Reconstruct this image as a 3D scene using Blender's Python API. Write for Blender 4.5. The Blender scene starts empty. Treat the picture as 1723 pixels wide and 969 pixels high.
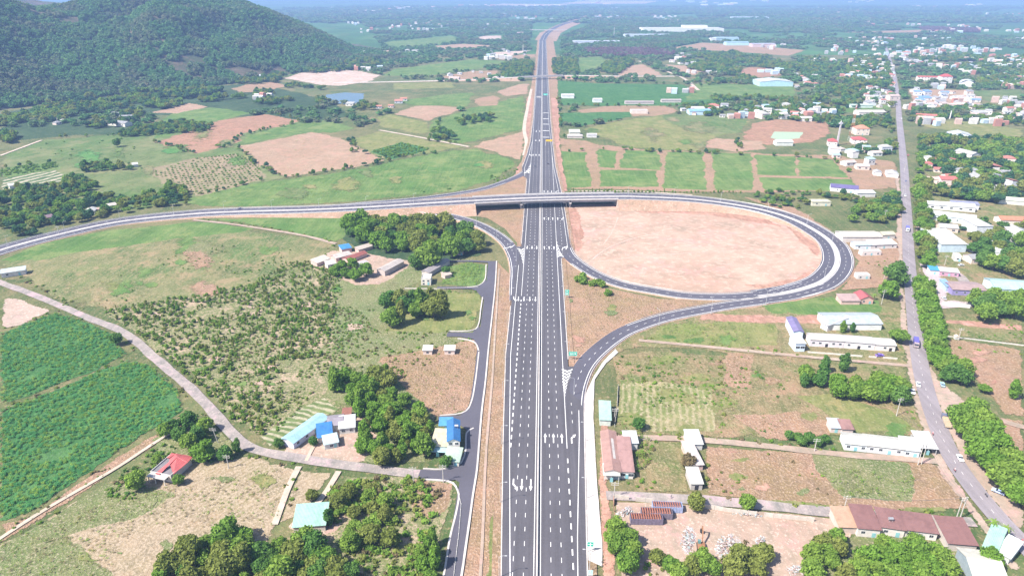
import bpy, bmesh, math, random
import numpy as np
from mathutils import Vector, Matrix, noise
random.seed(7)
S = bpy.context.scene
COL = S.collection

# ---------------------------------------------------------------- camera, sky, sun, exposure
PITCH = math.radians(23.65); YAW = math.radians(2.4)
CAMX, CAMH, FPX = -1.28, 183.2, 1149.0
cam_d = bpy.data.cameras.new('camera'); cam = bpy.data.objects.new('camera', cam_d); COL.objects.link(cam)
cam.location = (CAMX, 0, CAMH)
cam.rotation_euler = (math.pi/2 - PITCH, 0, YAW)
cam_d.sensor_width = 36.0; cam_d.lens = 36.0*FPX/1723.0
cam_d.clip_start = 1.0; cam_d.clip_end = 90000.0
S.camera = cam

SUN_EL = math.radians(50); SUN_AZ = math.radians(238)      # compass bearing of the sun, +Y = north
w = bpy.data.worlds.new('World'); S.world = w; w.use_nodes = True
nt = w.node_tree; nt.nodes.clear()
sky = nt.nodes.new('ShaderNodeTexSky'); sky.sky_type = 'NISHITA'; sky.sun_disc = False
sky.sun_elevation = SUN_EL; sky.sun_rotation = SUN_AZ; sky.altitude = 100
sky.air_density = 1.0; sky.dust_density = 1.5; sky.ozone_density = 1.0
bg = nt.nodes.new('ShaderNodeBackground'); bg.inputs['Strength'].default_value = 0.095
wo = nt.nodes.new('ShaderNodeOutputWorld')
nt.links.new(sky.outputs[0], bg.inputs[0]); nt.links.new(bg.outputs[0], wo.inputs[0])
sl = bpy.data.lights.new('sun', 'SUN'); sl.energy = 4.7; sl.angle = math.radians(0.5); sl.color = (1.0, 0.94, 0.84)
so = bpy.data.objects.new('sun', sl); COL.objects.link(so)
sd = Vector((math.sin(SUN_AZ)*math.cos(SUN_EL), math.cos(SUN_AZ)*math.cos(SUN_EL), math.sin(SUN_EL)))
so.rotation_euler = sd.to_track_quat('Z', 'Y').to_euler(); so.location = (0, 0, 400)
S.view_settings.view_transform = 'Standard'; S.view_settings.look = 'None'
S.view_settings.gamma = 1.0; S.view_settings.exposure = 1.2
S.cycles.max_bounces = 4; S.cycles.diffuse_bounces = 2; S.cycles.glossy_bounces = 2
S.cycles.transmission_bounces = 2; S.cycles.volume_bounces = 0; S.cycles.transparent_max_bounces = 8
S.cycles.use_denoising = True

# ---------------------------------------------------------------- helpers
_f = np.array([-math.sin(YAW)*math.cos(PITCH), math.cos(YAW)*math.cos(PITCH), -math.sin(PITCH)])
_r = np.array([math.cos(YAW), math.sin(YAW), 0.0])
_u = np.cross(_r, _f)
def G(px, py, z=0.0):
    """photo pixel -> point of the place on the level z"""
    d = _f*FPX + _r*(px-861.5) + _u*(484.5-py)
    t = (z-CAMH)/d[2]
    return Vector((CAMX+d[0]*t, d[1]*t, z))
def proj(p):
    v = np.array([p[0]-CAMX, p[1], p[2]-CAMH]); zc = v@_f
    return 861.5+FPX*(v@_r)/zc, 484.5-FPX*(v@_u)/zc
def spx(py): return 0.005*(py+19)          # pixels per metre at a photo row

def tag(o, label=None, cat=None, group=None, kind=None):
    if label: o['label'] = label
    if cat: o['category'] = cat
    if group: o['group'] = group
    if kind: o['kind'] = kind
    return o
def empty(name, loc=(0,0,0), rz=0):
    o = bpy.data.objects.new(name, None); COL.objects.link(o); o.location = loc; o.rotation_euler = (0,0,rz)
    o.empty_display_size = 1; return o
def link(name, me, parent=None, loc=None, rz=None):
    o = bpy.data.objects.new(name, me); COL.objects.link(o)
    if parent: o.parent = parent
    if loc is not None: o.location = loc
    if rz is not None: o.rotation_euler = (0,0,rz)
    return o
class MB:
    """collects shapes into one mesh"""
    def __init__(s): s.v=[]; s.f=[]; s.m=[]
    def quad(s, a,b,c,d, m=0):
        n=len(s.v); s.v += [tuple(a),tuple(b),tuple(c),tuple(d)]; s.f.append((n,n+1,n+2,n+3)); s.m.append(m)
    def poly(s, pts, m=0):
        n=len(s.v); s.v += [tuple(p) for p in pts]; s.f.append(tuple(range(n,n+len(pts)))); s.m.append(m)
    def box(s, x0,x1,y0,y1,z0,z1, m=0, M=None):
        P=[(x0,y0,z0),(x1,y0,z0),(x1,y1,z0),(x0,y1,z0),(x0,y0,z1),(x1,y0,z1),(x1,y1,z1),(x0,y1,z1)]
        if M is not None: P=[tuple(M@Vector(p)) for p in P]
        n=len(s.v); s.v+=P
        for q in ((0,3,2,1),(4,5,6,7),(0,1,5,4),(1,2,6,5),(2,3,7,6),(3,0,4,7)):
            s.f.append(tuple(n+i for i in q)); s.m.append(m)
    def prism(s, prof, y0, y1, m=0, axis='y'):
        """extrude a closed (x,z) profile along y (or (y,z) along x)"""
        k=len(prof); n=len(s.v)
        for t in (y0,y1):
            for a,b in prof: s.v.append((a,t,b) if axis=='y' else (t,a,b))
        s.f.append(tuple(n+i for i in range(k))); s.m.append(m)
        s.f.append(tuple(n+k+i for i in reversed(range(k)))); s.m.append(m)
        for i in range(k):
            j=(i+1)%k; s.f.append((n+i,n+k+i,n+k+j,n+j)); s.m.append(m)
    def tube(s, a, b, r0, r1=None, n=6, m=0):
        a=Vector(a); b=Vector(b); r1=r0 if r1 is None else r1
        d=(b-a).normalized(); x=d.orthogonal().normalized(); y=d.cross(x); k=len(s.v)
        for p,r in ((a,r0),(b,r1)):
            for i in range(n):
                t=2*math.pi*i/n; s.v.append(tuple(p+x*(r*math.cos(t))+y*(r*math.sin(t))))
        for i in range(n):
            j=(i+1)%n; s.f.append((k+i,k+j,k+n+j,k+n+i)); s.m.append(m)
        s.f.append(tuple(k+n+i for i in range(n))); s.m.append(m)
        s.f.append(tuple(k+i for i in reversed(range(n)))); s.m.append(m)
    def ball(s, c, r, m=0, nu=8, nv=5):
        k=len(s.v); c=Vector(c); r=Vector(r) if hasattr(r,'__len__') else Vector((r,r,r))
        for j in range(nv+1):
            ph=math.pi*j/nv
            for i in range(nu):
                t=2*math.pi*i/nu
                s.v.append((c.x+r.x*math.sin(ph)*math.cos(t), c.y+r.y*math.sin(ph)*math.sin(t), c.z+r.z*math.cos(ph)))
        for j in range(nv):
            for i in range(nu):
                i2=(i+1)%nu; s.f.append((k+j*nu+i,k+(j+1)*nu+i,k+(j+1)*nu+i2,k+j*nu+i2)); s.m.append(m)
    def mesh(s, name, mats):
        me=bpy.data.meshes.new(name); me.from_pydata(s.v,[],s.f)
        for mt in (mats if isinstance(mats,(list,tuple)) else [mats]): me.materials.append(mt)
        if any(s.m): me.polygons.foreach_set('material_index', s.m)
        me.update(); return me
    def build(s, name, mats, parent=None, loc=None, rz=None):
        return link(name, s.mesh(name,mats), parent, loc, rz)

# ---------------------------------------------------------------- materials
def newmat(name):
    m=bpy.data.materials.new(name); m.use_nodes=True; t=m.node_tree; t.nodes.clear()
    o=t.nodes.new('ShaderNodeOutputMaterial'); b=t.nodes.new('ShaderNodeBsdfPrincipled')
    t.links.new(b.outputs[0], o.inputs[0]); b.inputs['Specular IOR Level'].default_value=0.3
    return m,t,b
def C4(c): return (c[0],c[1],c[2],1)
def N(t, ty, **kw):
    n=t.nodes.new(ty)
    for k,v in kw.items():
        if hasattr(n,k): setattr(n,k,v)
        else: n.inputs[k].default_value=v
    return n
def mixc(t, fac, a, b):
    n=t.nodes.new('ShaderNodeMix'); n.data_type='RGBA'
    for sock,val in ((n.inputs[0],fac),(n.inputs[6],a),(n.inputs[7],b)):
        if isinstance(val,bpy.types.NodeSocket): t.links.new(val,sock)
        elif isinstance(val,(int,float)): sock.default_value=val
        else: sock.default_value=C4(val)
    return n.outputs[2]
def ramp(t, src, lo, hi):
    n=t.nodes.new('ShaderNodeMapRange'); n.inputs[1].default_value=lo; n.inputs[2].default_value=hi
    t.links.new(src,n.inputs[0]); return n.outputs[0]
def math_(t, op, a, b=None):
    n=t.nodes.new('ShaderNodeMath'); n.operation=op
    for i,v in enumerate((a,b)):
        if v is None: continue
        if isinstance(v,bpy.types.NodeSocket): t.links.new(v,n.inputs[i])
        else: n.inputs[i].default_value=v
    return n.outputs[0]
def nz(t, vec, scale, detail=3, rough=0.6, off=0):
    n=t.nodes.new('ShaderNodeTexNoise'); n.inputs['Scale'].default_value=scale
    n.inputs['Detail'].default_value=detail; n.inputs['Roughness'].default_value=rough
    if off:
        v=t.nodes.new('ShaderNodeVectorMath'); v.operation='ADD'; v.inputs[1].default_value=(off*13.1,off*7.7,off*3.3)
        t.links.new(vec,v.inputs[0]); vec=v.outputs[0]
    t.links.new(vec,n.inputs['Vector']); return n.outputs['Fac']
_cnt=[0]
def field_mat(name, base, patch, fleck=None, big=0.02, mid=0.15, fine=0.9, fl=(0.55,0.68), pl=(0.42,0.6), rows=None, bump=0.6, rough=1.0, soil=None, furrow=0.45):
    """ground cover: broad patches, mid-size mottling, fine flecks, optional planting rows (angle deg, spacing m, colour, strength)"""
    _cnt[0]+=1; off=_cnt[0]
    m,t,b=newmat(name); g=N(t,'ShaderNodeNewGeometry').outputs['Position']
    n1=nz(t,g,big,4,0.65,off); n2=nz(t,g,mid,4,0.65,off+3); n3=nz(t,g,fine,3,0.7,off+5)
    c=mixc(t, ramp(t,n1,pl[0],pl[1]), base, patch)
    c=mixc(t, math_(t,'MULTIPLY',ramp(t,n2,0.36,0.66),0.75), c, [base[0]*0.5,base[1]*0.58,base[2]*0.55])
    fm=N(t,'ShaderNodeMapping'); fm.inputs['Rotation'].default_value=(0,0,off*1.7); fm.inputs['Scale'].default_value=(0.35,0.02,1); t.links.new(g,fm.inputs['Vector'])
    c=mixc(t, math_(t,'MULTIPLY',ramp(t,nz(t,fm.outputs[0],1.0,4,0.7),0.45,0.7),furrow), c, [patch[0]*1.25,patch[1]*1.15,patch[2]*1.2])
    n4=nz(t,g,big*2.6,5,0.75,off+11); c=mixc(t, math_(t,'MULTIPLY',ramp(t,n4,0.53,0.62),0.6), c, [patch[0]*1.35,patch[1]*1.1,patch[2]*1.3])
    if soil: c=mixc(t, ramp(t,nz(t,g,mid*0.7,5,0.75,off+9),0.54,0.62), c, soil)
    if rows:
        ang,sp,rc,st=rows
        mp=N(t,'ShaderNodeMapping'); mp.inputs['Rotation'].default_value=(0,0,math.radians(ang)); t.links.new(g,mp.inputs['Vector'])
        sx=N(t,'ShaderNodeSeparateXYZ'); t.links.new(mp.outputs[0],sx.inputs[0])
        wob=math_(t,'MULTIPLY',math_(t,'SUBTRACT',n2,0.5),sp*1.2)
        x=math_(t,'ADD',sx.outputs[0],wob)
        s=math_(t,'SINE',math_(t,'MULTIPLY',x,2*math.pi/sp))
        s=math_(t,'MULTIPLY',ramp(t,s,-0.3,0.7),ramp(t,n3,0.2,0.55))
        c=mixc(t, math_(t,'MULTIPLY',s,st), c, rc)
    if fleck: c=mixc(t, ramp(t,n3,fl[0],fl[1]), c, fleck)
    # fine tonal grain
    c=mixc(t, math_(t,'MULTIPLY',ramp(t,nz(t,g,2.2,2,0.7,off+7),0.3,0.7),0.35), c, [x*0.5 for x in base])
    t.links.new(c,b.inputs['Base Color']); b.inputs['Roughness'].default_value=rough; b.inputs['Specular IOR Level'].default_value=0.1
    # the cover thins out raggedly towards its own edge ('fade' is 1 on the rim, 0 inside)
    fa=N(t,'ShaderNodeAttribute',attribute_name='fade').outputs['Fac']
    th=math_(t,'ADD',math_(t,'MULTIPLY',ramp(t,nz(t,g,max(0.12,mid*1.3),5,0.8,off+15),0.3,0.7),1.0),0.02)
    t.links.new(math_(t,'GREATER_THAN',th,fa),b.inputs['Alpha'])
    if bump:
        bn=N(t,'ShaderNodeBump'); bn.inputs['Strength'].default_value=bump; bn.inputs['Distance'].default_value=1.0
        t.links.new(n3,bn.inputs['Height']); t.links.new(bn.outputs[0],b.inputs['Normal'])
    return m
def solid(name, c, rough=0.7, var=0.25, scale=0.6, metal=0, spec=0.3, obj=False, dark=None, streak=False):
    m,t,b=newmat(name)
    g=(N(t,'ShaderNodeTexCoord').outputs['Object'] if obj else N(t,'ShaderNodeNewGeometry').outputs['Position'])
    n=nz(t,g,scale,5,0.7,len(name)); d=dark or [x*(1-var*1.6) for x in c]
    col=mixc(t,ramp(t,n,0.4,0.72),c,d)
    n2=nz(t,g,scale*6,3,0.7,2); col=mixc(t,math_(t,'MULTIPLY',ramp(t,n2,0.45,0.75),var),col,[x*0.6 for x in c])
    t.links.new(col,b.inputs['Base Color']); b.inputs['Roughness'].default_value=rough; b.inputs['Metallic'].default_value=metal
    b.inputs['Specular IOR Level'].default_value=spec
    return m
_rm={}
def roofmat(c, sheet=True):
    """corrugated metal / tile roof with stains, ridges run down the slope (object Y)"""
    key=(tuple(round(x,3) for x in c),sheet)
    if key in _rm: return _rm[key]
    m,t,b=newmat('roof_sheet' if sheet else 'roof_tile'); tc=N(t,'ShaderNodeTexCoord').outputs['Object']
    oi=N(t,'ShaderNodeObjectInfo')
    v=t.nodes.new('ShaderNodeVectorMath'); v.operation='ADD'; t.links.new(tc,v.inputs[0]); t.links.new(oi.outputs['Location'],v.inputs[1])
    n=nz(t,v.outputs[0],0.35,5,0.7); n2=nz(t,v.outputs[0],2.5,3,0.7,4)
    col=mixc(t,ramp(t,n,0.45,0.75),c,[x*0.68 for x in c]); col=mixc(t,math_(t,'MULTIPLY',ramp(t,n2,0.5,0.75),0.3),col,(0.18,0.13,0.1))
    sx=N(t,'ShaderNodeSeparateXYZ'); t.links.new(tc,sx.inputs[0])
    # sheet seams across the slope, every metre a slightly different sheet
    fl=math_(t,'FLOOR',math_(t,'MULTIPLY',sx.outputs[0],0.9)); wn=N(t,'ShaderNodeTexWhiteNoise',noise_dimensions='1D'); t.links.new(fl,wn.inputs['W'])
    col=mixc(t,math_(t,'MULTIPLY',wn.outputs['Value'],0.22),col,[x*0.6 for x in c])
    t.links.new(col,b.inputs['Base Color']); b.inputs['Roughness'].default_value=0.45 if sheet else 0.8
    s=math_(t,'SINE',math_(t,'MULTIPLY',sx.outputs[0],2*math.pi/0.5))
    bn=N(t,'ShaderNodeBump'); bn.inputs['Strength'].default_value=0.5; bn.inputs['Distance'].default_value=0.08
    t.links.new(s,bn.inputs['Height']); t.links.new(bn.outputs[0],b.inputs['Normal'])
    _rm[key]=m; return m

def asphalt(name,c,streak=True):
    m,t,b=newmat(name); g=N(t,'ShaderNodeNewGeometry').outputs['Position']
    mp=N(t,'ShaderNodeMapping'); mp.inputs['Scale'].default_value=(0.55,0.012,1); t.links.new(g,mp.inputs['Vector'])
    n=nz(t,mp.outputs[0],1.0,4,0.6); n2=nz(t,g,0.035,5,0.7,3); n3=nz(t,g,1.5,2,0.7,6)
    col=mixc(t,ramp(t,n2,0.35,0.7),c,[x*1.28 for x in c])
    if streak: col=mixc(t,math_(t,'MULTIPLY',ramp(t,n,0.4,0.66),0.6),col,[x*0.66 for x in c])
    col=mixc(t,math_(t,'MULTIPLY',ramp(t,n3,0.4,0.75),0.25),col,[x*1.6 for x in c])
    t.links.new(col,b.inputs['Base Color']); b.inputs['Roughness'].default_value=0.7; return m
ASPH=asphalt('asphalt',(0.078,0.073,0.084))
ASPH2=asphalt('asphalt_new',(0.072,0.068,0.086),False)
ASPHO=asphalt('asphalt_worn',(0.21,0.185,0.2))
CONC=solid('concrete',(0.4,0.36,0.34),0.85,0.25,0.15)
CONCW=solid('concrete_pale',(0.5,0.46,0.44),0.85,0.2,0.2)
PAINT=solid('road_paint',(0.78,0.77,0.76),0.6,0.12,0.8)
DIRT=field_mat('dirt_road',(0.42,0.33,0.27),(0.34,0.25,0.2),None,0.05,0.3,1.2,bump=0.2)
PATH=field_mat('pale_path',(0.55,0.47,0.4),(0.45,0.36,0.28),None,0.05,0.3,1.2,bump=0.2)
VROAD=field_mat('village_road',(0.29,0.25,0.245),(0.35,0.3,0.28),(0.4,0.35,0.31),0.03,0.2,0.8,bump=0.15)
PATHS=field_mat('soft_path',(0.52,0.39,0.32),(0.46,0.33,0.27),None,0.05,0.3,1.2,bump=0.0)
DRY=field_mat('dry_grass_soil',(0.36,0.22,0.155),(0.25,0.185,0.095),(0.45,0.33,0.25),0.03,0.2,1.0,fl=(0.5,0.68),bump=0.9)
REDD=field_mat('red_soil',(0.36,0.2,0.15),(0.44,0.28,0.21),(0.3,0.14,0.1),0.03,0.2,0.7,bump=0.5)
PINK=field_mat('bare_pink_soil',(0.46,0.32,0.255),(0.38,0.25,0.19),(0.52,0.39,0.32),0.016,0.05,0.22,fl=(0.5,0.75),pl=(0.4,0.66),bump=0.3,furrow=0.12)

def inpoly(x,y,P):
    c=False; n=len(P)
    for i in range(n):
        x1,y1=P[i]; x2,y2=P[(i+1)%n]
        if (y1>y)!=(y2>y) and x<(x2-x1)*(y-y1)/(y2-y1)+x1: c=not c
    return c
# ---------------------------------------------------------------- ground sheets
MEADOW=field_mat('meadow',(0.09,0.16,0.045),(0.17,0.19,0.085),(0.2,0.19,0.1),0.008,0.05,0.4,bump=0.5)
BASEG=field_mat('farmland',(0.085,0.13,0.045),(0.18,0.165,0.08),(0.28,0.21,0.13),0.01,0.04,0.5,bump=0.8)
GREEN=field_mat('green_crop',(0.09,0.175,0.045),(0.165,0.22,0.075),(0.15,0.2,0.08),0.018,0.06,0.5,fl=(0.55,0.75),pl=(0.4,0.62),bump=0.8)
GREEND=field_mat('dark_crop',(0.05,0.145,0.045),(0.075,0.175,0.055),(0.09,0.17,0.07),0.03,0.12,0.6,bump=0.9)
GREENB=field_mat('fresh_green',(0.07,0.2,0.05),(0.12,0.23,0.07),(0.17,0.25,0.1),0.02,0.07,0.6,bump=0.7)
YGREEN=field_mat('yellow_green_field',(0.17,0.2,0.065),(0.22,0.21,0.09),(0.27,0.25,0.13),0.02,0.1,0.6,bump=0.6)
TAN=field_mat('tan_field',(0.37,0.255,0.18),(0.31,0.2,0.135),(0.44,0.34,0.25),0.02,0.1,0.6,rows=(60,6,(0.3,0.2,0.14),0.6),bump=0.4)
BROWN=field_mat('ploughed_field',(0.26,0.14,0.09),(0.31,0.17,0.11),(0.38,0.26,0.18),0.03,0.1,0.6,rows=(75,6,(0.42,0.29,0.2),0.6),bump=0.4)
STUB=field_mat('stubble',(0.32,0.24,0.165),(0.24,0.205,0.11),(0.41,0.33,0.245),0.03,0.15,1.1,fl=(0.46,0.62),rows=(35,2.2,(0.42,0.34,0.26),0.35),bump=0.5)
STUBG=field_mat('green_stubble',(0.2,0.2,0.09),(0.12,0.18,0.06),(0.4,0.34,0.24),0.03,0.12,1.2,fl=(0.5,0.68),bump=0.8)
SCRUB=field_mat('scrub_ground',(0.17,0.19,0.08),(0.12,0.16,0.05),(0.4,0.31,0.22),0.03,0.12,0.9,fl=(0.46,0.64),soil=(0.42,0.31,0.235),bump=0.8)
OLIVE=field_mat('olive_meadow',(0.1,0.165,0.05),(0.27,0.22,0.12),(0.35,0.28,0.18),0.016,0.05,0.8,fl=(0.5,0.7),pl=(0.38,0.62),bump=0.8)
RMEAD=field_mat('right_meadow',(0.13,0.175,0.055),(0.28,0.2,0.12),(0.38,0.3,0.19),0.022,0.09,0.9,fl=(0.5,0.7),bump=0.9)
ROWS=field_mat('row_crop',(0.17,0.2,0.07),(0.24,0.23,0.11),(0.42,0.35,0.25),0.03,0.15,0.6,rows=(8,3.0,(0.4,0.32,0.22),0.6),bump=0.6)
ORCH=field_mat('orchard_soil',(0.3,0.22,0.15),(0.2,0.2,0.1),(0.4,0.3,0.22),0.02,0.1,0.6,bump=0.6)
BEDS=field_mat('garden_beds',(0.07,0.13,0.05),(0.1,0.15,0.06),None,0.02,0.1,0.6,rows=(20,11,(0.5,0.42,0.34),0.95),bump=0.4)
BEDS2=field_mat('garden_beds_near',(0.12,0.17,0.06),(0.16,0.2,0.08),None,0.02,0.1,0.6,rows=(108,3.6,(0.44,0.38,0.29),0.85),bump=0.5)
FOREST=field_mat('forest_floor',(0.04,0.075,0.035),(0.06,0.1,0.045),(0.1,0.12,0.06),0.006,0.03,0.2,bump=0.5)
HILLM=field_mat('hill_soil',(0.06,0.085,0.045),(0.15,0.11,0.08),(0.05,0.08,0.04),0.008,0.03,0.2,bump=0.5)
YARD=field_mat('yard',(0.42,0.31,0.25),(0.34,0.24,0.19),(0.5,0.4,0.34),0.03,0.15,0.8,bump=0.3)
PLAIN=field_mat('distant_plain',(0.045,0.11,0.04),(0.075,0.18,0.055),(0.14,0.12,0.075),0.0015,0.004,0.02,fl=(0.6,0.68),pl=(0.45,0.52),bump=0.0)
WHITES=field_mat('white_ground',(0.44,0.33,0.27),(0.52,0.42,0.36),None,0.03,0.15,0.8,bump=0.2)

mb=MB(); xs=[-60000,-6000,-2500,-1200,-400,400,1200,2500,6000,60000]; ys=[-3000,0,500,1200,2200,5000,20000,80000]
for i in range(len(xs)-1):
    for j in range(len(ys)-1): mb.quad((xs[i],ys[j],0),(xs[i+1],ys[j],0),(xs[i+1],ys[j+1],0),(xs[i],ys[j+1],0), 0 if ys[j]<2200 else 1)
tag(mb.build('ground',[BASEG,PLAIN]),kind='structure')

_layer=[0]; SHEETS=[]
def sheet(name, pts, mat, jit=1.0, z=None, kind='structure'):
    """a patch of ground cover from photo corners; irregular edge"""
    _layer[0]+=1; z=0.02+0.0018*_layer[0] if z is None else z
    P=[G(x,y) for x,y in pts]; out=[]; n=len(P)
    if name not in ('forest_floor','meadow','town_floor'): SHEETS.append(np.array([[p.x,p.y] for p in P]))
    for i in range(n):
        a=P[i]; b=P[(i+1)%n]; L=(b-a).length; d=(a.length+b.length)/2
        st=max(4.0, d*0.012); k=max(1,int(L/st))
        if k>60: k=60
        nn=Vector((-(b-a).y,(b-a).x,0)).normalized()
        for q in range(k):
            p=a.lerp(b,q/k); am=jit*min(2.2, d*0.0022)
            e=noise.noise(Vector((p.x*0.05,p.y*0.05,3)))*am*3.2+random.uniform(-am,am)*0.8
            out.append((p.x+nn.x*e,p.y+nn.y*e,z))
    if jit>0.45 and mat.node_tree.nodes.get('Attribute'):
        pa=np.array([[q[0],q[1]] for q in out]); nn_=len(pa); dist=float(np.hypot(pa[:,0],pa[:,1]).mean())
        xs_,ys_=pa[:,0],pa[:,1]; area=abs(np.dot(xs_,np.roll(ys_,1))-np.dot(ys_,np.roll(xs_,1)))/2
        w=min(max(1.3,dist*0.0045*min(jit,1.0)),math.sqrt(area)*0.08); soft=name=='grass_patch'
        if soft: w=math.sqrt(area)*.38
        sp=max(w*(.3 if soft else 1.0),math.sqrt(area/1200))
        gx,gy=np.meshgrid(np.arange(xs_.min(),xs_.max(),sp),np.arange(ys_.min(),ys_.max(),sp)); gx=gx.ravel();gy=gy.ravel()
        A_=pa; B_=np.roll(pa,-1,0); best=np.full(len(gx),1e9); ins=np.zeros(len(gx),bool)
        for (x1,y1),(x2,y2) in zip(A_,B_):
            ex,ey=x2-x1,y2-y1; L2=ex*ex+ey*ey+1e-9; t_=np.clip(((gx-x1)*ex+(gy-y1)*ey)/L2,0,1); best=np.minimum(best,np.hypot(gx-x1-t_*ex,gy-y1-t_*ey))
            if y1!=y2: ins^=((y1>gy)!=(y2>gy))&(gx<(x2-x1)*(gy-y1)/(y2-y1)+x1)
        k_=ins&(best>w*(0.25 if soft else 0.8)); fd=np.clip(1-best/w,0,1)[k_]
        from mathutils.geometry import delaunay_2d_cdt
        vs=[Vector((x,y)) for x,y in pa]+[Vector((x,y)) for x,y in zip(gx[k_],gy[k_])]
        rv,re_,rf,ov_,oe_,of_=delaunay_2d_cdt(vs,[],[list(range(nn_))],1,1e-4)
        me=bpy.data.meshes.new(name); me.from_pydata([(v.x,v.y,z) for v in rv],[],[tuple(q) for q in rf]); me.materials.append(mat)
        at=me.attributes.new('fade','FLOAT','POINT'); at.data.foreach_set('value',[1.0 if not src or min(src)<nn_ else float(fd[src[0]-nn_]) for src in ov_]); me.update()
        o=link(name,me); o['kind']=kind; return o
    m=MB(); m.poly(out); o=m.build(name,mat)
    bm=bmesh.new(); bm.from_mesh(o.data); bmesh.ops.triangulate(bm,faces=bm.faces[:]); bm.normal_update()
    for f in bm.faces:
        if f.normal.z<0: f.normal_flip()
    bm.to_mesh(o.data); bm.free()
    o['kind']=kind
    return o
# left far side (from the hill foot to the overpass road)
sheet('meadow',[(0,262),(60,236),(205,226),(340,212),(520,195),(560,205),(480,300),(300,345),(100,372),(0,395)],MEADOW)
sheet('forest_floor',[(0,190),(150,165),(300,152),(420,140),(480,150),(560,170),(600,195),(540,205),(330,195),(240,195),(235,225),(80,232),(0,240)],FOREST)
sheet('green_field',[(240,215),(290,190),(360,180),(430,190),(365,205),(320,220),(260,235)],GREEN)
sheet('pale_field',[(248,190),(322,172),(352,180),(300,192)],TAN)
sheet('ploughed_field',[(260,240),(365,203),(445,192),(512,203),(480,212),(410,225),(405,240),(378,248),(330,260),(290,255)],BROWN)
sheet('tan_field',[(400,246),(470,232),(525,222),(575,232),(652,270),(600,283),(540,290),(478,300),(435,280)],TAN)
sheet('green_field',[(405,243),(412,227),(490,208),(560,205),(600,215),(560,225),(520,222),(470,232)],GREEN)
sheet('orchard_ground',[(240,288),(330,265),(400,258),(440,280),(450,302),(330,332),(300,325)],ORCH)
sheet('crop_rows',[(0,283),(95,272),(105,285),(0,300)],GREEN)
sheet('garden_beds',[(0,300),(100,284),(115,305),(95,318),(0,325)],BEDS)
sheet('large_green_field',[(310,346),(300,338),(430,307),(560,291),(760,252),(800,250),(868,270),(868,280),(835,303),(762,324),(560,343),(400,349)],GREEN)
sheet('yellow_green_field',[(590,235),(640,220),(785,248),(720,258),(640,268),(590,240)],YGREEN)
sheet('dark_crop',[(622,255),(675,238),(726,251),(700,260),(652,270)],GREEND)
sheet('yellow_green_field',[(632,198),(655,192),(722,206),(725,222),(715,228),(640,215)],YGREEN)
sheet('tan_field',[(659,192),(700,178),(740,178),(792,182),(740,197),(722,205)],TAN)
sheet('dark_crop',[(718,236),(722,205),(790,182),(885,160),(886,217),(780,243)],GREEN)
sheet('tan_field',[(789,246),(884,219),(886,240),(878,270),(864,268),(810,250)],TAN)
sheet('green_field',[(660,170),(740,160),(800,155),(790,182),(740,178),(700,178)],GREEN)
sheet('pond',[(548,160),(580,156),(612,158),(610,172),(585,176),(550,172)],solid('pond_water',(0.05,0.09,0.12),0.08,0.1,0.02,spec=0.6),0.4)
sheet('building_site',[(475,132),(505,123),(560,117),(610,120),(642,127),(628,137),(570,146),(530,143)],WHITES)
sheet('brown_field',[(385,150),(410,143),(460,138),(490,145),(440,155),(400,157)],DRY)
sheet('green_field',[(440,125),(500,119),(505,124),(470,132)],GREEN)
sheet('green_field',[(660,117),(790,100),(860,103),(840,112),(760,122),(720,130),(640,128)],GREEN)
sheet('yellow_green_field',[(655,140),(760,138),(770,148),(660,152)],YGREEN)
sheet('brown_field',[(735,130),(790,120),(840,119),(842,129),(780,137)],DRY)
sheet('green_field',[(848,112),(895,100),(897,128),(845,130)],GREEN)
sheet('tan_field',[(832,155),(870,142),(892,141),(890,158),(850,163)],TAN)
sheet('brown_field',[(795,168),(830,160),(845,165),(840,178),(800,180)],DRY)
sheet('green_field',[(640,72),(760,60),(775,66),(760,74),(660,82)],GREEN)
sheet('sand_yard',[(790,67),(810,61),(845,60),(852,67),(820,70)],WHITES)
sheet('building_site',[(722,78),(780,74),(830,77),(826,82),(740,84)],TAN)
sheet('building_site',[(815,95),(830,88),(872,86),(900,84),(860,95)],WHITES)
sheet('brown_field',[(830,100),(880,92),(905,92),(905,97),(860,103)],DRY)
# right far side
sheet('green_field',[(930,135),(975,138),(1000,140),(1145,142),(1185,155),(1240,150),(1240,175),(1100,180),(940,178)],GREEND)
sheet('green_field',[(1166,142),(1200,140),(1337,145),(1345,166),(1210,168),(1150,170)],GREEN)
sheet('green_field',[(1320,182),(1500,176),(1502,188),(1340,192)],GREEN)
sheet('brown_field',[(972,186),(1020,178),(1120,178),(1150,188),(1110,196),(1050,197),(975,193)],DRY)
sheet('dark_crop',[(938,190),(1060,188),(1065,197),(1010,208),(975,214),(938,208)],GREEND)
sheet('yellow_field',[(978,218),(1040,203),(1110,193),(1230,195),(1265,205),(1240,225),(1190,236),(1180,256),(1060,250),(1005,228)],YGREEN)
sheet('green_field',[(1110,193),(1235,193),(1262,203),(1250,222),(1200,228),(1130,210)],MEADOW)
sheet('brown_lot',[(1245,235),(1265,208),(1300,201),(1395,206),(1400,225),(1370,240),(1290,245)],BROWN)
sheet('grass_pitch',[(1295,232),(1303,222),(1352,223),(1345,233),(1310,236)],solid('pitch',(0.32,0.42,0.3),0.9),0.3)
sheet('sandy_ground',[(1180,248),(1190,236),(1205,232),(1285,238),(1292,252),(1240,256)],TAN)
sheet('pink_soil',[(938,232),(985,236),(1010,243),(1100,252),(1430,262),(1442,322),(1240,326),(950,318)],DRY)
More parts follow.
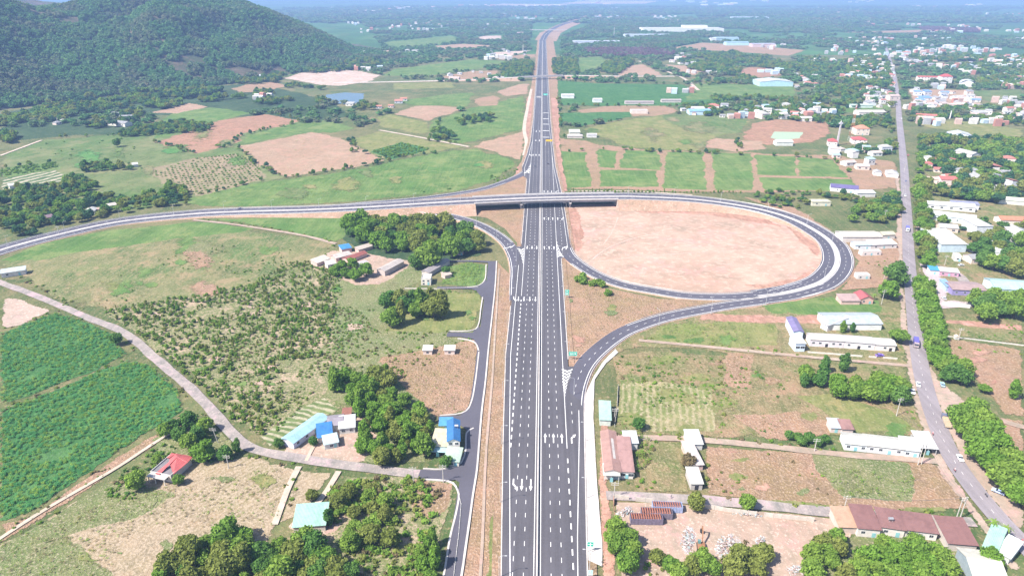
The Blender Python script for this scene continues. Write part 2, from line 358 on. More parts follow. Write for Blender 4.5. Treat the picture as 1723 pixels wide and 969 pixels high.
for q in ([(944,256),(985,258),(995,313),(950,316)],[(1004,250),(1040,256),(1034,283),(1006,280)],[(1012,286),(1103,288),(1105,315),(1012,314)],
          [(1052,253),(1108,256),(1112,286),(1040,282)],[(1122,257),(1184,258),(1188,319),(1116,316)],[(1199,258),(1262,260),(1268,319),(1203,319)],
          [(1272,261),(1336,264),(1340,296),(1275,294)],[(1345,265),(1400,268),(1427,299),(1345,296)],[(1282,299),(1430,302),(1440,322),(1290,320)]):
    cx_=sum(p[0] for p in q)/4; cy_=sum(p[1] for p in q)/4; q=[(cx_+(x-cx_)*1.09,cy_+(y-cy_)*1.06) for x,y in q]
    sheet('green_plot',q,GREEN,0.7)
sheet('dry_field',[(1035,128),(1050,112),(1085,108),(1110,122),(1120,128)],TAN)
sheet('dry_field',[(1112,108),(1165,112),(1195,120),(1180,127),(1150,127)],TAN)
sheet('brown_field',[(1235,122),(1258,113),(1300,115),(1320,127),(1280,133)],BROWN)
sheet('brown_field',[(1120,82),(1180,72),(1240,75),(1360,85),(1330,95),(1240,88)],DRY)
sheet('green_field',[(970,98),(1010,95),(1030,104),(1030,115),(970,125)],GREEN)
sheet('brown_field',[(1400,55),(1560,50),(1600,54),(1500,56)],DRY)
sheet('green_field',[(1630,153),(1723,150),(1723,170),(1660,172)],MEADOW)
sheet('bare_lot',[(1525,150),(1640,152),(1650,178),(1560,182),(1530,170)],TAN)
sheet('canal_bank',[(1530,200),(1640,205),(1723,218),(1723,236),(1640,228),(1540,212)],YGREEN)
sheet('brown_lot',[(1380,262),(1440,268),(1510,270),(1516,318),(1440,322),(1420,285)],DRY)
# left near side
sheet('meadow',[(0,445),(60,415),(150,392),(330,372),(560,408),(585,420),(540,450),(420,490),(200,530),(90,505),(40,470)],OLIVE)
sheet('green_verge',[(0,440),(60,412),(150,392),(330,372),(450,385),(330,400),(200,415),(60,440)],GREEN)
sheet('green_field',[(345,368),(590,363),(582,400),(565,407),(450,384)],GREEN)
sheet('scrub_ground',[(165,520),(420,480),(560,440),(640,470),(650,560),(640,640),(560,700),(450,745),(385,705),(330,640),(250,585)],SCRUB)
sheet('olive_field',[(560,470),(640,480),(810,560),(760,600),(640,620),(560,600)],STUBG)
sheet('tan_field',[(0,500),(30,503),(88,522),(40,548),(0,557)],field_mat('tilled',(0.45,0.35,0.3),(0.38,0.28,0.23),(0.52,0.43,0.37),0.02,0.1,0.6,rows=(55,3,(0.35,0.25,0.2),0.5),bump=0.4))
sheet('cassava_field',[(0,560),(40,545),(95,525),(150,545),(185,558),(215,598),(120,640),(0,686)],GREEND)
sheet('cassava_field',[(0,692),(120,645),(215,606),(255,615),(300,655),(312,690),(240,735),(120,815),(60,862),(0,880)],GREEND)
sheet('dry_verge',[(0,882),(60,866),(130,815),(240,740),(312,694),(330,700),(300,725),(200,790),(60,880),(0,915)],DRY)
sheet('stubble_field',[(330,778),(420,765),(500,788),(470,882),(440,940),(400,1010),(-60,1010),(-60,940),(30,900),(130,840),(240,800)],STUB)
sheet('green_stubble',[(0,915),(60,885),(180,810),(300,830),(240,870),(120,900),(200,969),(180,1010),(-60,1010),(-60,950)],STUBG)
sheet('stubble_field',[(505,788),(562,795),(505,868),(470,880)],STUB)
sheet('grove_floor',[(250,740),(340,700),(400,745),(420,765),(330,778),(270,770)],STUBG)
sheet('garden_beds',[(440,735),(500,690),(545,670),(570,690),(500,720),(455,750)],BEDS2,0.4)
sheet('house_yard',[(470,770),(480,745),(540,700),(620,700),(640,740),(640,780),(560,778)],YARD)
sheet('dry_lot',[(640,600),(700,590),(800,570),(806,590),(800,640),(790,690),(730,705),(660,690),(620,640)],DRY)
sheet('grass_lot',[(640,560),(660,520),(720,490),(812,492),(806,545),(790,556),(740,560)],YGREEN)
sheet('corn_plot',[(742,478),(752,450),(790,442),(822,447),(820,470),(806,483)],GREEN,0.4)
sheet('farm_yard',[(600,480),(640,440),(700,420),(780,430),(800,440),(740,450),(700,480),(640,500)],STUBG)
sheet('farm_yard',[(530,440),(560,420),(700,432),(690,450),(640,480),(600,480),(560,465)],YARD)
sheet('grove_floor',[(580,366),(700,362),(800,400),(815,430),(720,445),(620,430),(575,405)],FOREST)
sheet('grove_floor',[(545,625),(640,610),(735,700),(720,780),(600,780),(640,740),(600,690),(550,670)],STUBG)
sheet('olive_lot',[(560,860),(580,800),(700,802),(770,810),(760,860),(735,940),(725,1010),(480,1010),(520,900)],SCRUB)
sheet('dry_lot',[(690,805),(765,812),(755,860),(720,880),(690,860)],DRY)
sheet('pale_yard',[(500,870),(548,848),(585,862),(575,890),(540,905),(480,890)],YARD)
# strips beside the highway
sheet('dry_verge',[(836,440),(866,470),(853,600),(848,700),(846,850),(843,1010),(770,1010),(790,900),(800,780),(806,690),(818,580),(828,500)],DRY,0.3)
sheet('grass_strip',[(836,780),(846,780),(843,1010),(812,1010),(822,880)],YGREEN,0.5)
sheet('red_verge',[(886,165),(900,165),(898,210),(889,262),(880,292),(862,300),(884,258),(884,215)],REDD,0.4)
sheet('red_verge',[(925,165),(940,165),(942,250),(955,322),(938,322),(930,260)],REDD,0.4)
sheet('far_cutting',[(900,68),(908,56),(936,43),(985,27),(1005,29),(962,46),(944,56),(936,70)],TAN,0.3)
sheet('red_verge',[(905,62),(930,62),(938,110),(938,165),(890,165),(900,110)],DRY,0.4)
sheet('ramp_triangle_ground',[(862,304),(886,296),(886,330),(760,334),(800,322)],DRY,0.4)
sheet('ramp_triangle_ground',[(795,350),(884,350),(880,420),(872,412),(850,385),(820,368),(770,358),(740,352)],DRY,0.3)
sheet('dry_triangle',[(944,428),(960,445),(1020,485),(1110,503),(1280,508),(1190,520),(1080,545),(1010,588),(975,625),(958,625),(950,500)],DRY,0.3)
sheet('scraped_earth',[(947,345),(1040,343),(1200,340),(1300,362),(1372,400),(1394,438),(1366,472),(1260,496),(1150,498),(1060,484),(985,454),(956,424),(947,380)],PINK,0.3)
PINKL=_layer[0]+4
for q in ([(949,350),(972,350),(985,400),(978,430),(958,418),(949,380)],[(1320,378),(1350,392),(1382,420),(1384,440),(1372,432),(1345,405)],[(1060,350),(1180,350),(1290,366),(1330,385),(1300,380),(1180,362),(1070,358)],[(1250,480),(1340,470),(1376,450),(1360,474),(1280,488)]):
    sheet('red_patch',q,REDD,1.0)
sheet('pale_track',[(985,440),(1020,417),(1060,400),(1070,402),(1024,420),(992,444)],YARD,0.45)
sheet('dry_bank',[(1240,328),(1340,350),(1420,400),(1520,390),(1522,480),(1420,490),(1400,508),(1444,440),(1400,390)],DRY,0.5)
# right near side
sheet('field',[(1050,565),(1180,525),(1400,503),(1530,520),(1530,620),(1300,600),(1090,585),(1020,600)],RMEAD)
sheet('green_grass',[(1270,512),(1400,500),(1480,505),(1482,524),(1380,530),(1300,530)],GREEN)
sheet('ploughed_strip',[(1180,528),(1380,531),(1390,545),(1310,545),(1160,540)],REDD)
sheet('row_crop',[(1085,570),(1110,552),(1160,541),(1310,545),(1312,585),(1200,583),(1100,577)],YGREEN)
sheet('field',[(1030,600),(1080,588),(1340,602),(1520,615),(1560,735),(1420,735),(1190,740),(1040,725)],RMEAD)
sheet('row_crop',[(1040,645),(1090,640),(1200,650),(1205,728),(1075,728),(1040,700)],ROWS)
sheet('brown_patch',[(1220,592),(1268,596),(1270,655),(1215,650)],DRY)
sheet('bright_grass',[(1335,665),(1400,660),(1500,690),(1550,728),(1440,728),(1380,690)],YGREEN)
sheet('brown_patch',[(1230,700),(1340,690),(1400,712),(1400,735),(1290,742)],DRY)
sheet('scrub_lot',[(1185,748),(1400,764),(1560,775),(1600,800),(1635,858),(1480,860),(1300,848),(1188,832)],DRY)
sheet('green_crop',[(1362,760),(1450,766),(1530,776),(1545,800),(1535,845),(1420,842),(1395,815),(1370,790)],STUBG)
sheet('grass_strip',[(1188,832),(1480,855),(1635,850),(1636,862),(1470,866),(1188,842)],YGREEN)
sheet('scrub_lot',[(1065,738),(1160,742),(1160,830),(1062,830)],RMEAD)
sheet('red_strip',[(1012,700),(1024,700),(1022,800),(1034,870),(1040,1010),(1014,1010),(1004,800)],REDD,0.5)
sheet('salvage_yard',[(1036,845),(1150,850),(1290,862),(1440,878),(1420,930),(1380,1010),(1050,1010)],YARD,0.4)
sheet('dark_floor',[(1380,900),(1600,905),(1680,940),(1723,1010),(1380,1010)],STUBG)
sheet('dirt_shoulder',[(1505,300),(1515,300),(1522,480),(1530,560),(1548,660),(1600,790),(1700,930),(1723,960),(1700,960),(1580,800),(1535,680),(1515,560)],DIRT,0.5)
sheet('dirt_shoulder',[(1536,300),(1541,300),(1548,440),(1555,560),(1580,640),(1630,680),(1640,760),(1723,860),(1723,905),(1620,790),(1560,640)],DIRT,0.5)
sheet('dry_field',[(1590,570),(1723,585),(1723,700),(1690,700),(1640,640),(1600,610)],DRY)
sheet('grass_strip',[(1580,525),(1723,530),(1723,582),(1590,566)],RMEAD)
sheet('brown_strip',[(1590,535),(1723,548),(1723,558),(1590,545)],REDD)
sheet('dry_field',[(1650,700),(1723,705),(1723,830),(1690,790)],DRY)
sheet('station_yard',[(1548,440),(1570,446),(1600,470),(1660,500),(1650,515),(1580,520),(1560,470)],solid('yard_paving',(0.42,0.35,0.36),0.9),0.3)
sheet('town_floor',[(1545,230),(1723,240),(1723,520),(1590,510),(1560,440),(1548,330)],RMEAD)

def blots(region,n,rx,mats,seed):
    r=random.Random(seed); xs=[p[0] for p in region]; ys=[p[1] for p in region]; k=0
    while k<n:
        x=r.uniform(min(xs),max(xs)); y=r.uniform(min(ys),max(ys))
        if not inpoly(x,y,region): continue
        k+=1; a_=r.uniform(*rx); b_=a_*r.uniform(.3,.6); q=[(x+a_*math.cos(t)*r.uniform(.6,1.2),y+b_*math.sin(t)*r.uniform(.6,1.2)) for t in np.arange(0,6.28,.7)]
        q=[p for p in q]; sheet('grass_patch',q,r.choice(mats),1.3)
blots([(1040,600),(1340,608),(1520,625),(1550,725),(1420,728),(1190,736),(1050,722)],16,(16,42),[YGREEN,GREEN,DRY,STUBG,YGREEN],3)
blots([(1195,752),(1360,764),(1360,840),(1200,830)],6,(12,30),[STUBG,YGREEN,REDD],4)
blots([(1100,550),(1300,547),(1300,580),(1110,575)],4,(14,30),[GREEN,YGREEN],5)
blots([(60,470),(200,410),(560,412),(500,468),(200,525)],14,(18,50),[GREEN,YGREEN,STUBG,GREEN,DRY],6)
blots([(180,525),(420,490),(560,450),(640,480),(640,600),(450,735),(330,640)],18,(10,32),[YARD,GREEN,STUBG,YARD,YGREEN],7)
blots([(20,930),(200,860),(330,790),(480,800),(440,900),(200,960)],10,(14,40),[STUBG,GREEN,YGREEN,STUBG],8)
blots([(420,345),(560,300),(760,262),(850,280),(760,320),(560,340)],8,(16,46),[YGREEN,MEADOW,GREENB],9)
blots([(60,245),(300,225),(480,215),(440,280),(130,300)],10,(16,46),[YGREEN,GREEN,OLIVE,GREENB],10)
blots([(980,222),(1110,200),(1250,208),(1180,250),(1010,240)],7,(16,40),[MEADOW,GREEN,OLIVE],11)
blots([(640,510),(800,500),(800,545),(700,555)],4,(10,24),[GREEN,STUBG],12)
blots([(1595,580),(1723,590),(1723,690),(1650,640)],4,(12,26),[STUBG,REDD],13)
blots([(958,500),(1100,512),(1000,580),(965,600)],5,(10,22),[REDD,STUBG,YGREEN],14)
# ---------------------------------------------------------------- hill
def interp(x,xs,ys): return float(np.interp(x,xs,ys))
HX=[-400,-100,0,50,100,150,200,300,420,520,600,660]
foot=[215,195,186,179,172,166,160,152,138,120,104,98]
ridge=[-75,-62,-26,2,20,12,-4,-40,2,44,86,99]      # photo row of the skyline
def hill_grid(xs, footy, ridgey, depth, nt, wave):
    V=[];n=len(xs)
    for x in xs:
        f=G(x,interp(x,HX,footy)); d=Vector((f.x-CAMX,f.y,0)); L=d.length; u=d/L
        rd=L+interp(x,HX,depth); ry=interp(x,HX,ridgey)
        q=_f*FPX+_r*(x-861.5)+_u*(484.5-ry); hh=CAMH+q[2]/math.hypot(q[0],q[1])*rd
        hh=max(hh,3)
        for j in range(nt+1):
            t=j/nt*2.0
            p=u*(L+(rd-L)*t); s=math.sin(math.pi/2*min(t,1))**1.25 if t<1 else max(0.0,math.cos(math.pi/2*(t-1)))
            h=hh*s
            nn=noise.fractal(Vector((p.x*0.004,p.y*0.004,1.7)),1.0,2.0,5)
            rg=1-abs(noise.fractal(Vector((p.x*0.0035+9,p.y*0.0012,5.5)),1.0,2.0,4))*2.2
            h*=1+(wave*nn+0.3*(rg-0.6)*math.sin(math.pi*min(t,1))) *(0.25 if 0.85<t<1.15 else 1.0); 
            V.append((p.x+CAMX,p.y,max(h,0)-0.6*(t<=0)))
    F=[]
    for i in range(n-1):
        for j in range(nt):
            a=i*(nt+1)+j; F.append((a,a+nt+1,a+nt+2,a+1))
    return V,F
hx=list(np.linspace(-260,660,120))
V,F=hill_grid(hx,foot,ridge,[700,700,650,670,700,750,800,800,750,600,330,120],40,0.16)
me=bpy.data.meshes.new('hill'); me.from_pydata(V,[],F); me.materials.append(HILLM); me.polygons.foreach_set('use_smooth',[True]*len(F))
HILLV=V; hill=link('hill',me); hill['kind']='structure'
HX=[-400,0,60,100,140,200,260,400]
V2,F2=hill_grid(list(np.linspace(-200,330,50)),[120]*8,[-80,-40,-8,3,6,-4,-20,40],[1500]*8,20,0.08)
V2=[(x*1.0,y*1.0,z) for x,y,z in V2]
me=bpy.data.meshes.new('far_hill'); me.from_pydata(V2,[],F2); me.materials.append(HILLM); me.polygons.foreach_set('use_smooth',[True]*len(F2))
link('far_hill',me)['kind']='structure'
# ---------------------------------------------------------------- roads
def resample(P, step=4.0):
    """Catmull-Rom through the points, even steps"""
    P=[Vector(p) for p in P]; Q=[P[0]*2-P[1]]+P+[P[-1]*2-P[-2]]; out=[]
    for i in range(1,len(Q)-2):
        a,b,c,d=Q[i-1:i+3]; k=max(2,int((c-b).length/step))
        for j in range(k):
            t=j/k; out.append(0.5*((2*b)+(c-a)*t+(2*a-5*b+4*c-d)*t*t+(3*b-a-3*c+d)*t**3))
    out.append(P[-1]); return out
class Path:
    def __init__(s, px, z=0.3, step=4.0):
        """px: (x,y[,z]) photo points"""
        W=[G(p[0],p[1],p[2] if len(p)>2 else z) for p in px]
        s.init(resample(W,step))
    def init(s,P):
        s.P=P; s.s=[0]
        for a,b in zip(P,P[1:]): s.s.append(s.s[-1]+(b-a).length)
        s.N=[]
        for i in range(len(P)):
            d=P[min(i+1,len(P)-1)]-P[max(i-1,0)]; s.N.append(Vector((d.y,-d.x,0)).normalized())   # to the right
        s.L=s.s[-1]
    def at(s, l, off=0, dz=0):
        i=min(max(int(np.searchsorted(s.s,l))-1,0),len(s.P)-2); t=(l-s.s[i])/max(1e-6,s.s[i+1]-s.s[i])
        p=s.P[i].lerp(s.P[i+1],t); n=s.N[i].lerp(s.N[i+1],t); return p+n*off+Vector((0,0,dz))
    def ribbon(s, mb, o0, o1, dz=0, l0=0, l1=None, step=5.0, m=0):
        l1=s.L if l1 is None else l1; k=max(1,int((l1-l0)/step))
        f0=o0 if callable(o0) else (lambda l:o0); f1=o1 if callable(o1) else (lambda l:o1)
        n=len(mb.v)
        for i in range(k+1):
            l=l0+(l1-l0)*i/k; mb.v.append(tuple(s.at(l,f0(l),dz))); mb.v.append(tuple(s.at(l,f1(l),dz)))
        for i in range(k):
            a=n+2*i; mb.f.append((a,a+1,a+3,a+2)); mb.m.append(m)
    def sides(s, mb, off, z0, dz, l0=0, l1=None, slope=1.6, step=5.0, m=0):
        """bank from the road edge down to the ground, both sides"""
        l1=s.L if l1 is None else l1; k=max(1,int((l1-l0)/step))
        for sg in (-1,1):
            n=len(mb.v)
            for i in range(k+1):
                l=l0+(l1-l0)*i/k; p=s.at(l,sg*off,dz); h=p.z-z0; q=s.at(l,sg*(off+0.15+h*slope),0); q.z=z0
                mb.v+= [tuple(p),tuple(q)]
            for i in range(k):
                a=n+2*i; mb.f.append((a,a+1,a+3,a+2) if sg>0 else (a,a+2,a+3,a+1)); mb.m.append(m)
    def dashes(s, mb, off, length, gap, w, dz, l0=0, l1=None):
        l1=s.L if l1 is None else l1; l=l0; c=0
        f=off if callable(off) else (lambda l:off)
        while l+length<l1:
            a=s.at(l,f(l)-w/2,dz); b=s.at(l,f(l)+w/2,dz); cc=s.at(l+length,f(l)+w/2,dz); d=s.at(l+length,f(l)-w/2,dz)
            mb.quad(a,b,cc,d); l+=length+gap; c+=1
        return c
LINE=0.25
def rail(pth, off, l0, l1, parent_name='guardrail', label=None, group=None, every=4.0, z=0, mat=None):
    beam=MB(); post=MB(); k=max(1,int((l1-l0)/every)); n=0
    root=empty(parent_name, pth.at(l0,off,z))
    inv=Matrix.Translation(-root.location)
    prof=[(-0.04,0.45),(0.04,0.5),(-0.02,0.6),(0.04,0.7),(-0.04,0.75)]
    for i in range(k+1):
        l=l0+(l1-l0)*i/k
        for a,b in prof: beam.v.append(tuple(inv@pth.at(l,off+a,z+b)))
        p=inv@pth.at(l,off,z); post.box(p.x-0.08,p.x+0.08,p.y-0.08,p.y+0.08,p.z-0.1,p.z+0.7)
    for i in range(k):
        for j in range(4):
            a=i*5+j; beam.f.append((a,a+1,a+6,a+5)); beam.m.append(0)
    beam.build('rail_beam',mat or STEEL,root); o=post.build('rail_post',STEEL,root); o['kind']='stuff'
    tag(root,label or 'galvanised guardrail along the road edge','guardrail',group)
    return root
STEEL=solid('galvanised_steel',(0.5,0.5,0.52),0.45,0.1,1.0,metal=0.6)
BANK=field_mat('embankment',(0.42,0.28,0.21),(0.33,0.22,0.15),(0.52,0.4,0.32),0.04,0.2,0.7,bump=0.6)

# --- highway: straight along +Y, median on x=0
def Yof(v):
    p=G(914-0.0104*(v+19)*1.0,v); return p.y
def tab(t): 
    t=sorted((Yof(v),o) for v,o in t); X=[a for a,_ in t]; O=[b for _,b in t]
    return lambda y: float(np.interp(y,X,O))
LK=tab([(1060,-11),(904,-12.9),(730,-15.7),(600,-18.2),(442,-18.2),(434,-14.8),(302,-14.9),(297,-19.5),(284,-21.5),(262,-17.5),(240,-14.6),(200,-13),(60,-13)])
RK=tab([(1060,16),(904,17.6),(730,20.3),(690,21.2),(672,19.5),(662,15.2),(434,15.2),(428,20),(418,22.9),(400,22.4),(345,21),(310,18.6),(280,15.4),(240,14),(200,12.6),(60,12.6)])
LE=tab([(1060,-8.2),(904,-10.1),(730,-13.1),(600,-15.7),(60,-15.7)])
RE=tab([(1060,13),(904,14.5),(730,18.2),(690,18.9),(60,18.9)])
ymax=Yof(66)
hw=Path([(905,700),(905,600)],0.62)
far=[G(x,y,0.62) for x,y in ((921,56),(936,46),(958,38),(990,31),(1030,26))]
hw.init(resample([Vector((0,100+i*60,0.62)) for i in range(int((ymax-100)/60))]+far,10.0))
y0h=100.0
def L(v): return Yof(v)-y0h
lw=lambda f: (lambda l: f(l+y0h))
m=MB(); hw.ribbon(m,lw(LK),lw(RK),0,0,None,3.0)
highway=m.build('highway',ASPH); highway['kind']='structure'
m=MB()
hw.ribbon(m,lambda l:LK(l+y0h)-3.5,lambda l:LK(l+y0h)-0.5,-0.13,0,None,5); hw.ribbon(m,lambda l:RK(l+y0h)+0.5,lambda l:RK(l+y0h)+3.5,-0.13,0,None,5)
o=m.build('dirt_shoulder',DRY,highway)
m=MB()                                                    # kerbs: a real step either side
for f,s_ in ((LK,-1),(RK,1)):
    a=lambda l,f=f,s_=s_: f(l+y0h); b=lambda l,f=f,s_=s_: f(l+y0h)+s_*0.45
    k=int(hw.L/6); n=len(m.v)
    for i in range(k+1):
        l=hw.L*i/k
        for off,dz in ((a(l),0.0),(a(l),0.14),(b(l),0.14),(b(l),-0.6)): m.v.append(tuple(hw.at(l,off,dz)))
    for i in range(k):
        yy=hw.L*i/k+y0h
        if any(Yof(v1)<yy<Yof(v0) for v0,v1 in (((416,520),(284,304)) if s_<0 else ((612,702),(402,436)))): continue
        for j in range(3): q=n+4*i+j; m.f.append((q,q+4,q+5,q+1)); m.m.append(0)
m.build('kerb',CONCW,highway)
m=MB()                                                    # concrete median barrier
k=int(hw.L/8); prof=[(-0.38,0),(-0.22,0.3),(-0.12,0.95),(0.12,0.95),(0.22,0.3),(0.38,0)]
for i in range(k+1):
    l=hw.L*i/k
    for x,z in prof: m.v.append(tuple(hw.at(l,x,z)))
for i in range(k):
    for j in range(5): q=6*i+j; m.f.append((q,q+1,q+7,q+6)); m.m.append(0)
m.build('median_barrier',CONCW,highway)
m=MB()
Z=0.02
hw.ribbon(m,-1.2-LINE/2,-1.2+LINE/2,Z); hw.ribbon(m,1.1-LINE/2,1.1+LINE/2,Z)
def solid_line(f,v0,v1):
    hw.ribbon(m,lambda l:f(l+y0h)-LINE/2,lambda l:f(l+y0h)+LINE/2,Z,L(v0),L(v1),4)
solid_line(LE,1050,545); 
hw.ribbon(m,-15.7-LINE/2,-15.7+LINE/2,Z,L(545),L(448))
cst=lambda c:(lambda y:c)
solid_line(cst(-12.1),500,300); solid_line(tab([(300,-12.1),(60,-10.6)]),300,66)
solid_line(tab([(298,-17.6),(284,-18.8),(262,-15),(240,-12.3)]),298,240)
solid_line(RE,1050,690)
solid_line(cst(12.4),755,345); 
solid_line(tab([(418,20.9),(369,19.8),(345,18.6),(310,16.2),(280,13.4),(240,11.8),(200,10.2),(66,10.4)]),418,66)
hw_lines=m.build('edge_line',PAINT,highway)
m=MB()
for off in (-4.7,-8.4,4.75,8.45): hw.dashes(m,off,2.3,4.95,0.2,Z,0,L(240))
for off in (-4.7,4.7): hw.dashes(m,off,2.3,4.95,0.2,Z,L(240),L(66))
hw.dashes(m,-12.1,3.0,2.8,0.46,Z,L(755),L(500)); hw.dashes(m,12.4,3.0,3.4,0.46,Z,0,L(757))
hw.dashes(m,15.5,2.3,4.95,0.2,Z,L(712),L(672)); hw.dashes(m,16.6,2.3,4.95,0.2,Z,L(412),L(340))
hw.dashes(m,12.6,2.0,2.0,0.5,Z,L(330),L(262))
o=m.build('lane_dashes',PAINT,highway); o['kind']='stuff'
def arrow_mesh(kind):
    m=MB(); 
    if kind=='straight': m.poly([(-.27,-4),(.27,-4),(.27,1),(-.27,1)]and[(-.27,-4,0),(.27,-4,0),(.27,1,0),(-.27,1,0)]); m.poly([(-.8,1,0),(.8,1,0),(0,4,0)])
    elif kind=='turn':
        m.poly([(-.3,-4,0),(.3,-4,0),(.3,0,0),(-.3,.6,0)]); m.poly([(-.3,.6,0),(.3,0,0),(1.3,1.6,0),(1.0,2.3,0)]); m.poly([(.7,3.0,0),(1.6,.9,0),(2.3,3.6,0)])
    elif kind=='merge':
        m.poly([(-.3,-4,0),(.3,-4,0),(.3,-.6,0),(-.3,0,0)]); m.poly([(-.3,0,0),(.3,-.6,0),(1.6,1.6,0),(1.1,2.1,0)]); m.poly([(.6,2.6,0),(2.1,1.2,0),(2.2,3.8,0)])
    return m.mesh('lane_arrow_'+kind,PAINT)
AR={k:arrow_mesh(k) for k in ('straight','turn','merge')}
def arrow(kind,x,v,down=False,flip=False,rz=0,sc=1,pos=None):
    o=link('lane_arrow',AR[kind],highway); p=pos or Vector((x,Yof(v),0)); o.location=(p.x,p.y,0.645)
    o.rotation_euler=(0,0,(math.pi if down else 0)+rz); sc*=.88; o.scale=(-sc if flip else sc,sc,1)
for x in (-6.6,-2.95): arrow('straight',x,818,True)
arrow('merge',-10.0,818,True,flip=True)
for x in (2.95,6.6,10.3): arrow('straight',x,738)
arrow('turn',14.6,738)
for x in (-13.9,-10.3,-6.6,-2.95): arrow('straight',x,505,True)
arrow('merge',-17.0,505,True,flip=True)
for x in (-10.3,-6.6,-2.95): arrow('straight',x,418,True)
for x in (2.95,6.6,10.3): arrow('straight',x,418)
for x in (2.95,6.6,10.3,14.6): arrow('straight',x,369)
arrow('turn',18.2,369)
for x in (2.95,6.6,10.3): arrow('straight',x,323.5)
arrow('turn',14.5,323.5)
for v in (262,):
    for x in (-10.2,-6.6,-2.95): arrow('straight',x,v,True,sc=1.3)
    arrow('merge',-14.2,v,True,flip=True,sc=1.3)
for x in (-7.6,-2.95): arrow('straight',x,222,True,sc=1.3); arrow('straight',x,237.5,True,sc=1.3)
for v in (191,201,210,221,232):
    m=MB(); y=Yof(v); m.quad((1.6,y-1.3,.645),(10.4,y-1.3,.645),(10.4,y+1.3,.645),(1.6,y+1.3,.645)); m.build('rumble_bar',PAINT,highway)

# --- overpass road (dual carriageway) from the left, over the highway, round the loop
HB=7.6
ov=Path([(-260,520,.6),(-120,462,.6),(0,421,.6),(97,395,.6),(201,373,.62),(318,360.5,.95),(401,356,1.4),(500,353.5,2.6),(575,350.5,4.0),(650,346.5,5.6),(709,342.5,6.7),(798,337.5,HB),(909,332.6,HB+.2),(1035,330.5,HB),
         (1077,331,7.3),(1153,334.4,6.1),(1217,341.3,4.6),(1281,352.8,3.2),(1332,368,2.1),(1370,387,1.3),(1398,407.7,.9),(1409,430.7,.7),(1406,451,.62),(1387,471.5,.62),(1356,484.3,.62),(1319,493.2,.62),(1277,499.0,.62)],step=4)
HWID=10.6
def ov_l(px):                                             # arc length where the road passes photo column px (left of the loop apex)
    best=0;bd=1e9
    for i,p in enumerate(ov.P[:int(len(ov.P)*0.8)]):
        x,y=proj(p)
        if abs(x-px)<bd and not (px>1000 and y>400): bd=abs(x-px);best=ov.s[i]
    return best
lb0,lb1=ov_l(799),ov_l(1034)
m=MB(); ov.ribbon(m,-HWID,HWID,0,0,lb0); ov.ribbon(m,-HWID,HWID,0,lb1,None)
road2=m.build('overpass_road',ASPH2); road2['kind']='structure'
m=MB(); ov.sides(m,HWID,0.01,-0.003,0,lb0); ov.sides(m,HWID,0.01,-0.003,lb1,None)
o=m.build('embankment',BANK); o['kind']='structure'
def stripes(pth, mb, offs, dz, l0=0, l1=None):
    for o_ in offs: pth.ribbon(mb,o_-0.15,o_+0.15,dz,l0,l1,5)
m=MB(); stripes(ov,m,(-9.6,9.6,-1.75,1.75),0.02,0,lb0); stripes(ov,m,(-9.6,9.6,-1.75,1.75),0.02,lb1,None); m.build('edge_line',PAINT,road2)
m=MB()
for s_ in (-5.6,5.6): ov.dashes(m,s_,2.3,4.9,0.2,0.02,0,lb0); ov.dashes(m,s_,2.3,4.9,0.2,0.02,lb1,None)
o=m.build('lane_dashes',PAINT,road2); o['kind']='stuff'
m=MB()                                                    # raised paved median
def slab(pth,mb,o0,o1,z0,z1,l0,l1,step=5):
    k=max(1,int((l1-l0)/step)); n=len(mb.v)
    for i in range(k+1):
        l=l0+(l1-l0)*i/k
        for off,dz in ((o0,z0),(o0,z1),(o1,z1),(o1,z0)): mb.v.append(tuple(pth.at(l,off,dz)))
    for i in range(k):
        for j in range(3): q=n+4*i+j; mb.f.append((q,q+1,q+5,q+4)); mb.m.append(0)
    mb.f.append((n,n+3,n+2,n+1)); mb.m.append(0); e=n+4*k; mb.f.append((e,e+1,e+2,e+3)); mb.m.append(0)
slab(ov,m,-1.3,1.3,0,0.16,0,lb0-0.2); slab(ov,m,-1.3,1.3,0,0.16,lb1+0.2,ov.L)
m.build('median_strip',CONCW,road2)
m=MB()
for s_ in (-1,1):
    slab(ov,m,s_*HWID-0.2,s_*HWID+0.2,-0.1,0.14,0,lb0-0.2,6) ; slab(ov,m,s_*HWID-0.2,s_*HWID+0.2,-0.1,0.14,lb1+0.2,ov.L-30,6)
m.build('kerb',CONCW,road2)
# bridge
PARA=solid('parapet_concrete',(0.66,0.62,0.6),0.8,0.1,0.3)
bridge=empty('road_bridge',ov.at((lb0+lb1)/2,0,-HB-0.4)); bl=bridge.location.copy()
tag(bridge,'three-span concrete road bridge carrying the loop road over the highway','bridge')
def bld_b(mb,name,mat,kind=None):
    mb.v=[(a-bl.x,b-bl.y,c-bl.z) for a,b,c in mb.v]; o=mb.build(name,mat,bridge)
    if kind:o['kind']=kind
    return o
m=MB(); slab(ov,m,-HWID-0.3,HWID+0.3,-0.35,0.0,lb0,lb1,4); bld_b(m,'deck',ASPH2)
m=MB(); slab(ov,m,-1.3,1.3,0.003,0.16,lb0,lb1); bld_b(m,'median_strip',CONCW)
m=MB(); stripes(ov,m,(-9.3,9.3,-1.75,1.75),0.02,lb0,lb1); bld_b(m,'edge_line',PAINT)
m=MB()
for s_ in (-5.6,5.6): ov.dashes(m,s_,2.3,4.9,0.2,0.02,lb0,lb1)
bld_b(m,'lane_dashes',PAINT,'stuff')
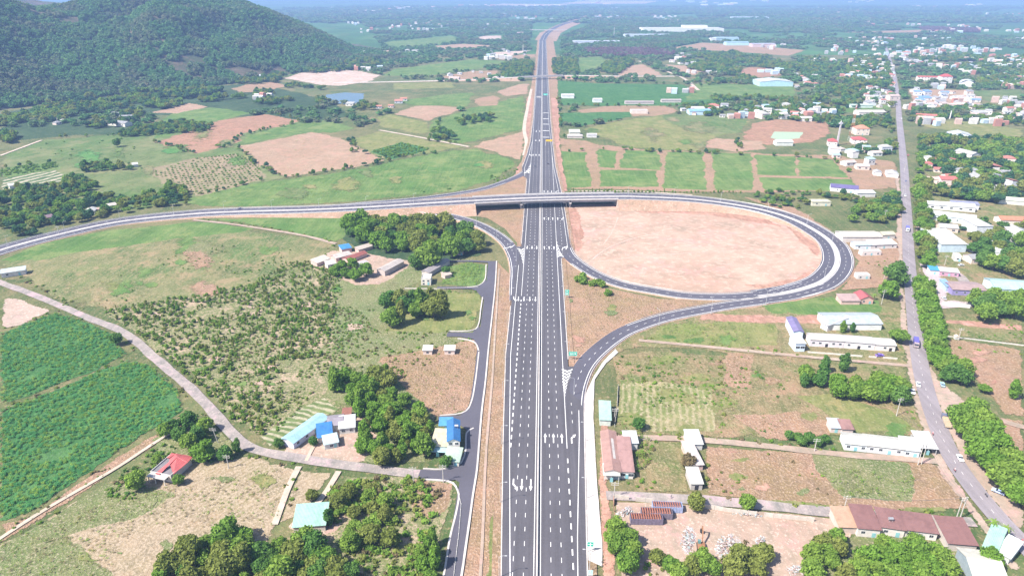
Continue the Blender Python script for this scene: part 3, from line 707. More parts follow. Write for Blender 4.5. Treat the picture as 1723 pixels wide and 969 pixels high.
for s_ in (-1,1):
    m=MB(); slab(ov,m,s_*(HWID)-0.25,s_*(HWID)+0.25,0.003,1.0,lb0-1,lb1+1,4); bld_b(m,'parapet',PARA)
    m=MB()
    slab(ov,m,s_*(HWID)-0.06,s_*(HWID)+0.06,1.25,1.37,lb0-1,lb1+1,4)
    for l in np.arange(lb0,lb1,3.0): p=ov.at(l,s_*HWID,1.0); m.box(p.x-.05,p.x+.05,p.y-.05,p.y+.05,p.z,p.z+.3)
    bld_b(m,'railing',STEEL)
GIRD=solid('girder_concrete',(0.52,0.48,0.46),0.85,0.2,0.3)
spans=[lb0,lb0+(lb1-lb0)*0.32,lb0+(lb1-lb0)*0.67,lb1]
for i in range(3):
    for off in np.linspace(-9.2,9.2,6):
        m=MB(); a,b=spans[i]+0.4,spans[i+1]-0.4; slab(ov,m,off-0.45,off+0.45,-2.0,-0.353,a,b,8)
        slab(ov,m,off-0.75,off+0.75,-2.15,-2.003,a,b,8)
        bld_b(m,'girder',GIRD)
def orient(l):
    n=ov.at(l+1)-ov.at(l-1); return math.atan2(n.y,n.x)
for l in spans[1:3]:
    p=ov.at(l,0,0); M=Matrix.Translation(Vector((p.x,p.y,0)))@Matrix.Rotation(orient(l),4,'Z')
    m=MB(); m.box(-0.9,0.9,-10.9,10.9,HB-3.35,HB-2.16,0,M); bld_b(m,'pier_cap',GIRD)
    for yy in (-8,-2.7,2.7,8):
        m=MB(); a=M@Vector((0,yy,0)); b=M@Vector((0,yy,HB-3.35)); m.tube(a,b,0.62,0.62,10); bld_b(m,'pier_column',GIRD)
ABUT=solid('abutment_concrete',(0.62,0.53,0.47),0.9,0.25,0.2)
for l,s_ in ((lb0,-1),(lb1,1)):
    p=ov.at(l,0,0); M=Matrix.Translation(Vector((p.x,p.y,0)))@Matrix.Rotation(orient(l),4,'Z')
    m=MB(); x0,x1=(-6,-0.1) if s_<0 else (0.1,6)
    m.box(x0,x1,-11.4,11.4,0,HB-0.45,0,M); bld_b(m,'abutment',ABUT)
    for yy in (-11.4,11.4):                              # wing walls
        m=MB(); ln=18; xx=(-ln-6 if s_<0 else 6.02); y1=yy-0.2; y2=yy+0.2
        A=[(x0 if s_<0 else x1,yy),(x0-ln if s_<0 else x1+ln,yy)]
        P=[(A[0][0],HB-0.5),(A[1][0],HB-1.2 if s_>0 else HB-1.6),(A[1][0],0),(A[0][0],0)]
        m.prism(P,y1,y2); m.v=[tuple(M@Vector(v)) for v in m.v]; bld_b(m,'wing_wall',ABUT)
# --- single ramps
def ramp_road(px, half, z=0.585, dashes=True, name='slip_road', kl=(6,6), kr=(6,6), mat=ASPH2, step=3.0, bank=True):
    p=Path(px,z,step); m=MB(); p.ribbon(m,-half,half,0,0,None,3); r=m.build(name,mat); r['kind']='structure'
    if bank: m=MB(); p.sides(m,half,0.01,-0.003); m.build('embankment',BANK,r)
    m=MB(); stripes(p,m,(-half+1.1,),0.02,0,p.L-kl[1]); stripes(p,m,(half-1.1,),0.02,0,p.L-kr[1]); m.build('edge_line',PAINT,r)
    if dashes: m=MB(); p.dashes(m,0,2.3,4.9,0.2,0.02); o=m.build('lane_dashes',PAINT,r); o['kind']='stuff'
    m=MB()
    if kl: slab(p,m,-half-0.35,-half,-0.2,0.14,kl[0],p.L-kl[1],4)
    if kr: slab(p,m,half,half+0.35,-0.2,0.14,kr[0],p.L-kr[1],4)
    m.build('kerb',CONCW,r); return p,r
inner,_=ramp_road([(1357,478,.6),(1300,492.5,.6),(1255,497.5),(1212,499.5),(1153,497.2),(1102,489.4),(1051,480),(1015,467.7),(989,454.5),(968,440),(956,428),(949,412),(944,395),(943,372)],5.0,kl=(40,98),kr=(40,66))
outer,_=ramp_road([(1395,481,.6),(1340,496,.6),(1281,506),(1230,513),(1189,520),(1127,532),(1077,547),(1043,562),(1008,588),(984,614),(971,642),(965,668),(963.5,698),(964,720)],5.2,kl=(60,6),kr=(20,112))
leftr,_=ramp_road([(600,352.5,3.6),(650,350.5,4.0),(702,354,3.2),(742,360,2.2),(789,371.5,1.2),(822.5,386.5,.65),(849,405,.6),(864,426),(870.5,450),(870.5,478),(870,505)],5.0,kl=(20,108),kr=(30,8))
northr,_=ramp_road([(560,346.5,3.6),(640,340,4.4),(700,334.5,3.6),(760,327,2.2),(809,318.5,1.0),(842,308.5,.62),(869,298,.6),(883,290),(888,282)],4.2,dashes=False,kl=(20,14),kr=(20,70))
# chevrons at the gores
def gore(pts, n, z=0.655, lean=0.35):
    """stripes between two edge polylines of photo points ((left),(right)) from wide end to tip"""
    A,B=[ [G(x,y,0) for x,y in s] for s in pts]; m=MB()
    def at(P,t):
        k=t*(len(P)-1); i=min(int(k),len(P)-2); return P[i].lerp(P[i+1],k-i)
    for i in range(n):
        t0=i/n; t1=t0+0.5/n
        a,b,c,d=at(A,t0),at(B,t0),at(B,t1),at(A,t1); mid0=(a+b)/2; mid1=(c+d)/2; sh=(at(A,min(1,t0+lean/n*2))-a)
        m.quad(*[(p.x,p.y,z) for p in (a,mid0+sh,mid1+sh,d)]); m.quad(*[(p.x,p.y,z) for p in (mid0+sh,b,c,mid1+sh)])
    m.build('gore_chevrons',PAINT,highway)
def apron(pts,z=0.637,mat=None): 
    o=sheet('paved_gore',pts,mat or ASPH,0.0,z); return o
apron([(944,618),(966,618),(958,650),(951,690),(947,690)]); gore([[(945.5,622),(946.5,645),(949.5,668)],[(963.5,622),(955,645),(950.5,668)]],9)
apron([(868,416),(883,416),(882,440),(880,470),(876,470),(876,440)]); gore([[(870.5,419),(876.5,430),(880,445)],[(881.5,419),(881,430),(880.6,445)]],6)
apron([(936,414),(950,434),(944,436),(936,432)]); gore([[(938,434),(937,424),(936.5,408)],[(949,434),(942,424),(937,408)]],6)
apron([(880,292),(892,292),(894,272),(889,282)]); gore([[(881,293),(888,286),(893,276)],[(890.5,293),(892,286),(893.3,276)]],5)
for (kx,ky,kn,rz) in ((855,418,'turn',2.6),(862,416,'straight',2.7),(946.5,419,'turn',-0.12),(953,418,'straight',-0.12)):
    p=G(kx,ky); o=link('lane_arrow',AR[kn],highway); o.location=(p.x,p.y,0.65 if kx>900 else 0.66); o.rotation_euler=(0,0,rz)
sheet('concrete_apron',[(1036,588),(1040,594),(1020,612),(1000,640),(998,705),(1003,779),(1006,832),(1013,912),(1013,954),(986,942),(987,850),(985,772),(983,700),(984,668),(996,640),(1012,612)],CONCW,0.2,0.5)

# --- country road, frontage road, village lanes, tracks
def lane(name,px,w,mat,z=None,edge=None,step=4):
    _layer[0]+=1; z=(0.4+0.001*(_layer[0]-180)) if z is None else z
    p=Path(px,z,step); m=MB(); jl=[random.uniform(-1,1) for _ in range(999)]
    jf=lambda l,s_: s_*(w/2+ (0.12*w*noise.noise(Vector((l*0.08,s_*5,w))) if edge is None else 0))
    p.ribbon(m,lambda l:jf(l,-1),lambda l:jf(l,1),0,0,None,3.5); o=m.build(name,mat); o['kind']='structure'; return p,o
country,cr=lane('country_road',[(1490,78),(1497,100),(1503,120),(1510,160),(1513,200),(1516,230),(1521,280),(1524,330),(1527,380),(1529,430),(1533,480),(1539,540),(1545,590),(1554,640),(1572,700),(1600,765),(1640,823),(1690,882),(1740,932),(1790,985)],8.2,ASPHO,0.62,1)
m=MB(); country.dashes(m,0,2.0,5.5,0.11,0.02,0,None); o=m.build('lane_dashes',PAINT,cr); o['kind']='stuff'
front,fr=lane('frontage_road',[(828,439),(825,480),(819,530),(812,585),(806,640),(799,690),(794,740),(789,790),(782,830),(776,870),(768,920),(760,969),(748,1030)],5.8,ASPH2,0.575,1)
m=MB(); slab(front,m,-3.7,-2.9,-0.3,0.13,0,front.L); m.build('concrete_gutter',CONCW,fr)
for px,w_ in (([(828,441),(790,439),(742,440)],3.2),([(821,487),(790,484),(735,484)],3.6),([(812,560),(790,563),(752,563)],4.4),([(800,690),(780,703),(737,706)],4.6),([(792,785),(775,797),(750,800),(705,797)],6.0)):
    p_,o_=lane('frontage_road_branch',px,w_,ASPH2,0.572-0.003*w_,1)
for q in ([(740,793),(775,785),(790,762),(800,762),(796,830),(778,816),(762,806),(735,803)],[(737,702),(775,700),(791,682),(800,690),(795,735),(782,722),(765,710),(737,709)],[(752,560),(795,561),(805,549),(812,560),(806,592),(797,572),(770,567)],[(786,484),(806,483),(817,470),(822,490),(814,506),(802,491)]):
    sheet('road_junction',q,ASPH2,0.0,0.568)
for q in ([(812,500),(809,520),(805,546),(794,556),(752,557)],[(806,590),(800,640),(793,676),(780,694),(740,699)],[(797,720),(785,728),(783,760),(772,782),(745,789),(712,788)],[(712,806),(745,808),(762,812),(772,830),(768,860),(757,905),(748,960),(735,1020)],[(806,592),(798,575),(770,569)],[(818,445),(816,470),(804,481),(786,483)]):
    kp=Path(q,0.5,2.5); m=MB(); slab(kp,m,-.35,.35,-.3,.2,0,kp.L,2.5); m.build('kerb',CONCW,fr)
vr,_=lane('village_road',[(-40,455),(0,475),(60,497),(150,535),(210,560),(262,603),(330,662),(385,722),(425,754),(520,773),(620,787),(708,797)],5.2,VROAD)
lane('pale_path',[(-30,925),(0,905),(60,866),(130,825),(190,790),(270,738),(295,724)],1.7,PATH)
lane('dirt_track',[(503,784),(485,820),(462,882)],2.6,PATH); lane('dirt_track',[(570,792),(545,832),(505,880)],2.4,PATH)
lane('dirt_track',[(515,775),(535,735)],1.6,PATH)
lane('dirt_track',[(1030,735),(1160,738),(1310,752),(1420,764),(1575,775)],4.0,DIRT)
lane('side_road',[(1020,833),(1150,838),(1300,851),(1480,868),(1640,878)],5.5,VROAD)
lane('dirt_track',[(1075,572),(1180,582),(1340,598),(1440,607),(1532,615)],3.0,DIRT)
lane('dirt_track',[(638,219),(700,230),(789,247)],5,PATH); lane('dirt_track',[(0,262),(70,236)],4,PATH)
lane('dirt_track',[(325,370),(390,377),(450,386),(510,396),(565,410)],3.5,DIRT)
lane('dirt_track',[(1075,103),(1110,116),(1150,132),(1175,152)],7,PATH)
lane('dirt_track',[(882,262),(886,240),(882,215),(888,180),(894,150)],5,PATH)
lane('dirt_track',[(1165,328),(1060,322),(960,322)],3,PATH)
lane('dirt_track',[(1600,700),(1630,690),(1700,712),(1740,722)],4,DIRT)
lane('side_road',[(1548,445),(1600,455),(1640,490)],7,VROAD)
lane('dirt_track',[(840,452),(833,560),(828,640),(818,760),(812,900),(808,969)],1.1,DIRT)
lane('dirt_track',[(954,470),(958,520),(960,600)],0.9,DIRT)
for px_ in ([(985,446),(1020,419),(1062,402),(1110,392)],[(1005,440),(1100,430),(1200,423),(1290,420)],[(1040,366),(1030,390),(1015,412)]):
    lane('wheel_track',px_,1.1,PATHS,0.02+0.0018*PINKL+0.03)
lane('dirt_track',[(1130,526),(1190,515),(1250,513)],3,PATH)
# far overpass
fo=Path([(560,140,.4),(700,137,.6),(800,134,2.5),(865,130.5,6.5),(940,127.5,7),(1000,127.5,5),(1060,128.5,1.5),(1135,128.5,.5)],step=10)
m=MB(); fo.ribbon(m,-5,5,0,0,None,10); o=m.build('far_overpass_road',CONCW); o['kind']='structure'
lf0=[s for s,p in zip(fo.s,fo.P) if proj(p)[0]>868][0]; lf1=[s for s,p in zip(fo.s,fo.P) if proj(p)[0]>948][0]
m=MB(); fo.sides(m,5,0.01,-0.01,0,lf0,step=10); fo.sides(m,5,0.01,-0.01,lf1,None,step=10); o=m.build('embankment',BANK); o['kind']='structure'
fb=empty('road_bridge',(0,0,0)); tag(fb,'small distant bridge crossing the straight highway near the top of the photo','bridge')
m=MB(); slab(fo,m,-5.3,5.3,-1.6,-0.02,lf0,lf1,10); m.build('deck',GIRD,fb)
for s_ in (-5,5): m=MB(); slab(fo,m,s_-.2,s_+.2,0,1.1,lf0,lf1,10); m.build('parapet',CONCW,fb)
for t in (0.3,0.5,0.7):
    p=fo.at(lf0+(lf1-lf0)*t); m=MB(); m.box(p.x-.7,p.x+.7,p.y-4,p.y+4,0,p.z-1.6); m.build('pier',GIRD,fb)

# road clearance grid
ROADS=[(hw,24),(ov,13),(inner,7),(outer,8),(leftr,7),(northr,6),(country,8.5),(front,6),(vr,4.5),(fo,8)]
cells=set()
for p_,w_ in ROADS:
    for l in np.arange(0,p_.L,3.0):
        q=p_.at(l)
        for dx in np.arange(-w_,w_+1,3.0):
            for dy in np.arange(-w_,w_+1,3.0):
                if dx*dx+dy*dy<=w_*w_: cells.add((int((q.x+dx)//3),int((q.y+dy)//3)))
HOUSES=[]                                              # ground rectangles kept free of plants
def in_house(x,y,mg=1.5):
    for ax,ay,ca,sa,W,D in HOUSES:
        dx=x-ax; dy=y-ay
        if abs(dx)>90 or abs(dy)>90: continue
        u=dx*ca+dy*sa; v=-dx*sa+dy*ca
        if -mg<u<W+mg and -mg<v<D+mg: return True
    return False
def free(x,y): return (int(x//3),int(y//3)) not in cells and not in_house(x,y)
def clear(X,Y):
    k=np.array([(int(x//3),int(y//3)) not in cells for x,y in zip(X,Y)],bool)
    for ax,ay,ca,sa,W,D in HOUSES:
        dx=X-ax; dy=Y-ay; u=dx*ca+dy*sa; v=-dx*sa+dy*ca
        k&=~((u>-2)&(u<W+2)&(v>-3)&(v<D+2))
    return k

# ---------------------------------------------------------------- buildings
WALLM={}
def wallmat(c):
    k=tuple(round(x,2) for x in c)
    if k not in WALLM: WALLM[k]=solid('painted_wall',c,0.85,0.16,0.35,obj=True,dark=[x*0.72 for x in c])
    return WALLM[k]
GLASS=solid('window_glass',(0.03,0.04,0.055),0.15,0.1,1,spec=0.6); FRAME=solid('window_frame',(0.55,0.56,0.58),0.5,0.1,1)
DARKM=solid('dark_interior',(0.035,0.033,0.04),0.9,0.1,1); DOORB=solid('door_blue',(0.25,0.5,0.55),0.5,0.1,1)
def _win(w,h,name='window'):
    f=MB(); t=.09
    f.box(-w/2-t,w/2+t,-.06,.0,-h/2-t,-h/2); f.box(-w/2-t,w/2+t,-.06,.0,h/2,h/2+t); f.box(-w/2-t,-w/2,-.06,.0,-h/2,h/2); f.box(w/2,w/2+t,-.06,.0,-h/2,h/2); f.box(-.03,.03,-.05,-.01,-h/2,h/2)
    g=MB(); g.box(-w/2,w/2,-.025,-.002,-h/2,h/2); return f.mesh('window',FRAME),g.mesh('pane',GLASS)
WIN={k:_win(*k) for k in ((1.3,1.1),(2.2,1.3),(1.0,1.4))}
def _door(w,h,mt):
    d=MB(); d.box(-w/2,w/2,-.05,-.002,0,h); d.box(-w/2-.08,-w/2,-.08,-.002,0,h+.08); d.box(w/2,w/2+.08,-.08,-.002,0,h+.08); d.box(-w/2-.08,w/2+.08,-.08,-.001,h,h+.08); return d.mesh('door',mt)
DOOR={('door',):_door(1.1,2.1,DOORB),('dark',):_door(1.3,2.2,DARKM),('gate',):_door(3.2,2.8,solid('roller_shutter',(0.35,0.4,0.45),0.5,0.15,1))}
def roof_parts(root,W,D,h,rt,ridge,rise,col,ov_=0.45,skylight=False,th=0.12,part='roof'):
    """roof over a W x D plan whose eaves sit at h; slopes run along local y"""
    if ridge=='y': w_,d_=D,W; loc=(W/2,D/2,h); rz=math.pi/2
    else: w_,d_=W,D; loc=(W/2,D/2,h); rz=0
    rm=roofmat([x*.68 for x in col]); a,b=w_/2+ov_,d_/2+ov_; objs=[]
    def slab_(pts,name=part):
        m=MB(); up=[Vector(p) for p in pts]; n=(up[1]-up[0]).cross(up[2]-up[0]).normalized()
        if n.z<0: up.reverse(); n=-n
        lo=[p-n*th for p in up]; m.poly(up); m.poly(list(reversed(lo)))
        for i in range(len(up)): j=(i+1)%len(up); m.quad(up[i],lo[i],lo[j],up[j])
        o=m.build(name,rm,root,loc,rz); objs.append(o); return o
    s=rise/(d_/2); e=-s*ov_+.13
    if rt=='gable':
        slab_([(-a,-b,e),(a,-b,e),(a,0,rise+.13),(-a,0,rise+.13)]); slab_([(-a,b,e),(-a,0.003,rise+.13),(a,0.003,rise+.13),(a,b,e)])
        if skylight:
            m=MB(); 
            for y0,y1,z0,z1 in ((-b*.5,-b*.2,rise+.13-s*b*.5,rise+.13-s*b*.2),): m.quad((-a*.45,y0,z0+.05),(a*.55,y0,z0+.05),(a*.55,y1,z1+.05),(-a*.45,y1,z1+.05))
            m.build('skylight',CONCW,root,loc,rz)
    elif rt=='hip':
        q=max(.3,a-b); R=rise+.13
        slab_([(-a,-b,e),(a,-b,e),(q,0,R),(-q,0,R)]); slab_([(a,b,e),(-a,b,e),(-q,0,R),(q,0,R)]); slab_([(a,-b,e),(a,b,e),(q,0,R)]); slab_([(-a,b,e),(-a,-b,e),(-q,0,R)])
    elif rt=='shed': slab_([(-a,-b,.13),(a,-b,.13),(a,b,rise+.13),(-a,b,rise+.13)])
    elif rt=='shedf': slab_([(-a,-b,rise+.13),(a,-b,rise+.13),(a,b,.13),(-a,b,.13)])
    elif rt=='arch':
        pr=None
        for i in range(9):
            t=math.pi*i/8; c=(-b*math.cos(t),rise*math.sin(t)+.1)
            if pr: slab_([(-a,pr[0],pr[1]),(a,pr[0],pr[1]),(a,c[0],c[1]),(-a,c[0],c[1])])
            pr=c
    elif rt=='flat':
        m=MB(); m.box(-w_/2+.2,w_/2-.2,-d_/2+.2,d_/2-.2,.0,.12); m.build('roof',rm,root,loc,rz)
        m=MB(); 
        for x0,x1,y0,y1 in ((-w_/2,w_/2,-d_/2,-d_/2+.2),(-w_/2,w_/2,d_/2-.2,d_/2),(-w_/2,-w_/2+.2,-d_/2+.2,d_/2-.2),(w_/2-.2,w_/2,-d_/2+.2,d_/2-.2)): m.box(x0,x1,y0,y1,.002,.6)
        m.build('parapet',wallmat((.6,.57,.54)),root,loc,rz)
    return objs
def hall(A,B,depth,h,rt='gable',roof=(.6,.6,.6),wall=(.65,.63,.6),ridge='x',rise=None,label='',cat='house',name='house',group=None,wins=0,doors=1,side=0,open_=False,ov_=0.45,sky=False,wk=(1.3,1.1),storeys=1,dk='door',z0=0,rz=None,W=None):
    """building whose camera-side wall stands on the ground from photo point A to B"""
    a=G(*A,z0); b=G(*B,z0) if B else None
    if b is None: b=a+Vector((math.cos(rz or 0)*W,math.sin(rz or 0)*W,0))
    W=(b-a).length; ang=math.atan2(b.y-a.y,b.x-a.x)
    root=empty(name,a,ang); tag(root,label,cat,group); HOUSES.append((a.x,a.y,math.cos(ang),math.sin(ang),W,depth))
    wm=wallmat(wall); D=depth; rise=(min(D if ridge=='x' else W,14)*0.16) if rise is None else rise
    m=MB(); t=.2
    if open_:
        for x in (0.1,W/2,W-.1):
            for y in (.1,D-.1): q=MB(); q.box(x-.1,x+.1,y-.1,y+.1,-.2,h); q.build('post',wm,root)
        m.box(.2,W-.2,D-.2,D-.02,0,h*.9); m.build('back_wall',wm,root)
    else:
        if rt in('gable','arch'):
            if ridge=='x': m.prism([(0,-.2),(D,-.2),(D,h),(D/2,h+rise*.97),(0,h)],0,W,axis='x')
            else: m.prism([(0,-.2),(W,-.2),(W,h),(W/2,h+rise*.97),(0,h)],0,D)
        elif rt=='shed': m.prism([(0,-.2),(D,-.2),(D,h+rise*.96),(0,h)],0,W,axis='x') if ridge=='x' else m.box(0,W,0,D,-.2,h)
        elif rt=='shedf': m.prism([(0,-.2),(D,-.2),(D,h),(0,h+rise*.96)],0,W,axis='x') if ridge=='x' else m.box(0,W,0,D,-.2,h)
        else: m.box(0,W,0,D,-.2,h)
        m.build('wall',wm,root)
        p=MB(); p.box(-.06,W+.06,-.06,D+.06,-.2,.25); p.build('plinth',CONC,root)
    roof_parts(root,W,D,h,rt,ridge,rise,roof,ov_,sky)
    fm,gm=WIN[wk]
    def wn(x,y,z,r):
        o=link('window',fm,root,(x,y,z),r); link('pane',gm,o)
    if wins:
        for st in range(storeys):
            zz=(st+.55)*h/storeys
            n=wins
            for i in range(n):
                x=W*(i+.5)/n
                if st==0 and doors and i==n//2 and n>1: continue
                wn(x,-.01,zz,0)
            if side:
                for i in range(side):
                    y=D*(i+.5)/side; wn(W+.01,y,zz,math.pi/2); wn(-.01,y,zz,-math.pi/2)
    if doors:
        link('door',DOOR[(dk,)],root,(W*(wins//2+.5)/max(wins,1) if wins>1 else W*.5 if not wins else W*.78,-.01,0),0)
    return root
WH=(.6,.59,.58); CR=(.72,.66,.55); LB=(.45,.68,.82); BL=(.06,.25,.62); BR=(.42,.26,.22); RED=(.5,.13,.1); GRN=(.42,.68,.55); GREY=(.42,.42,.44); PK=(.6,.42,.38)
hall((495,756),(553,714),6.5,3.6,'gable',(.42,.68,.85),(.62,.63,.75),label='long narrow house with light blue metal roof and pale lilac wall beside the garden beds',wins=4,ov_=.6)
hall((536,746),(560,742),9,3,'shed',BL,(.62,.55,.5),label='low house with bright blue roof panels right of the long light-blue-roofed house',rise=1.2,doors=0)
hall((553,727),(578,724),8,3.4,'gable',(.38,.34,.4),(.6,.55,.5),label='small house with grey-purple roof behind the bright blue roof panels',doors=0)
hall((572,731),(598,728),8,3.2,'shed',(.72,.74,.75),WH,label='white metal roofed house at the left edge of the leafy grove',doors=0,wins=2)
hall((547,757),(570,752),6,2.8,'shed',(.62,.76,.8),WH,label='small front annex with pale blue-white roof beside the bright blue roof panels',rise=.6,wins=1)
hall((577,710),(590,709),6,2.6,'shed',(.36,.16,.12),(.45,.32,.28),label='little shed with rusty brown roof behind the white metal roofed house',cat='shed',name='shed',doors=0)
hall((754,762),(774,761),15,6.2,'gable',(.05,.22,.55),(.7,.68,.66),ridge='y',label='tall two-storey house with bright blue roof at the frontage road junction',wins=2,storeys=2,side=3,rise=1.2)
hall((726,760),(753,762),10,3.4,'shed',(.72,.66,.48),CR,label='cream metal roof hall joined to the tall blue-roofed house',rise=1.6,doors=0)
hall((720,767),(753,769),4.4,2.6,'shed',(.5,.72,.78),CR,label='pale blue lean-to canopy in front of the cream roof hall',open_=True,rise=.5,cat='canopy',name='canopy')
hall((748,784),(772,786),8,2.9,'shed',(.55,.72,.58),CR,label='pale green roofed front porch of the tall blue-roofed house',rise=.9,wins=1,cat='porch',name='porch')
hall((740,725),(760,725),5,3,'shed',(.12,.4,.72),CR,label='small blue tarpaulin roof behind the cream roof hall',open_=True,cat='canopy',name='canopy')
# damaged red-roofed house
hs=hall((256,805),(290,812),12,3.2,'flat',(.3,.28,.3),(.56,.5,.47),label='half-ruined house with broken red roof and bare concrete rooms beside the stubble field',wins=2,doors=0)
W_=(G(290,812)-G(256,805)).length
for pts in ([(W_*.45,6,4.6),(W_*1.05,1,3.7),(W_*1.1,9,3.7),(W_*.6,9,5.6)],[(W_*.45,6,4.6),(W_*.6,9,5.6),(W_*.5,12.6,3.8),(W_*.2,12.6,3.8),(W_*.3,8,4.6)],[(W_*.6,9,5.6),(W_*1.1,9,3.7),(W_*1.05,12.8,3.7),(W_*.55,12.8,3.8)],[(W_*.28,-.5,3.6),(W_*.5,-.6,3.6),(W_*.62,8.8,5.5),(W_*.5,8.4,5.3)],[(W_*.05,9,3.9),(W_*.2,9,4.2),(W_*.2,12.4,3.8),(W_*.0,12.4,3.8)]):
    m=MB(); m.poly(pts); m.poly([(x,y,z-.15) for x,y,z in reversed(pts)])
    for i in range(len(pts)):
        j=(i+1)%len(pts); p,q=pts[i],pts[j]; m.quad(p,(p[0],p[1],p[2]-.15),(q[0],q[1],q[2]-.15),q)
    m.build('broken_roof',roofmat((.5,.12,.12)),hs)
for x in (W_*.08,W_*.4,W_*.85): m=MB(); m.box(x-.14,x+.14,-2.4,-2.1,-.1,3.1); m.build('porch_column',wallmat((.66,.62,.58)),hs)
m=MB(); m.box(0,W_*.9,-2.5,0,3.0,3.18); m.build('porch_roof',CONCW,hs)
hall((495,897),(548,893),10,3,'shed',(.42,.7,.6),(.55,.5,.45),label='mint green metal roof half hidden by the lower left grove',doors=0,rise=1.6)
hall((712,597),(727,597),4.5,2.8,'shed',(.75,.7,.66),(.68,.55,.5),label='left one of two small white-roofed huts on the dry lot',cat='hut',name='hut',wins=1,doors=0,rise=.7)
hall((748,597),(765,597),4.5,2.8,'shed',(.75,.7,.66),(.68,.55,.5),label='right one of two small white-roofed huts on the dry lot',cat='hut',name='hut',wins=1,doors=0,rise=.7)
# farm cluster
hall((534,449),(556,441),7,2.8,'shed',(.72,.66,.58),PK,label='cream roofed shed at the left end of the farm cluster',cat='shed',name='shed',doors=0)
hall((566,441),(592,434),8,3,'gable',(.72,.62,.58),PK,label='long pale pink roofed house in the middle of the farm cluster',wins=2)
hall((586,444),(618,432),6,3,'gable',(.42,.14,.12),PK,label='long house with dark red roof in the farm cluster',doors=0)
hall((576,427),(592,424),7,3.4,'shed',(.08,.32,.72),PK,label='bright blue roofed house at the back of the farm cluster',doors=0)
hall((604,426),(628,419),5,2.6,'shed',(.62,.54,.5),PK,label='pale roofed lean-to behind the dark red roof in the farm cluster',cat='shed',name='shed',doors=0)
hall((552,452),(566,449),6,2.8,'shed',(.7,.68,.62),WH,label='small white roofed house nearest the scrub in the farm cluster',wins=1)
hall((573,458),(583,456),5,2.6,'shed',(.6,.62,.66),WH,label='grey-white shed among the garden trees of the farm cluster',cat='shed',name='shed')
hall((604,452),(620,447),4,2.6,'shed',(.66,.6,.62),WH,label='small pinkish shed right of the garden trees of the farm cluster',cat='shed',name='shed',doors=0)
hall((648,465),(680,448),7,4.0,'gable',(.62,.55,.52),(.5,.42,.4),label='long barn with pale gable standing alone in the farm yard',cat='barn',name='barn',doors=0)
hall((709,480),(725,480),9,4.2,'flat',(.74,.7,.64),(.76,.7,.62),label='white boxy house at the front end of the long grey barn',wins=2,storeys=2)
hall((722,466),(757,445),6,3.2,'gable',(.44,.4,.42),(.5,.44,.42),label='long grey roofed barn beside the corn plot',cat='barn',name='barn',doors=0)
hall((749,470),(760,467),5,2.6,'shed',(.66,.56,.5),PK,label='tiny pinkish hut next to the corn plot',cat='hut',name='hut',doors=0)
hall((768,430),(779,430),6,3.2,'gable',(.6,.58,.6),PK,label='small grey roofed house alone at the edge of the big grove',wins=1)
# brown roofed workshop
hall((1017,806),(1043,807),27,4.2,'gable',(.5,.3,.26),(.68,.6,.56),ridge='y',label='long workshop with faded brown roof and skylight strip beside the highway',cat='workshop',name='workshop',wins=2,dk='gate',sky=True)
hall((1043.5,805),(1065,806),22,3.8,'shed',(.5,.3,.28),(.7,.64,.6),label='right-hand wing of the brown roofed workshop with dark pink-brown roof',cat='workshop',name='workshop',wins=3,rise=1.0,wk=(2.2,1.3))
hall((1051,757),(1072,757),7,3.8,'shed',(.74,.76,.78),WH,label='white roofed annex behind the brown roofed workshop',cat='annex',name='annex',doors=0)
hall((1016,810),(1041,811),6,3.4,'shed',(.76,.74,.68),WH,label='cream front canopy of the brown roofed workshop',open_=True,rise=.8,cat='canopy',name='canopy')
hall((1009,716),(1027,717),14,3.4,'shed',(.48,.7,.62),(.55,.6,.55),label='mint green roofed shed above the brown workshop',cat='shed',name='shed',doors=0,rise=1)
hall((1158,757),(1181,757),9,3.2,'shed',(.78,.79,.8),WH,label='square white roof at the top end of the narrow shed row',doors=0,rise=.9,cat='shed',name='shed')
hall((1165,792),(1182,791),15,3,'shed',(.72,.64,.62),PK,label='middle part of the narrow shed row with faded pink roof',doors=0,rise=.7,cat='shed',name='shed')
hall((1162,824),(1181,824),9,3.2,'shed',(.76,.75,.7),(.45,.42,.4),label='pale grey roofed hut at the lower end of the narrow shed row',dk='dark',rise=.8,cat='hut',name='hut')
# long white building on the lane
hall((1420,757),(1457,761),8,3.8,'gable',(.76,.74,.68),(.66,.7,.72),label='left cream-roofed part of the long white row building on the dirt lane',wins=3,ov_=.5)
hall((1457.5,761),(1518,768),8,4.0,'gable',(.78,.76,.7),(.66,.66,.68),label='middle and longest part of the long white row building, with a turquoise door',wins=4,ov_=.5)
hall((1518.5,768),(1545,771),8,3.6,'shed',(.74,.76,.76),(.62,.68,.72),label='right part of the long white row building with patched roof',wins=2)
hall((1546,764),(1574,766),10,3.4,'shed',(.76,.77,.78),(.5,.5,.5),label='open white roofed stall at the country road end of the long row',open_=True,cat='stall',name='stall')
hall((1397,728),(1415,729),6,2.8,'shed',(.62,.66,.72),(.6,.5,.48),label='small shed with blue-grey roof behind the long white row',cat='shed',name='shed')
hall((1415.5,730),(1434,731),6,2.8,'shed',(.42,.24,.22),(.6,.5,.48),label='small shed with brown roof behind the long white row',cat='shed',name='shed',doors=0)
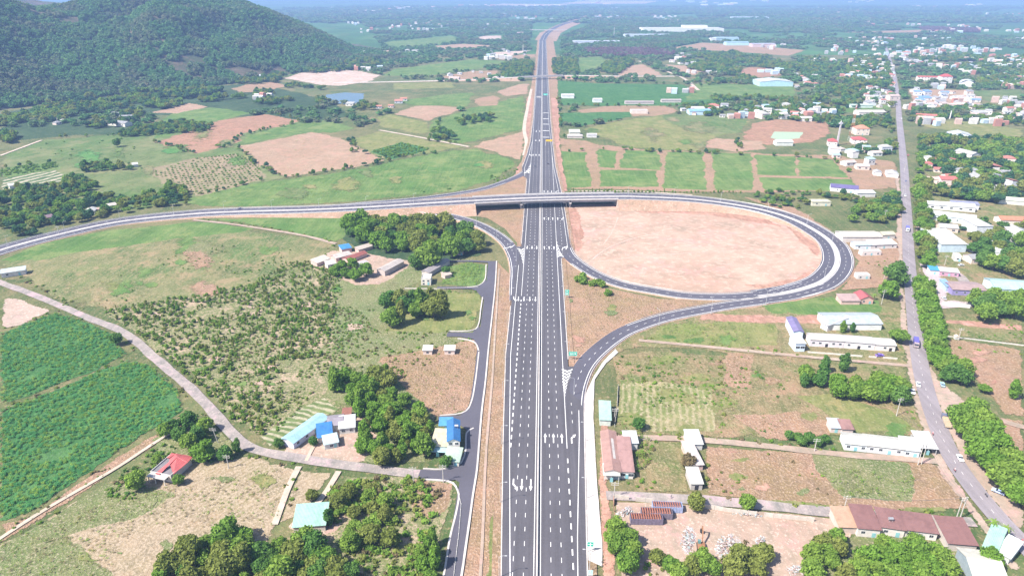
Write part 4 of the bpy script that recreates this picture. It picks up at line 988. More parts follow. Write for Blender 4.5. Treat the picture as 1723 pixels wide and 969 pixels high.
# factory pair
hall((1392,556),(1482,556),15,4.4,'gable',(.55,.62,.68),(.78,.78,.78),rise=1.8,label='factory hall with light grey-blue roof and white front wall beside the country road',cat='factory',name='factory',doors=0,wins=0)
hall((1380,552),(1391,558),15,3.8,'shed',(.62,.62,.66),(.74,.7,.7),label='grey lean-to at the left end of the grey-blue factory hall',cat='lean-to',name='lean_to',doors=0)
hall((1362,583),(1418,586),8,4.6,'gable',(.74,.68,.64),(.68,.62,.66),label='left section of the long pale factory with faded pinkish wall',cat='factory',name='factory',wins=5,rise=1.3,dk='dark')
hall((1418.5,586),(1470,590),8,4.4,'gable',(.76,.72,.72),(.7,.66,.68),label='middle section of the long pale factory',cat='factory',name='factory',wins=3,rise=1.2,dk='dark')
hall((1470.5,590),(1505,592),8,4.0,'gable',(.78,.74,.72),(.72,.66,.64),label='right section of the long pale factory next to the country road',cat='factory',name='factory',wins=1,rise=1.0,dk='dark')
hall((1337,592),(1353,592),9,5.2,'shed',(.7,.76,.84),(.6,.7,.85),label='pale blue front block of the narrow house with two dark openings',wins=2,wk=(2.2,1.3),doors=0,rise=.6)
hall((1333,572),(1349,573),18,5.6,'gable',(.28,.24,.45),(.62,.7,.85),ridge='y',label='narrow house with long violet-grey roof left of the pale factory',doors=0)
hall((1447,512),(1468,512),10,3.6,'gable',(.52,.14,.15),(.68,.42,.36),ridge='y',label='pink house with red gable roof beside the country road',wins=2,rise=2)
hall((1415,513),(1446,513),8,2.8,'shed',(.55,.4,.38),(.62,.42,.38),label='low open pinkish sheds left of the pink house',cat='shed',name='shed',doors=0)
hall((1442,470),(1463,470),5,2.8,'flat',(.76,.74,.74),WH,label='small white flat-roofed hut near the right side of the loop',cat='hut',name='hut',wins=2)
# warehouses east of loop
hall((1417,408),(1483,408),14,4.6,'gable',(.72,.66,.58),(.62,.56,.52),label='long cream roofed warehouse just right of the loop',cat='warehouse',name='warehouse',doors=0,rise=1.4)
hall((1438,420),(1465,420),8,3.8,'gable',(.6,.72,.82),(.66,.7,.74),label='small warehouse with light blue roof in front of the cream warehouse',cat='warehouse',name='warehouse',wins=2)
hall((1466,420),(1508,418),8,3.6,'shed',(.74,.72,.68),(.7,.66,.64),label='white roofed shed row beside the country road near the loop',cat='shed',name='shed',wins=3)
hall((1484,403),(1505,402),8,3.8,'gable',(.7,.66,.5),(.6,.56,.52),label='yellowish roofed shed at the right end of the cream warehouse',cat='shed',name='shed')
hall((1450,431),(1482,430),5,3,'flat',(.68,.62,.6),(.7,.62,.6),label='low white block in front of the light blue roofed warehouse',wins=3)
hall((1581,425),(1624,425),30,6.5,'shed',(.76,.77,.74),(.55,.65,.74),label='big square warehouse with cream-white roof among trees right of the country road',cat='warehouse',name='warehouse',doors=0,rise=2.6)
hall((1605,440),(1616,441),7,4,'flat',(.74,.7,.66),WH,label='small white block below the big square warehouse',wins=1)
hall((1672,434),(1684,436),18,4.5,'shed',(.7,.73,.72),(.7,.74,.72),label='narrow tilted white shed standing alone right of the big square warehouse',cat='shed',name='shed',doors=0)
hall((1601,497),(1657,499),14,4.2,'gable',(.5,.36,.35),(.3,.26,.5),label='station hall with faded brown roof and violet fascia',cat='station',name='station_hall',wins=4,dk='dark',rise=1.2)
hall((1591,491),(1600,491),9,3.8,'shed',(.32,.52,.78),(.4,.5,.6),label='little blue roofed annex at the left end of the station hall',cat='annex',name='annex',doors=0)
hall((1564,462),(1580,463),6,3.4,'shed',(.1,.42,.75),(.66,.62,.64),label='bright blue roofed kiosk behind the station hall',cat='kiosk',name='kiosk')
hall((1580.5,464),(1612,467),6,3.4,'shed',(.76,.74,.72),(.55,.3,.42),label='white roofed shop row with purple front behind the station hall',cat='shop',name='shop',wins=3)
hall((1672,497),(1740,502),18,5,'gable',(.5,.72,.78),(.55,.68,.72),label='big pale turquoise roofed warehouse at the right edge of the photo',cat='warehouse',name='warehouse',doors=0)
hall((1585,513),(1632,519),1.2,1.6,'flat',(.7,.66,.64),(.72,.7,.68),label='low white boundary wall in front of the station hall',cat='wall',name='boundary_wall',doors=0)
hall((1560,352),(1640,358),12,4.5,'gable',(.74,.75,.78),(.7,.7,.7),label='upper long white factory hall right of the country road',cat='factory',name='factory',wins=5,wk=(2.2,1.3),doors=0)
hall((1600,351),(1646,354),7,4.8,'shed',(.36,.37,.5),(.62,.62,.66),label='slate grey roof section beside the upper white factory hall',cat='factory',name='factory',doors=0)
hall((1568,371),(1640,380),14,5,'gable',(.76,.78,.8),(.62,.72,.74),label='lower long white factory hall right of the country road',cat='factory',name='factory',wins=6,doors=0)
hall((1683,379),(1740,381),12,4.6,'gable',(.72,.3,.18),(.72,.62,.54),label='house with bright orange tiled roof at the right edge',wins=3)
hall((1680,343),(1740,348),12,4,'gable',(.72,.75,.6),(.66,.66,.6),label='pale yellowish roofed hall at the right edge above the orange roof',cat='hall',name='hall',doors=0)
hall((1366,347),(1397,347),8,4.2,'hip',(.74,.7,.52),(.66,.62,.5),label='pavilion house with pale yellow hip roof north of the loop',wins=2)
hall((1397,322),(1443,326),14,4.2,'gable',(.2,.17,.38),(.74,.74,.76),label='hall with dark violet-blue roof north of the loop',cat='hall',name='hall',wins=2,rise=2)
hall((1442,332),(1472,332),7,4,'shed',(.74,.76,.8),WH,label='white roofed block right of the dark violet-blue roof',doors=0)
# lower right
hall((1441,902),(1478,905),11,4,'shed',(.31,.16,.15),(.66,.62,.6),label='left and tallest of the joined dark red roofs at the lower right',wins=2,rise=1.3)
hall((1478.5,899),(1519,905),9,3.8,'shed',(.32,.17,.16),(.66,.62,.6),label='middle of the joined dark red roofs at the lower right',wins=2,rise=1.1)
hall((1519.5,903),(1574,910),8.5,3.6,'shed',(.32,.17,.16),(.66,.62,.6),label='right and longest of the joined dark red roofs at the lower right',wins=3,rise=1.0)
hall((1410,897),(1440,898),9,3.2,'shed',(.62,.4,.28),(.55,.45,.4),label='rusty orange striped roof at the left end of the dark red roofs',cat='shed',name='shed',doors=0)
hall((1592,926),(1640,930),12,3.6,'shed',(.31,.16,.15),(.5,.45,.42),label='separate dark red roof beside the mint green roof',doors=0,rise=1.4)
hall((1650,932),(1672,942),13,3.2,'shed',(.42,.68,.58),(.5,.55,.5),label='mint green metal roof beside the palms at lower right',doors=0,cat='shed',name='shed')
hall((1673,938),(1695,950),10,3.0,'shed',(.7,.76,.72),(.55,.55,.52),label='very pale roof right of the mint green roof',doors=0,cat='shed',name='shed')
hall((1634,985),(1690,992),13,4,'gable',(.78,.75,.66),(.3,.36,.4),label='large cream roofed hall cut by the lower right edge of the photo',cat='hall',name='hall',doors=0,wins=2)
# left side
hall((3,468),(44,462),6,3.4,'shed',(.62,.68,.7),(.66,.6,.56),label='shed with pale grey roof at the left edge beside the village road',cat='shed',name='shed',wins=2)
hall((143,362),(160,361),9,3.4,'gable',(.7,.68,.66),WH,ridge='y',label='small white house just above the left part of the overpass road',wins=1)
hall((166,358),(178,356),6,3,'gable',(.6,.42,.36),PK,label='pink hut right of the small white house above the overpass road',cat='hut',name='hut',doors=0)
hall((182,353),(198,350),6,3,'shed',(.68,.62,.56),PK,label='cream hut under the tree above the overpass road',cat='hut',name='hut',doors=0)
hall((68,375),(92,370),6,3,'shed',(.3,.2,.24),(.5,.36,.34),label='dark roofed shed among bushes above the left end of the overpass road',cat='shed',name='shed',doors=0)
hall((17,318),(30,316),6,3,'shed',(.7,.7,.66),WH,label='tiny white hut below the garden beds at the left edge',cat='hut',name='hut',doors=0)
hall((224,282),(233,281),6,3,'shed',(.76,.76,.76),WH,label='tiny white hut alone in the left meadow',cat='hut',name='hut',doors=0)
# upper right landmarks
hall((1278,146),(1334,146),46,9,'gable',(.74,.76,.78),(.45,.66,.78),ridge='y',rise=3.5,label='large light blue metal hall with white roof beside the bright green field',cat='hall',name='hall',doors=0)
hall((1392,246),(1408,247),14,6,'hip',(.6,.14,.13),(.74,.66,.62),label='red-roofed house left of the tall white column tower',wins=3,rise=3)
hall((1434,243),(1458,244),16,6,'hip',(.62,.14,.13),(.74,.66,.62),label='red-roofed front building of the orange and red compound',wins=3,rise=3,storeys=2)
hall((1440,228),(1462,228),14,9,'hip',(.74,.34,.22),(.74,.62,.54),label='taller orange-roofed building behind the red roof in the compound',wins=3,rise=4,storeys=2)
hall((1598,236),(1634,238),22,7,'gable',(.72,.75,.84),(.7,.74,.8),ridge='y',label='white gabled hall with row of arches beside the canal',cat='hall',name='hall',wins=5,rise=3)
hall((1545,308),(1582,310),10,4.5,'gable',(.7,.55,.48),(.72,.6,.54),label='long pale pink building right of the country road',wins=4)
hall((1582,312),(1610,313),14,6,'gable',(.62,.2,.17),(.7,.58,.55),label='pale house with red roof joined to the long pale pink building',wins=2)
hall((1556,283),(1568,284),10,5,'hip',(.66,.2,.18),PK,label='small red-roofed house among trees right of the country road',wins=1)
hall((1541,198),(1576,200),10,4,'gable',(.7,.24,.2),WH,label='long red and white building at the start of the canal',wins=4)
hall((1543,137),(1585,138),12,9,'gable',(.62,.16,.13),(.74,.68,.64),label='long red-roofed school building with two storeys of windows',cat='school',name='school',wins=8,storeys=2,wk=(2.2,1.3))
hall((1583,141),(1601,141),16,14,'hip',(.62,.13,.12),(.76,.72,.7),label='tall white block with red hip roof at the end of the school building',wins=3,storeys=3,rise=5)
hall((1616,146),(1640,147),20,7,'arch',(.74,.76,.8),(.7,.7,.72),ridge='y',label='white hall with rounded roof right of the school',cat='hall',name='hall',doors=0,rise=6)
hall((1200,50),(1200,50),1,1,'flat',label='x') if False else None
for (x0,y0,x1,dp,hh,rt_,rc,wc,lb) in (
 (966,75,1044,70,9,'gable',(.62,.66,.78),(.6,.62,.7),'long pale grey factory roof right of the highway far away'),
 (1052,63,1128,60,9,'gable',(.6,.68,.78),(.6,.66,.72),'long blue-grey factory roof in front of the big white factory'),
 (1082,54,1218,110,14,'flat',(.78,.76,.78),(.78,.76,.76),'very large white factory complex near the horizon'),
 (1150,52,1190,60,22,'flat',(.8,.78,.78),(.78,.76,.76),'taller white block in the middle of the large factory complex'),
 (1237,33,1294,120,12,'gable',(.62,.72,.8),(.6,.7,.76),'long pale blue factory roof near the horizon'),
 (1205,69,1243,50,10,'gable',(.45,.62,.8),(.5,.66,.8),'blue roofed factory right of the white warehouse'),
 (1222,77,1260,36,10,'gable',(.42,.64,.76),(.45,.68,.78),'turquoise walled factory in front of the blue roofed factory'),
 (1266,80,1305,40,10,'gable',(.55,.52,.6),(.6,.46,.46),'grey factory beside the brown clearing'),
 (1196,69,1216,30,8,'gable',(.74,.74,.74),(.72,.7,.7),'small white warehouse left of the blue roofed factory'),
 (945,166,966,16,5,'gable',(.78,.78,.78),(.76,.75,.75),'white roofed hall alone in the dark green crop right of the highway'),
 (998,173,1013,12,5,'gable',(.74,.75,.78),(.72,.72,.74),'white shed right of the white roofed hall'),
 (1052,176,1100,10,4,'gable',(.5,.42,.42),(.55,.48,.46),'long dark roofed poultry barn, left one'),
 (1113,173,1146,10,4,'gable',(.52,.46,.44),(.55,.48,.46),'long dark roofed poultry barn, right one'),
 (1062,192,1090,14,5,'flat',(.72,.62,.56),(.7,.6,.54),'cream flat-roofed building on the brown patch'),
 (958,228,976,12,4,'shed',(.72,.74,.6),(.6,.56,.5),'pale yellow roof beside the highway right verge'),
 (955,233,980,6,3,'shed',(.74,.68,.62),(.6,.52,.48),'long low white roof below the pale yellow roof'),
 (988,232,1004,8,4,'gable',(.74,.7,.72),(.7,.66,.66),'small white house right of the pale yellow roof'),
 (1160,194,1196,20,6,'gable',(.3,.55,.8),(.5,.65,.8),'blue roofed hall at the edge of the yellow field'),
 (1165,190,1186,24,6,'gable',(.74,.7,.64),(.7,.66,.62),'cream roofed hall behind the blue roofed hall'),
 (1306,246,1334,12,5,'gable',(.72,.76,.74),(.66,.66,.62),'pale green roofed house below the brown lot'),
 (1347,205,1366,12,5,'gable',(.76,.76,.72),(.7,.7,.66),'white house at the top edge of the brown lot'),
 (1432,182,1468,8,4,'shed',(.6,.74,.66),(.6,.7,.64),'long pale green shed in the narrow green field'),
 (1445,196,1490,20,6,'gable',(.74,.68,.62),(.68,.62,.58),'wide cream roof left of the country road'),
 (425,133,438,22,6,'gable',(.7,.76,.84),(.68,.74,.8),'white-blue hall at the left end of the pink building site'),
 (640,262,0,0,0,'',0,0,'')):
    if not dp: continue
    hall((x0,y0),(x1,y0),dp,hh,rt_,rc,wc,label=lb,doors=0,cat='factory' if dp>=30 else 'building',name='factory' if dp>=30 else 'building')

# villages: every roof its own house
REG=[
 ('village above the yellow field',[(1130,182),(1400,178),(1410,200),(1280,200),(1150,197)],26,[(WH,'white'),(WH,'white'),((.5,.66,.8),'light blue'),((.62,.25,.2),'red'),(GREY,'grey')]),
 ('dense village left of the country road',[(1450,150),(1510,148),(1512,180),(1460,182)],26,[(WH,'white'),((.7,.55,.5),'pink'),((.62,.25,.2),'red'),(GREY,'grey')]),
 ('market quarter right of the country road',[(1530,150),(1640,160),(1650,185),(1545,182)],32,[(WH,'white'),((.7,.55,.5),'pink'),((.25,.42,.75),'blue'),((.62,.45,.36),'brown'),(GREY,'grey')]),
 ('hamlet at the country road top',[(1440,105),(1500,103),(1500,145),(1450,138)],18,[(WH,'white'),((.62,.25,.2),'red'),(GREY,'grey')]),
 ('village right of the country road top',[(1515,90),(1570,88),(1580,125),(1520,125)],16,[(WH,'white'),((.62,.25,.2),'red'),(GREY,'grey')]),
 ('suburb behind the country road top',[(1385,68),(1560,72),(1700,85),(1700,98),(1560,95),(1390,90)],34,[(WH,'white'),((.62,.3,.25),'red'),((.5,.66,.8),'light blue')]),
 ('hamlet beside the light blue hall',[(1335,125),(1375,118),(1395,150),(1340,155)],14,[((.66,.3,.22),'red'),(WH,'white'),((.7,.55,.5),'pink')]),
 ('compound beside the tall white tower',[(1395,250),(1500,250),(1505,300),(1430,290),(1400,262)],14,[(WH,'white'),((.7,.6,.55),'cream'),((.5,.66,.7),'pale blue')]),
 ('eastern outskirts near the canal',[(1600,178),(1723,180),(1723,212),(1640,200)],20,[(WH,'white'),((.62,.25,.2),'red'),((.7,.55,.5),'pink')]),
 ('outskirts at the right edge',[(1650,130),(1723,130),(1723,150),(1650,150)],8,[(WH,'white'),((.62,.25,.2),'red')]),
 ('gardens right of the country road',[(1550,250),(1700,270),(1700,330),(1560,300)],22,[(WH,'white'),((.62,.25,.2),'red'),(GREY,'grey')]),
 ('gardens behind the station hall',[(1580,385),(1720,385),(1720,455),(1640,450)],8,[(WH,'white'),(GREY,'grey')]),
 ('hamlet beside the woods at left',[(80,190),(230,190),(240,215),(60,222)],9,[(WH,'white'),(GREY,'grey')]),
 ('farms near the pond',[(560,175),(660,165),(700,170),(640,195)],5,[(WH,'white'),((.66,.3,.22),'red')]),
 ('farms left of the small distant bridge',[(740,120),(860,118),(850,135),(760,138),(735,130)],8,[(WH,'white'),((.7,.55,.5),'pink')]),
 ('white works left of the highway',[(815,84),(900,83),(880,98),(815,100)],12,[(WH,'white'),(GREY,'grey')]),
 ('hamlet at the hill foot',[(650,88),(700,86),(720,98),(660,100)],7,[(WH,'white')]),
 ('hamlet right of the small distant bridge',[(1100,100),(1230,108),(1235,120),(1120,118)],10,[(WH,'white'),((.7,.55,.5),'pink')]),
 ('distant settlement left of the highway',[(780,42),(900,40),(905,58),(790,58)],14,[(WH,'white'),((.7,.5,.5),'pink'),((.5,.66,.8),'light blue')]),
]
def small_house(x,y,w,d,h,rt_,rc,wc,rz,lb,grp,vis):
    p=G(x,y); root=empty('house',(p.x,p.y,0),rz); tag(root,lb,'house',grp)
    rise=d*.18; m=MB()
    if rt_=='gable': m.prism([(-d/2,-.1),(d/2,-.1),(d/2,h),(0,h+rise*.95),(-d/2,h)],-w/2,w/2,axis='x')
    else: m.box(-w/2,w/2,-d/2,d/2,-.1,h)
    m.build('wall',wallmat(wc),root)
    a,b,o_=w/2+.4,d/2+.4,.12; m=MB(); e=h+.12-rise/(d/2)*.4
    if rt_=='gable':
        m.prism([(-b,e),(0,h+rise+.15),(0,h+rise+.28),(-b,e+.13)],-a,a,axis='x'); m.prism([(b,e),(b,e+.13),(0,h+rise+.28),(0,h+rise+.15)],-a,a,axis='x')
    elif rt_=='hip':
        q=max(.2,a-b); z1=h+rise*1.3; 
        for P_ in ([(-a,-b,h),(a,-b,h),(q,0,z1),(-q,0,z1)],[(a,b,h),(-a,b,h),(-q,0,z1),(q,0,z1)],[(a,-b,h),(a,b,h),(q,0,z1)],[(-a,b,h),(-a,-b,h),(-q,0,z1)]): m.poly(P_)
        m.poly([(-a,-b,h-.01),(-a,b,h-.01),(a,b,h-.01),(a,-b,h-.01)])
    else: m.prism([(-b,h+.02),(b,h+.02+rise),(b,h+.14+rise),(-b,h+.14)],-a,a,axis='x')
    m.build('roof',roofmat([x*.68 for x in rc]),root)
    HOUSES.append((p.x-w/2*math.cos(rz)+d/2*math.sin(rz),p.y-w/2*math.sin(rz)-d/2*math.cos(rz),math.cos(rz),math.sin(rz),w,d))
    if vis:
        for i in range(2):
            o=link('window',WIN[(2.2,1.3)][0],root,((i-.5)*w*.5,-d/2-.01,h*.55),0); link('pane',WIN[(2.2,1.3)][1],o)
def place(x,y,xs,ys):
    u=(x-min(xs))/(max(xs)-min(xs)+1e-6); v=(y-min(ys))/(max(ys)-min(ys)+1e-6)
    r_=['back','middle','front'][min(2,int(v*3))]; c_=['left','centre','right'][min(2,int(u*3))]
    return 'centre' if (r_,c_)==('middle','centre') else r_+' '+c_
rr=random.Random(11); taken=[]
SZ={0:'small',1:'mid-sized',2:'large'}
for rname,poly,n,cols in REG:
    xs=[p[0] for p in poly]; ys=[p[1] for p in poly]; done=0;tries=0
    while done<n and tries<n*60:
        tries+=1; x=rr.uniform(min(xs),max(xs)); y=rr.uniform(min(ys),max(ys))
        if not inpoly(x,y,poly): continue
        p=G(x,y); k=rr.choice([0,0,1,1,2]); w=[9,13,20][k]*rr.uniform(.9,1.15)*(1.3 if y<70 else 1)
        if (int(p.x//3),int(p.y//3)) in cells: continue
        if any(math.hypot(p.x-a,p.y-b)<(w+c)*.5+1 for a,b,c in taken): continue
        taken.append((p.x,p.y,w)); d=min(w*.75,9+k*2); c,cn=rr.choice(cols); rt_=rr.choice(['gable','gable','shed','hip'])
        wc=rr.choice([(.72,.68,.64),(.7,.58,.52),(.74,.72,.7),(.62,.64,.68)]); st=2 if rr.random()<.25 and not any(q in rname for q in ('farm','hamlet','works')) else 1
        small_house(x,y,w,d,3.4*st+.6*k,rt_,c,wc,rr.uniform(-.35,.35)+rr.choice([0,0,math.pi/2]),'%s %s-roofed house, %s of the %s'%(SZ[k],cn,place(x,y,xs,ys),rname),'houses in the '+rname,y>88)
        done+=1
# distant town specks past counting
def towns(name,zones,lab):
    m=MB(); 
    for (x0,x1,y0,y1,n,w0,w1) in zones:
        for q_ in range(n):
            if q_%7==0: cx_,cy_=rr.uniform(x0,x1),rr.uniform(y0,y1)
            x=min(x1,max(x0,rr.gauss(cx_,18))); y=min(y1,max(y0,rr.gauss(cy_,1.6))); p=G(x,y); w=rr.uniform(w0,w1); d=w*rr.uniform(.4,1); h=rr.uniform(5,11)
            rz=rr.uniform(-.3,.3); M=Matrix.Translation(p)@Matrix.Rotation(rz,4,'Z'); mi=rr.choice([0,0,1,2,3,4])
            m.prism([(-d/2,0),(d/2,0),(d/2,h),(0,h+d*.15),(-d/2,h)],-w/2,w/2,mi,axis='x')
            k=len(m.v)-10; 
            for i in range(k,len(m.v)): m.v[i]=tuple(M@Vector(m.v[i]))
    o=m.build(name,[wallmat((.6,.58,.56)),wallmat((.55,.4,.35)),wallmat((.45,.56,.66)),wallmat((.42,.2,.16)),wallmat((.4,.4,.42))]); o['kind']='stuff'; o['label']=lab
towns('distant_town',[(560,760,40,62,40,8,16),(700,1000,22,44,50,10,20),(1000,1400,14,44,80,9,20),(1400,1723,14,60,80,9,20),(560,700,15,22,22,20,50),(660,960,8,18,26,30,80),(960,1300,1,10,30,30,100),(1300,1723,2,14,20,30,70)],'countless far roofs of towns near the horizon')
towns('scattered_farms',[(600,900,62,120,22,9,16),(1000,1400,80,130,26,8,18),(1540,1723,60,130,120,7,15),(1390,1500,62,150,110,7,13),(1525,1723,130,215,60,6,12),(1120,1400,120,200,40,6,11),(430,560,140,190,6,8,12)],'scattered tiny roofs between the woods')
for (x0,x1,y0,y1) in ((590,655,14,21),(690,790,12,17),(800,960,7,12),(940,1110,1,7),(1055,1120,20,27),(1000,1042,27,34),(1325,1362,30,37)):
    sheet('distant_clearing',[(x0,y1),(x0+(x1-x0)*.3,y0),(x1,y0+1),(x1-(x1-x0)*.15,y1)],WHITES,0.2,1.0)
# ---------------------------------------------------------------- plants
rs=np.random.RandomState(5)
def leafmat(name, c, c2, far=False):
    m,t,b=newmat(name); oi=N(t,'ShaderNodeObjectInfo'); g=N(t,'ShaderNodeNewGeometry')
    at=N(t,'ShaderNodeAttribute',attribute_name='tone')
    col=mixc(t,oi.outputs['Random'],c,c2)
    n=nz(t,oi.outputs['Location'],0.011,3,0.6,3)
    if far: col=mixc(t,math_(t,'MULTIPLY',ramp(t,n,0.45,0.6),0.8),col,(0.2,0.13,0.12))
    else: col=mixc(t,math_(t,'MULTIPLY',ramp(t,n,0.5,0.7),0.4),col,[x*1.3 for x in c2])
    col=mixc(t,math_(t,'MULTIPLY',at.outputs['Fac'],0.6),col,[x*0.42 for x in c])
    n2=nz(t,g.outputs['Position'],0.5,2,0.6); col=mixc(t,math_(t,'MULTIPLY',ramp(t,n2,0.45,0.7),0.35),col,[min(1,x*1.7) for x in c2])
    t.links.new(col,b.inputs['Base Color']); b.inputs['Roughness'].default_value=0.85; b.inputs['Specular IOR Level'].default_value=0.15
    tr=N(t,'ShaderNodeBsdfTranslucent'); t.links.new(mixc(t,0.5,col,[c[0]*2.2,c[1]*2.0,c[2]*1.2]),tr.inputs['Color']); ms=N(t,'ShaderNodeMixShader'); ms.inputs[0].default_value=0.33
    t.links.new(b.outputs[0],ms.inputs[1]); t.links.new(tr.outputs[0],ms.inputs[2]); t.links.new(ms.outputs[0],t.nodes['Material Output'].inputs[0])
    return m
LEAF={'green':leafmat('leaves_green',(0.125,0.24,0.036),(0.22,0.32,0.055)),
      'deep':leafmat('leaves_deep',(0.075,0.185,0.038),(0.13,0.235,0.05)),
      'bright':leafmat('leaves_bright',(0.13,0.25,0.03),(0.17,0.3,0.045)),
      'olive':leafmat('leaves_olive',(0.165,0.21,0.045),(0.23,0.26,0.065)),
      'crop':leafmat('leaves_crop',(0.05,0.2,0.065),(0.085,0.26,0.085)),
      'dry':leafmat('leaves_dry',(0.17,0.15,0.075),(0.22,0.17,0.09)),
      'blue':leafmat('leaves_bluish',(0.045,0.12,0.055),(0.065,0.15,0.06)),
      'far':leafmat('leaves_far',(0.065,0.19,0.065),(0.15,0.27,0.09),True)}
BARK=solid('bark',(0.16,0.12,0.09),0.9,0.3,1.5,obj=True)
def crown_mesh(name, blobs, nleaf, size, seed, mat, core=0.72):
    """leaf faces spread through the shell of several lobes round small inner cores; unit radius 1"""
    r=np.random.RandomState(seed); V=[];F=[];T=[]
    B=np.array(blobs); wgt=B[:,3]**2; wgt/=wgt.sum()
    ids=r.choice(len(B),nleaf,p=wgt); u=r.normal(size=(nleaf,3)); u/=np.linalg.norm(u,axis=1)[:,None]
    rad=r.uniform(0.7,1.08,nleaf); btone=r.uniform(0,1,len(B))
    P=B[ids,:3]+u*(B[ids,3]*rad)[:,None]*np.array([1,1,0.85])
    keep=np.ones(nleaf,bool)
    for k,b in enumerate(B):
        d=np.linalg.norm((P-b[:3])/np.array([1,1,.85]),axis=1); keep&=~((ids!=k)&(d<b[3]*0.72))
    P=P[keep];u=u[keep];ids=ids[keep]
    a=r.normal(size=P.shape)*0.75+u; a/=np.linalg.norm(a,axis=1)[:,None]
    x=np.cross(a,r.normal(size=P.shape)); x/=np.linalg.norm(x,axis=1)[:,None]; y=np.cross(a,x)
    sz=size*r.uniform(0.6,1.3,len(P))
    for i in range(len(P)):
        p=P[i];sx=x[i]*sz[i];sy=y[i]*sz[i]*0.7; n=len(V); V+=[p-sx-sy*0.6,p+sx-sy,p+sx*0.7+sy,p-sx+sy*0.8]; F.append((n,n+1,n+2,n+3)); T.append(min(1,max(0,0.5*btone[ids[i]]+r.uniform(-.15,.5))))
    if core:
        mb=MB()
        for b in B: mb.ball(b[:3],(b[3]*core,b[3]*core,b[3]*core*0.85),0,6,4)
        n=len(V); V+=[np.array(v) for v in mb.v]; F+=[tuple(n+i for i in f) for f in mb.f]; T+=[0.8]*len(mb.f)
    me=bpy.data.meshes.new(name); me.from_pydata([tuple(v) for v in V],[],F); me.materials.append(mat)
    at=me.attributes.new('tone','FLOAT','FACE'); at.data.foreach_set('value',T); me.update(); return me
def lobes(kind, r):
    if kind=='broad': return [(0,0,0.05,.62)]+[(math.cos(t)*.52,math.sin(t)*.52,r.uniform(-.25,.15),r.uniform(.33,.48)) for t in np.arange(0,6.28,1.05)+r.uniform(0,1)]+[(math.cos(t)*.3,math.sin(t)*.3,r.uniform(.35,.55),r.uniform(.28,.4)) for t in np.arange(0,6.28,1.8)+r.uniform(0,1)]
    if kind=='round': return [(0,0,0,.75)]+[(math.cos(t)*.5,math.sin(t)*.5,r.uniform(-.3,.4),r.uniform(.26,.4)) for t in np.arange(0,6.28,.8)+r.uniform(0,1)]+[(r.uniform(-.2,.2),r.uniform(-.2,.2),.55,.34)]
    if kind=='tall': return [(r.uniform(-.12,.12),r.uniform(-.12,.12),z,w) for z,w in ((-.7,.42),(-.3,.5),(.15,.47),(.6,.38),(.95,.24))]+[(r.uniform(-.35,.35),r.uniform(-.35,.35),r.uniform(-.6,.6),.28) for _ in range(5)]
    if kind=='umbrella': return [(math.cos(t)*q,math.sin(t)*q,r.uniform(-.05,.12)-.12*q,r.uniform(.26,.34)) for q,st in ((.72,.7),(.36,1.3)) for t in np.arange(0,6.28,st)]+[(0,0,.1,.35)]
    if kind=='bush': return [(r.uniform(-.5,.5),r.uniform(-.5,.5),r.uniform(-.1,.25),r.uniform(.3,.5)) for _ in range(6)]
    if kind=='slender': return [(r.uniform(-.25,.25),r.uniform(-.25,.25),z,r.uniform(.26,.36)) for z in (-.7,-.3,.1,.5,.85)]
TREES={}
def trunk_mesh(kind,seed):
    r=random.Random(seed); m=MB(); h={'broad':.9,'round':.9,'tall':1.2,'umbrella':1.0,'slender':1.1,'bush':.25}[kind]
    b=Vector((r.uniform(-.05,.05),r.uniform(-.05,.05),h*0.55)); m.tube((0,0,-0.05),b,.085,.06,7)
    for k in range(4):
        t=k*1.57+r.uniform(-.4,.4); e=Vector((math.cos(t)*.4,math.sin(t)*.4,h+r.uniform(0,.25))); m.tube(b,e,.045,.02,5)
    return m.mesh('trunk',BARK)
CZ={'broad':.95,'round':.95,'tall':1.25,'umbrella':1.05,'slender':1.2,'bush':.3}
def tree_proto(kind,colour,v,lod=0):
    key=(kind,colour,v,lod)
    if key in TREES: return TREES[key]
    base=(kind,v,lod)
    if base not in TREES:
        sd=hash((len(kind),ord(kind[0]),v))%9999; r=np.random.RandomState(sd)
        nl={0:1500,1:420,2:120}[lod]; sz={0:.085,1:.15,2:.26}[lod]
        if kind=='slender': nl=int(nl*.5)
        if kind=='bush': nl=int(nl*.5)
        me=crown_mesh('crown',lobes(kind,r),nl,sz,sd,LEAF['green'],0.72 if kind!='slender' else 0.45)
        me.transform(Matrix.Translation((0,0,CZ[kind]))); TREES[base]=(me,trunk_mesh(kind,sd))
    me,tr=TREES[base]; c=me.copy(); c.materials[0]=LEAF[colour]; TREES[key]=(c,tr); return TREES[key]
NT=[0]
def tree(px,py,dpx,kind='broad',colour='green',label=None,group=None,name='tree',at_base=False,cat='tree',lod=0,hs=1.0):
    """one tree whose crown is seen centred on the photo pixel, dpx wide"""
    R=dpx/2/spx(py+ (0 if at_base else dpx*0.3))*1.12; v=random.randrange(3)
    hc=R*CZ[kind]*hs
    p=G(px,py,0 if at_base else hc)
    cm,tm=tree_proto(kind,colour,v,lod)
    e=empty(name,(p.x,p.y,0.0)); s=R*1.05
    rz=random.uniform(0,6.28)
    c=link('crown',cm,e); c.scale=(s*random.uniform(.93,1.07),s*random.uniform(.93,1.07),s*hs); c.rotation_euler=(0,0,rz)
    k=link('trunk',tm,e); k.scale=(s*.9,s*.9,s*hs); k.rotation_euler=(0,0,rz)
    tag(e,label or 'green leafy tree',cat,group); NT[0]+=1; return e
CADJ=dict(green='mid-green',deep='dark green',bright='bright green',olive='olive green',dry='yellowish',blue='bluish green')
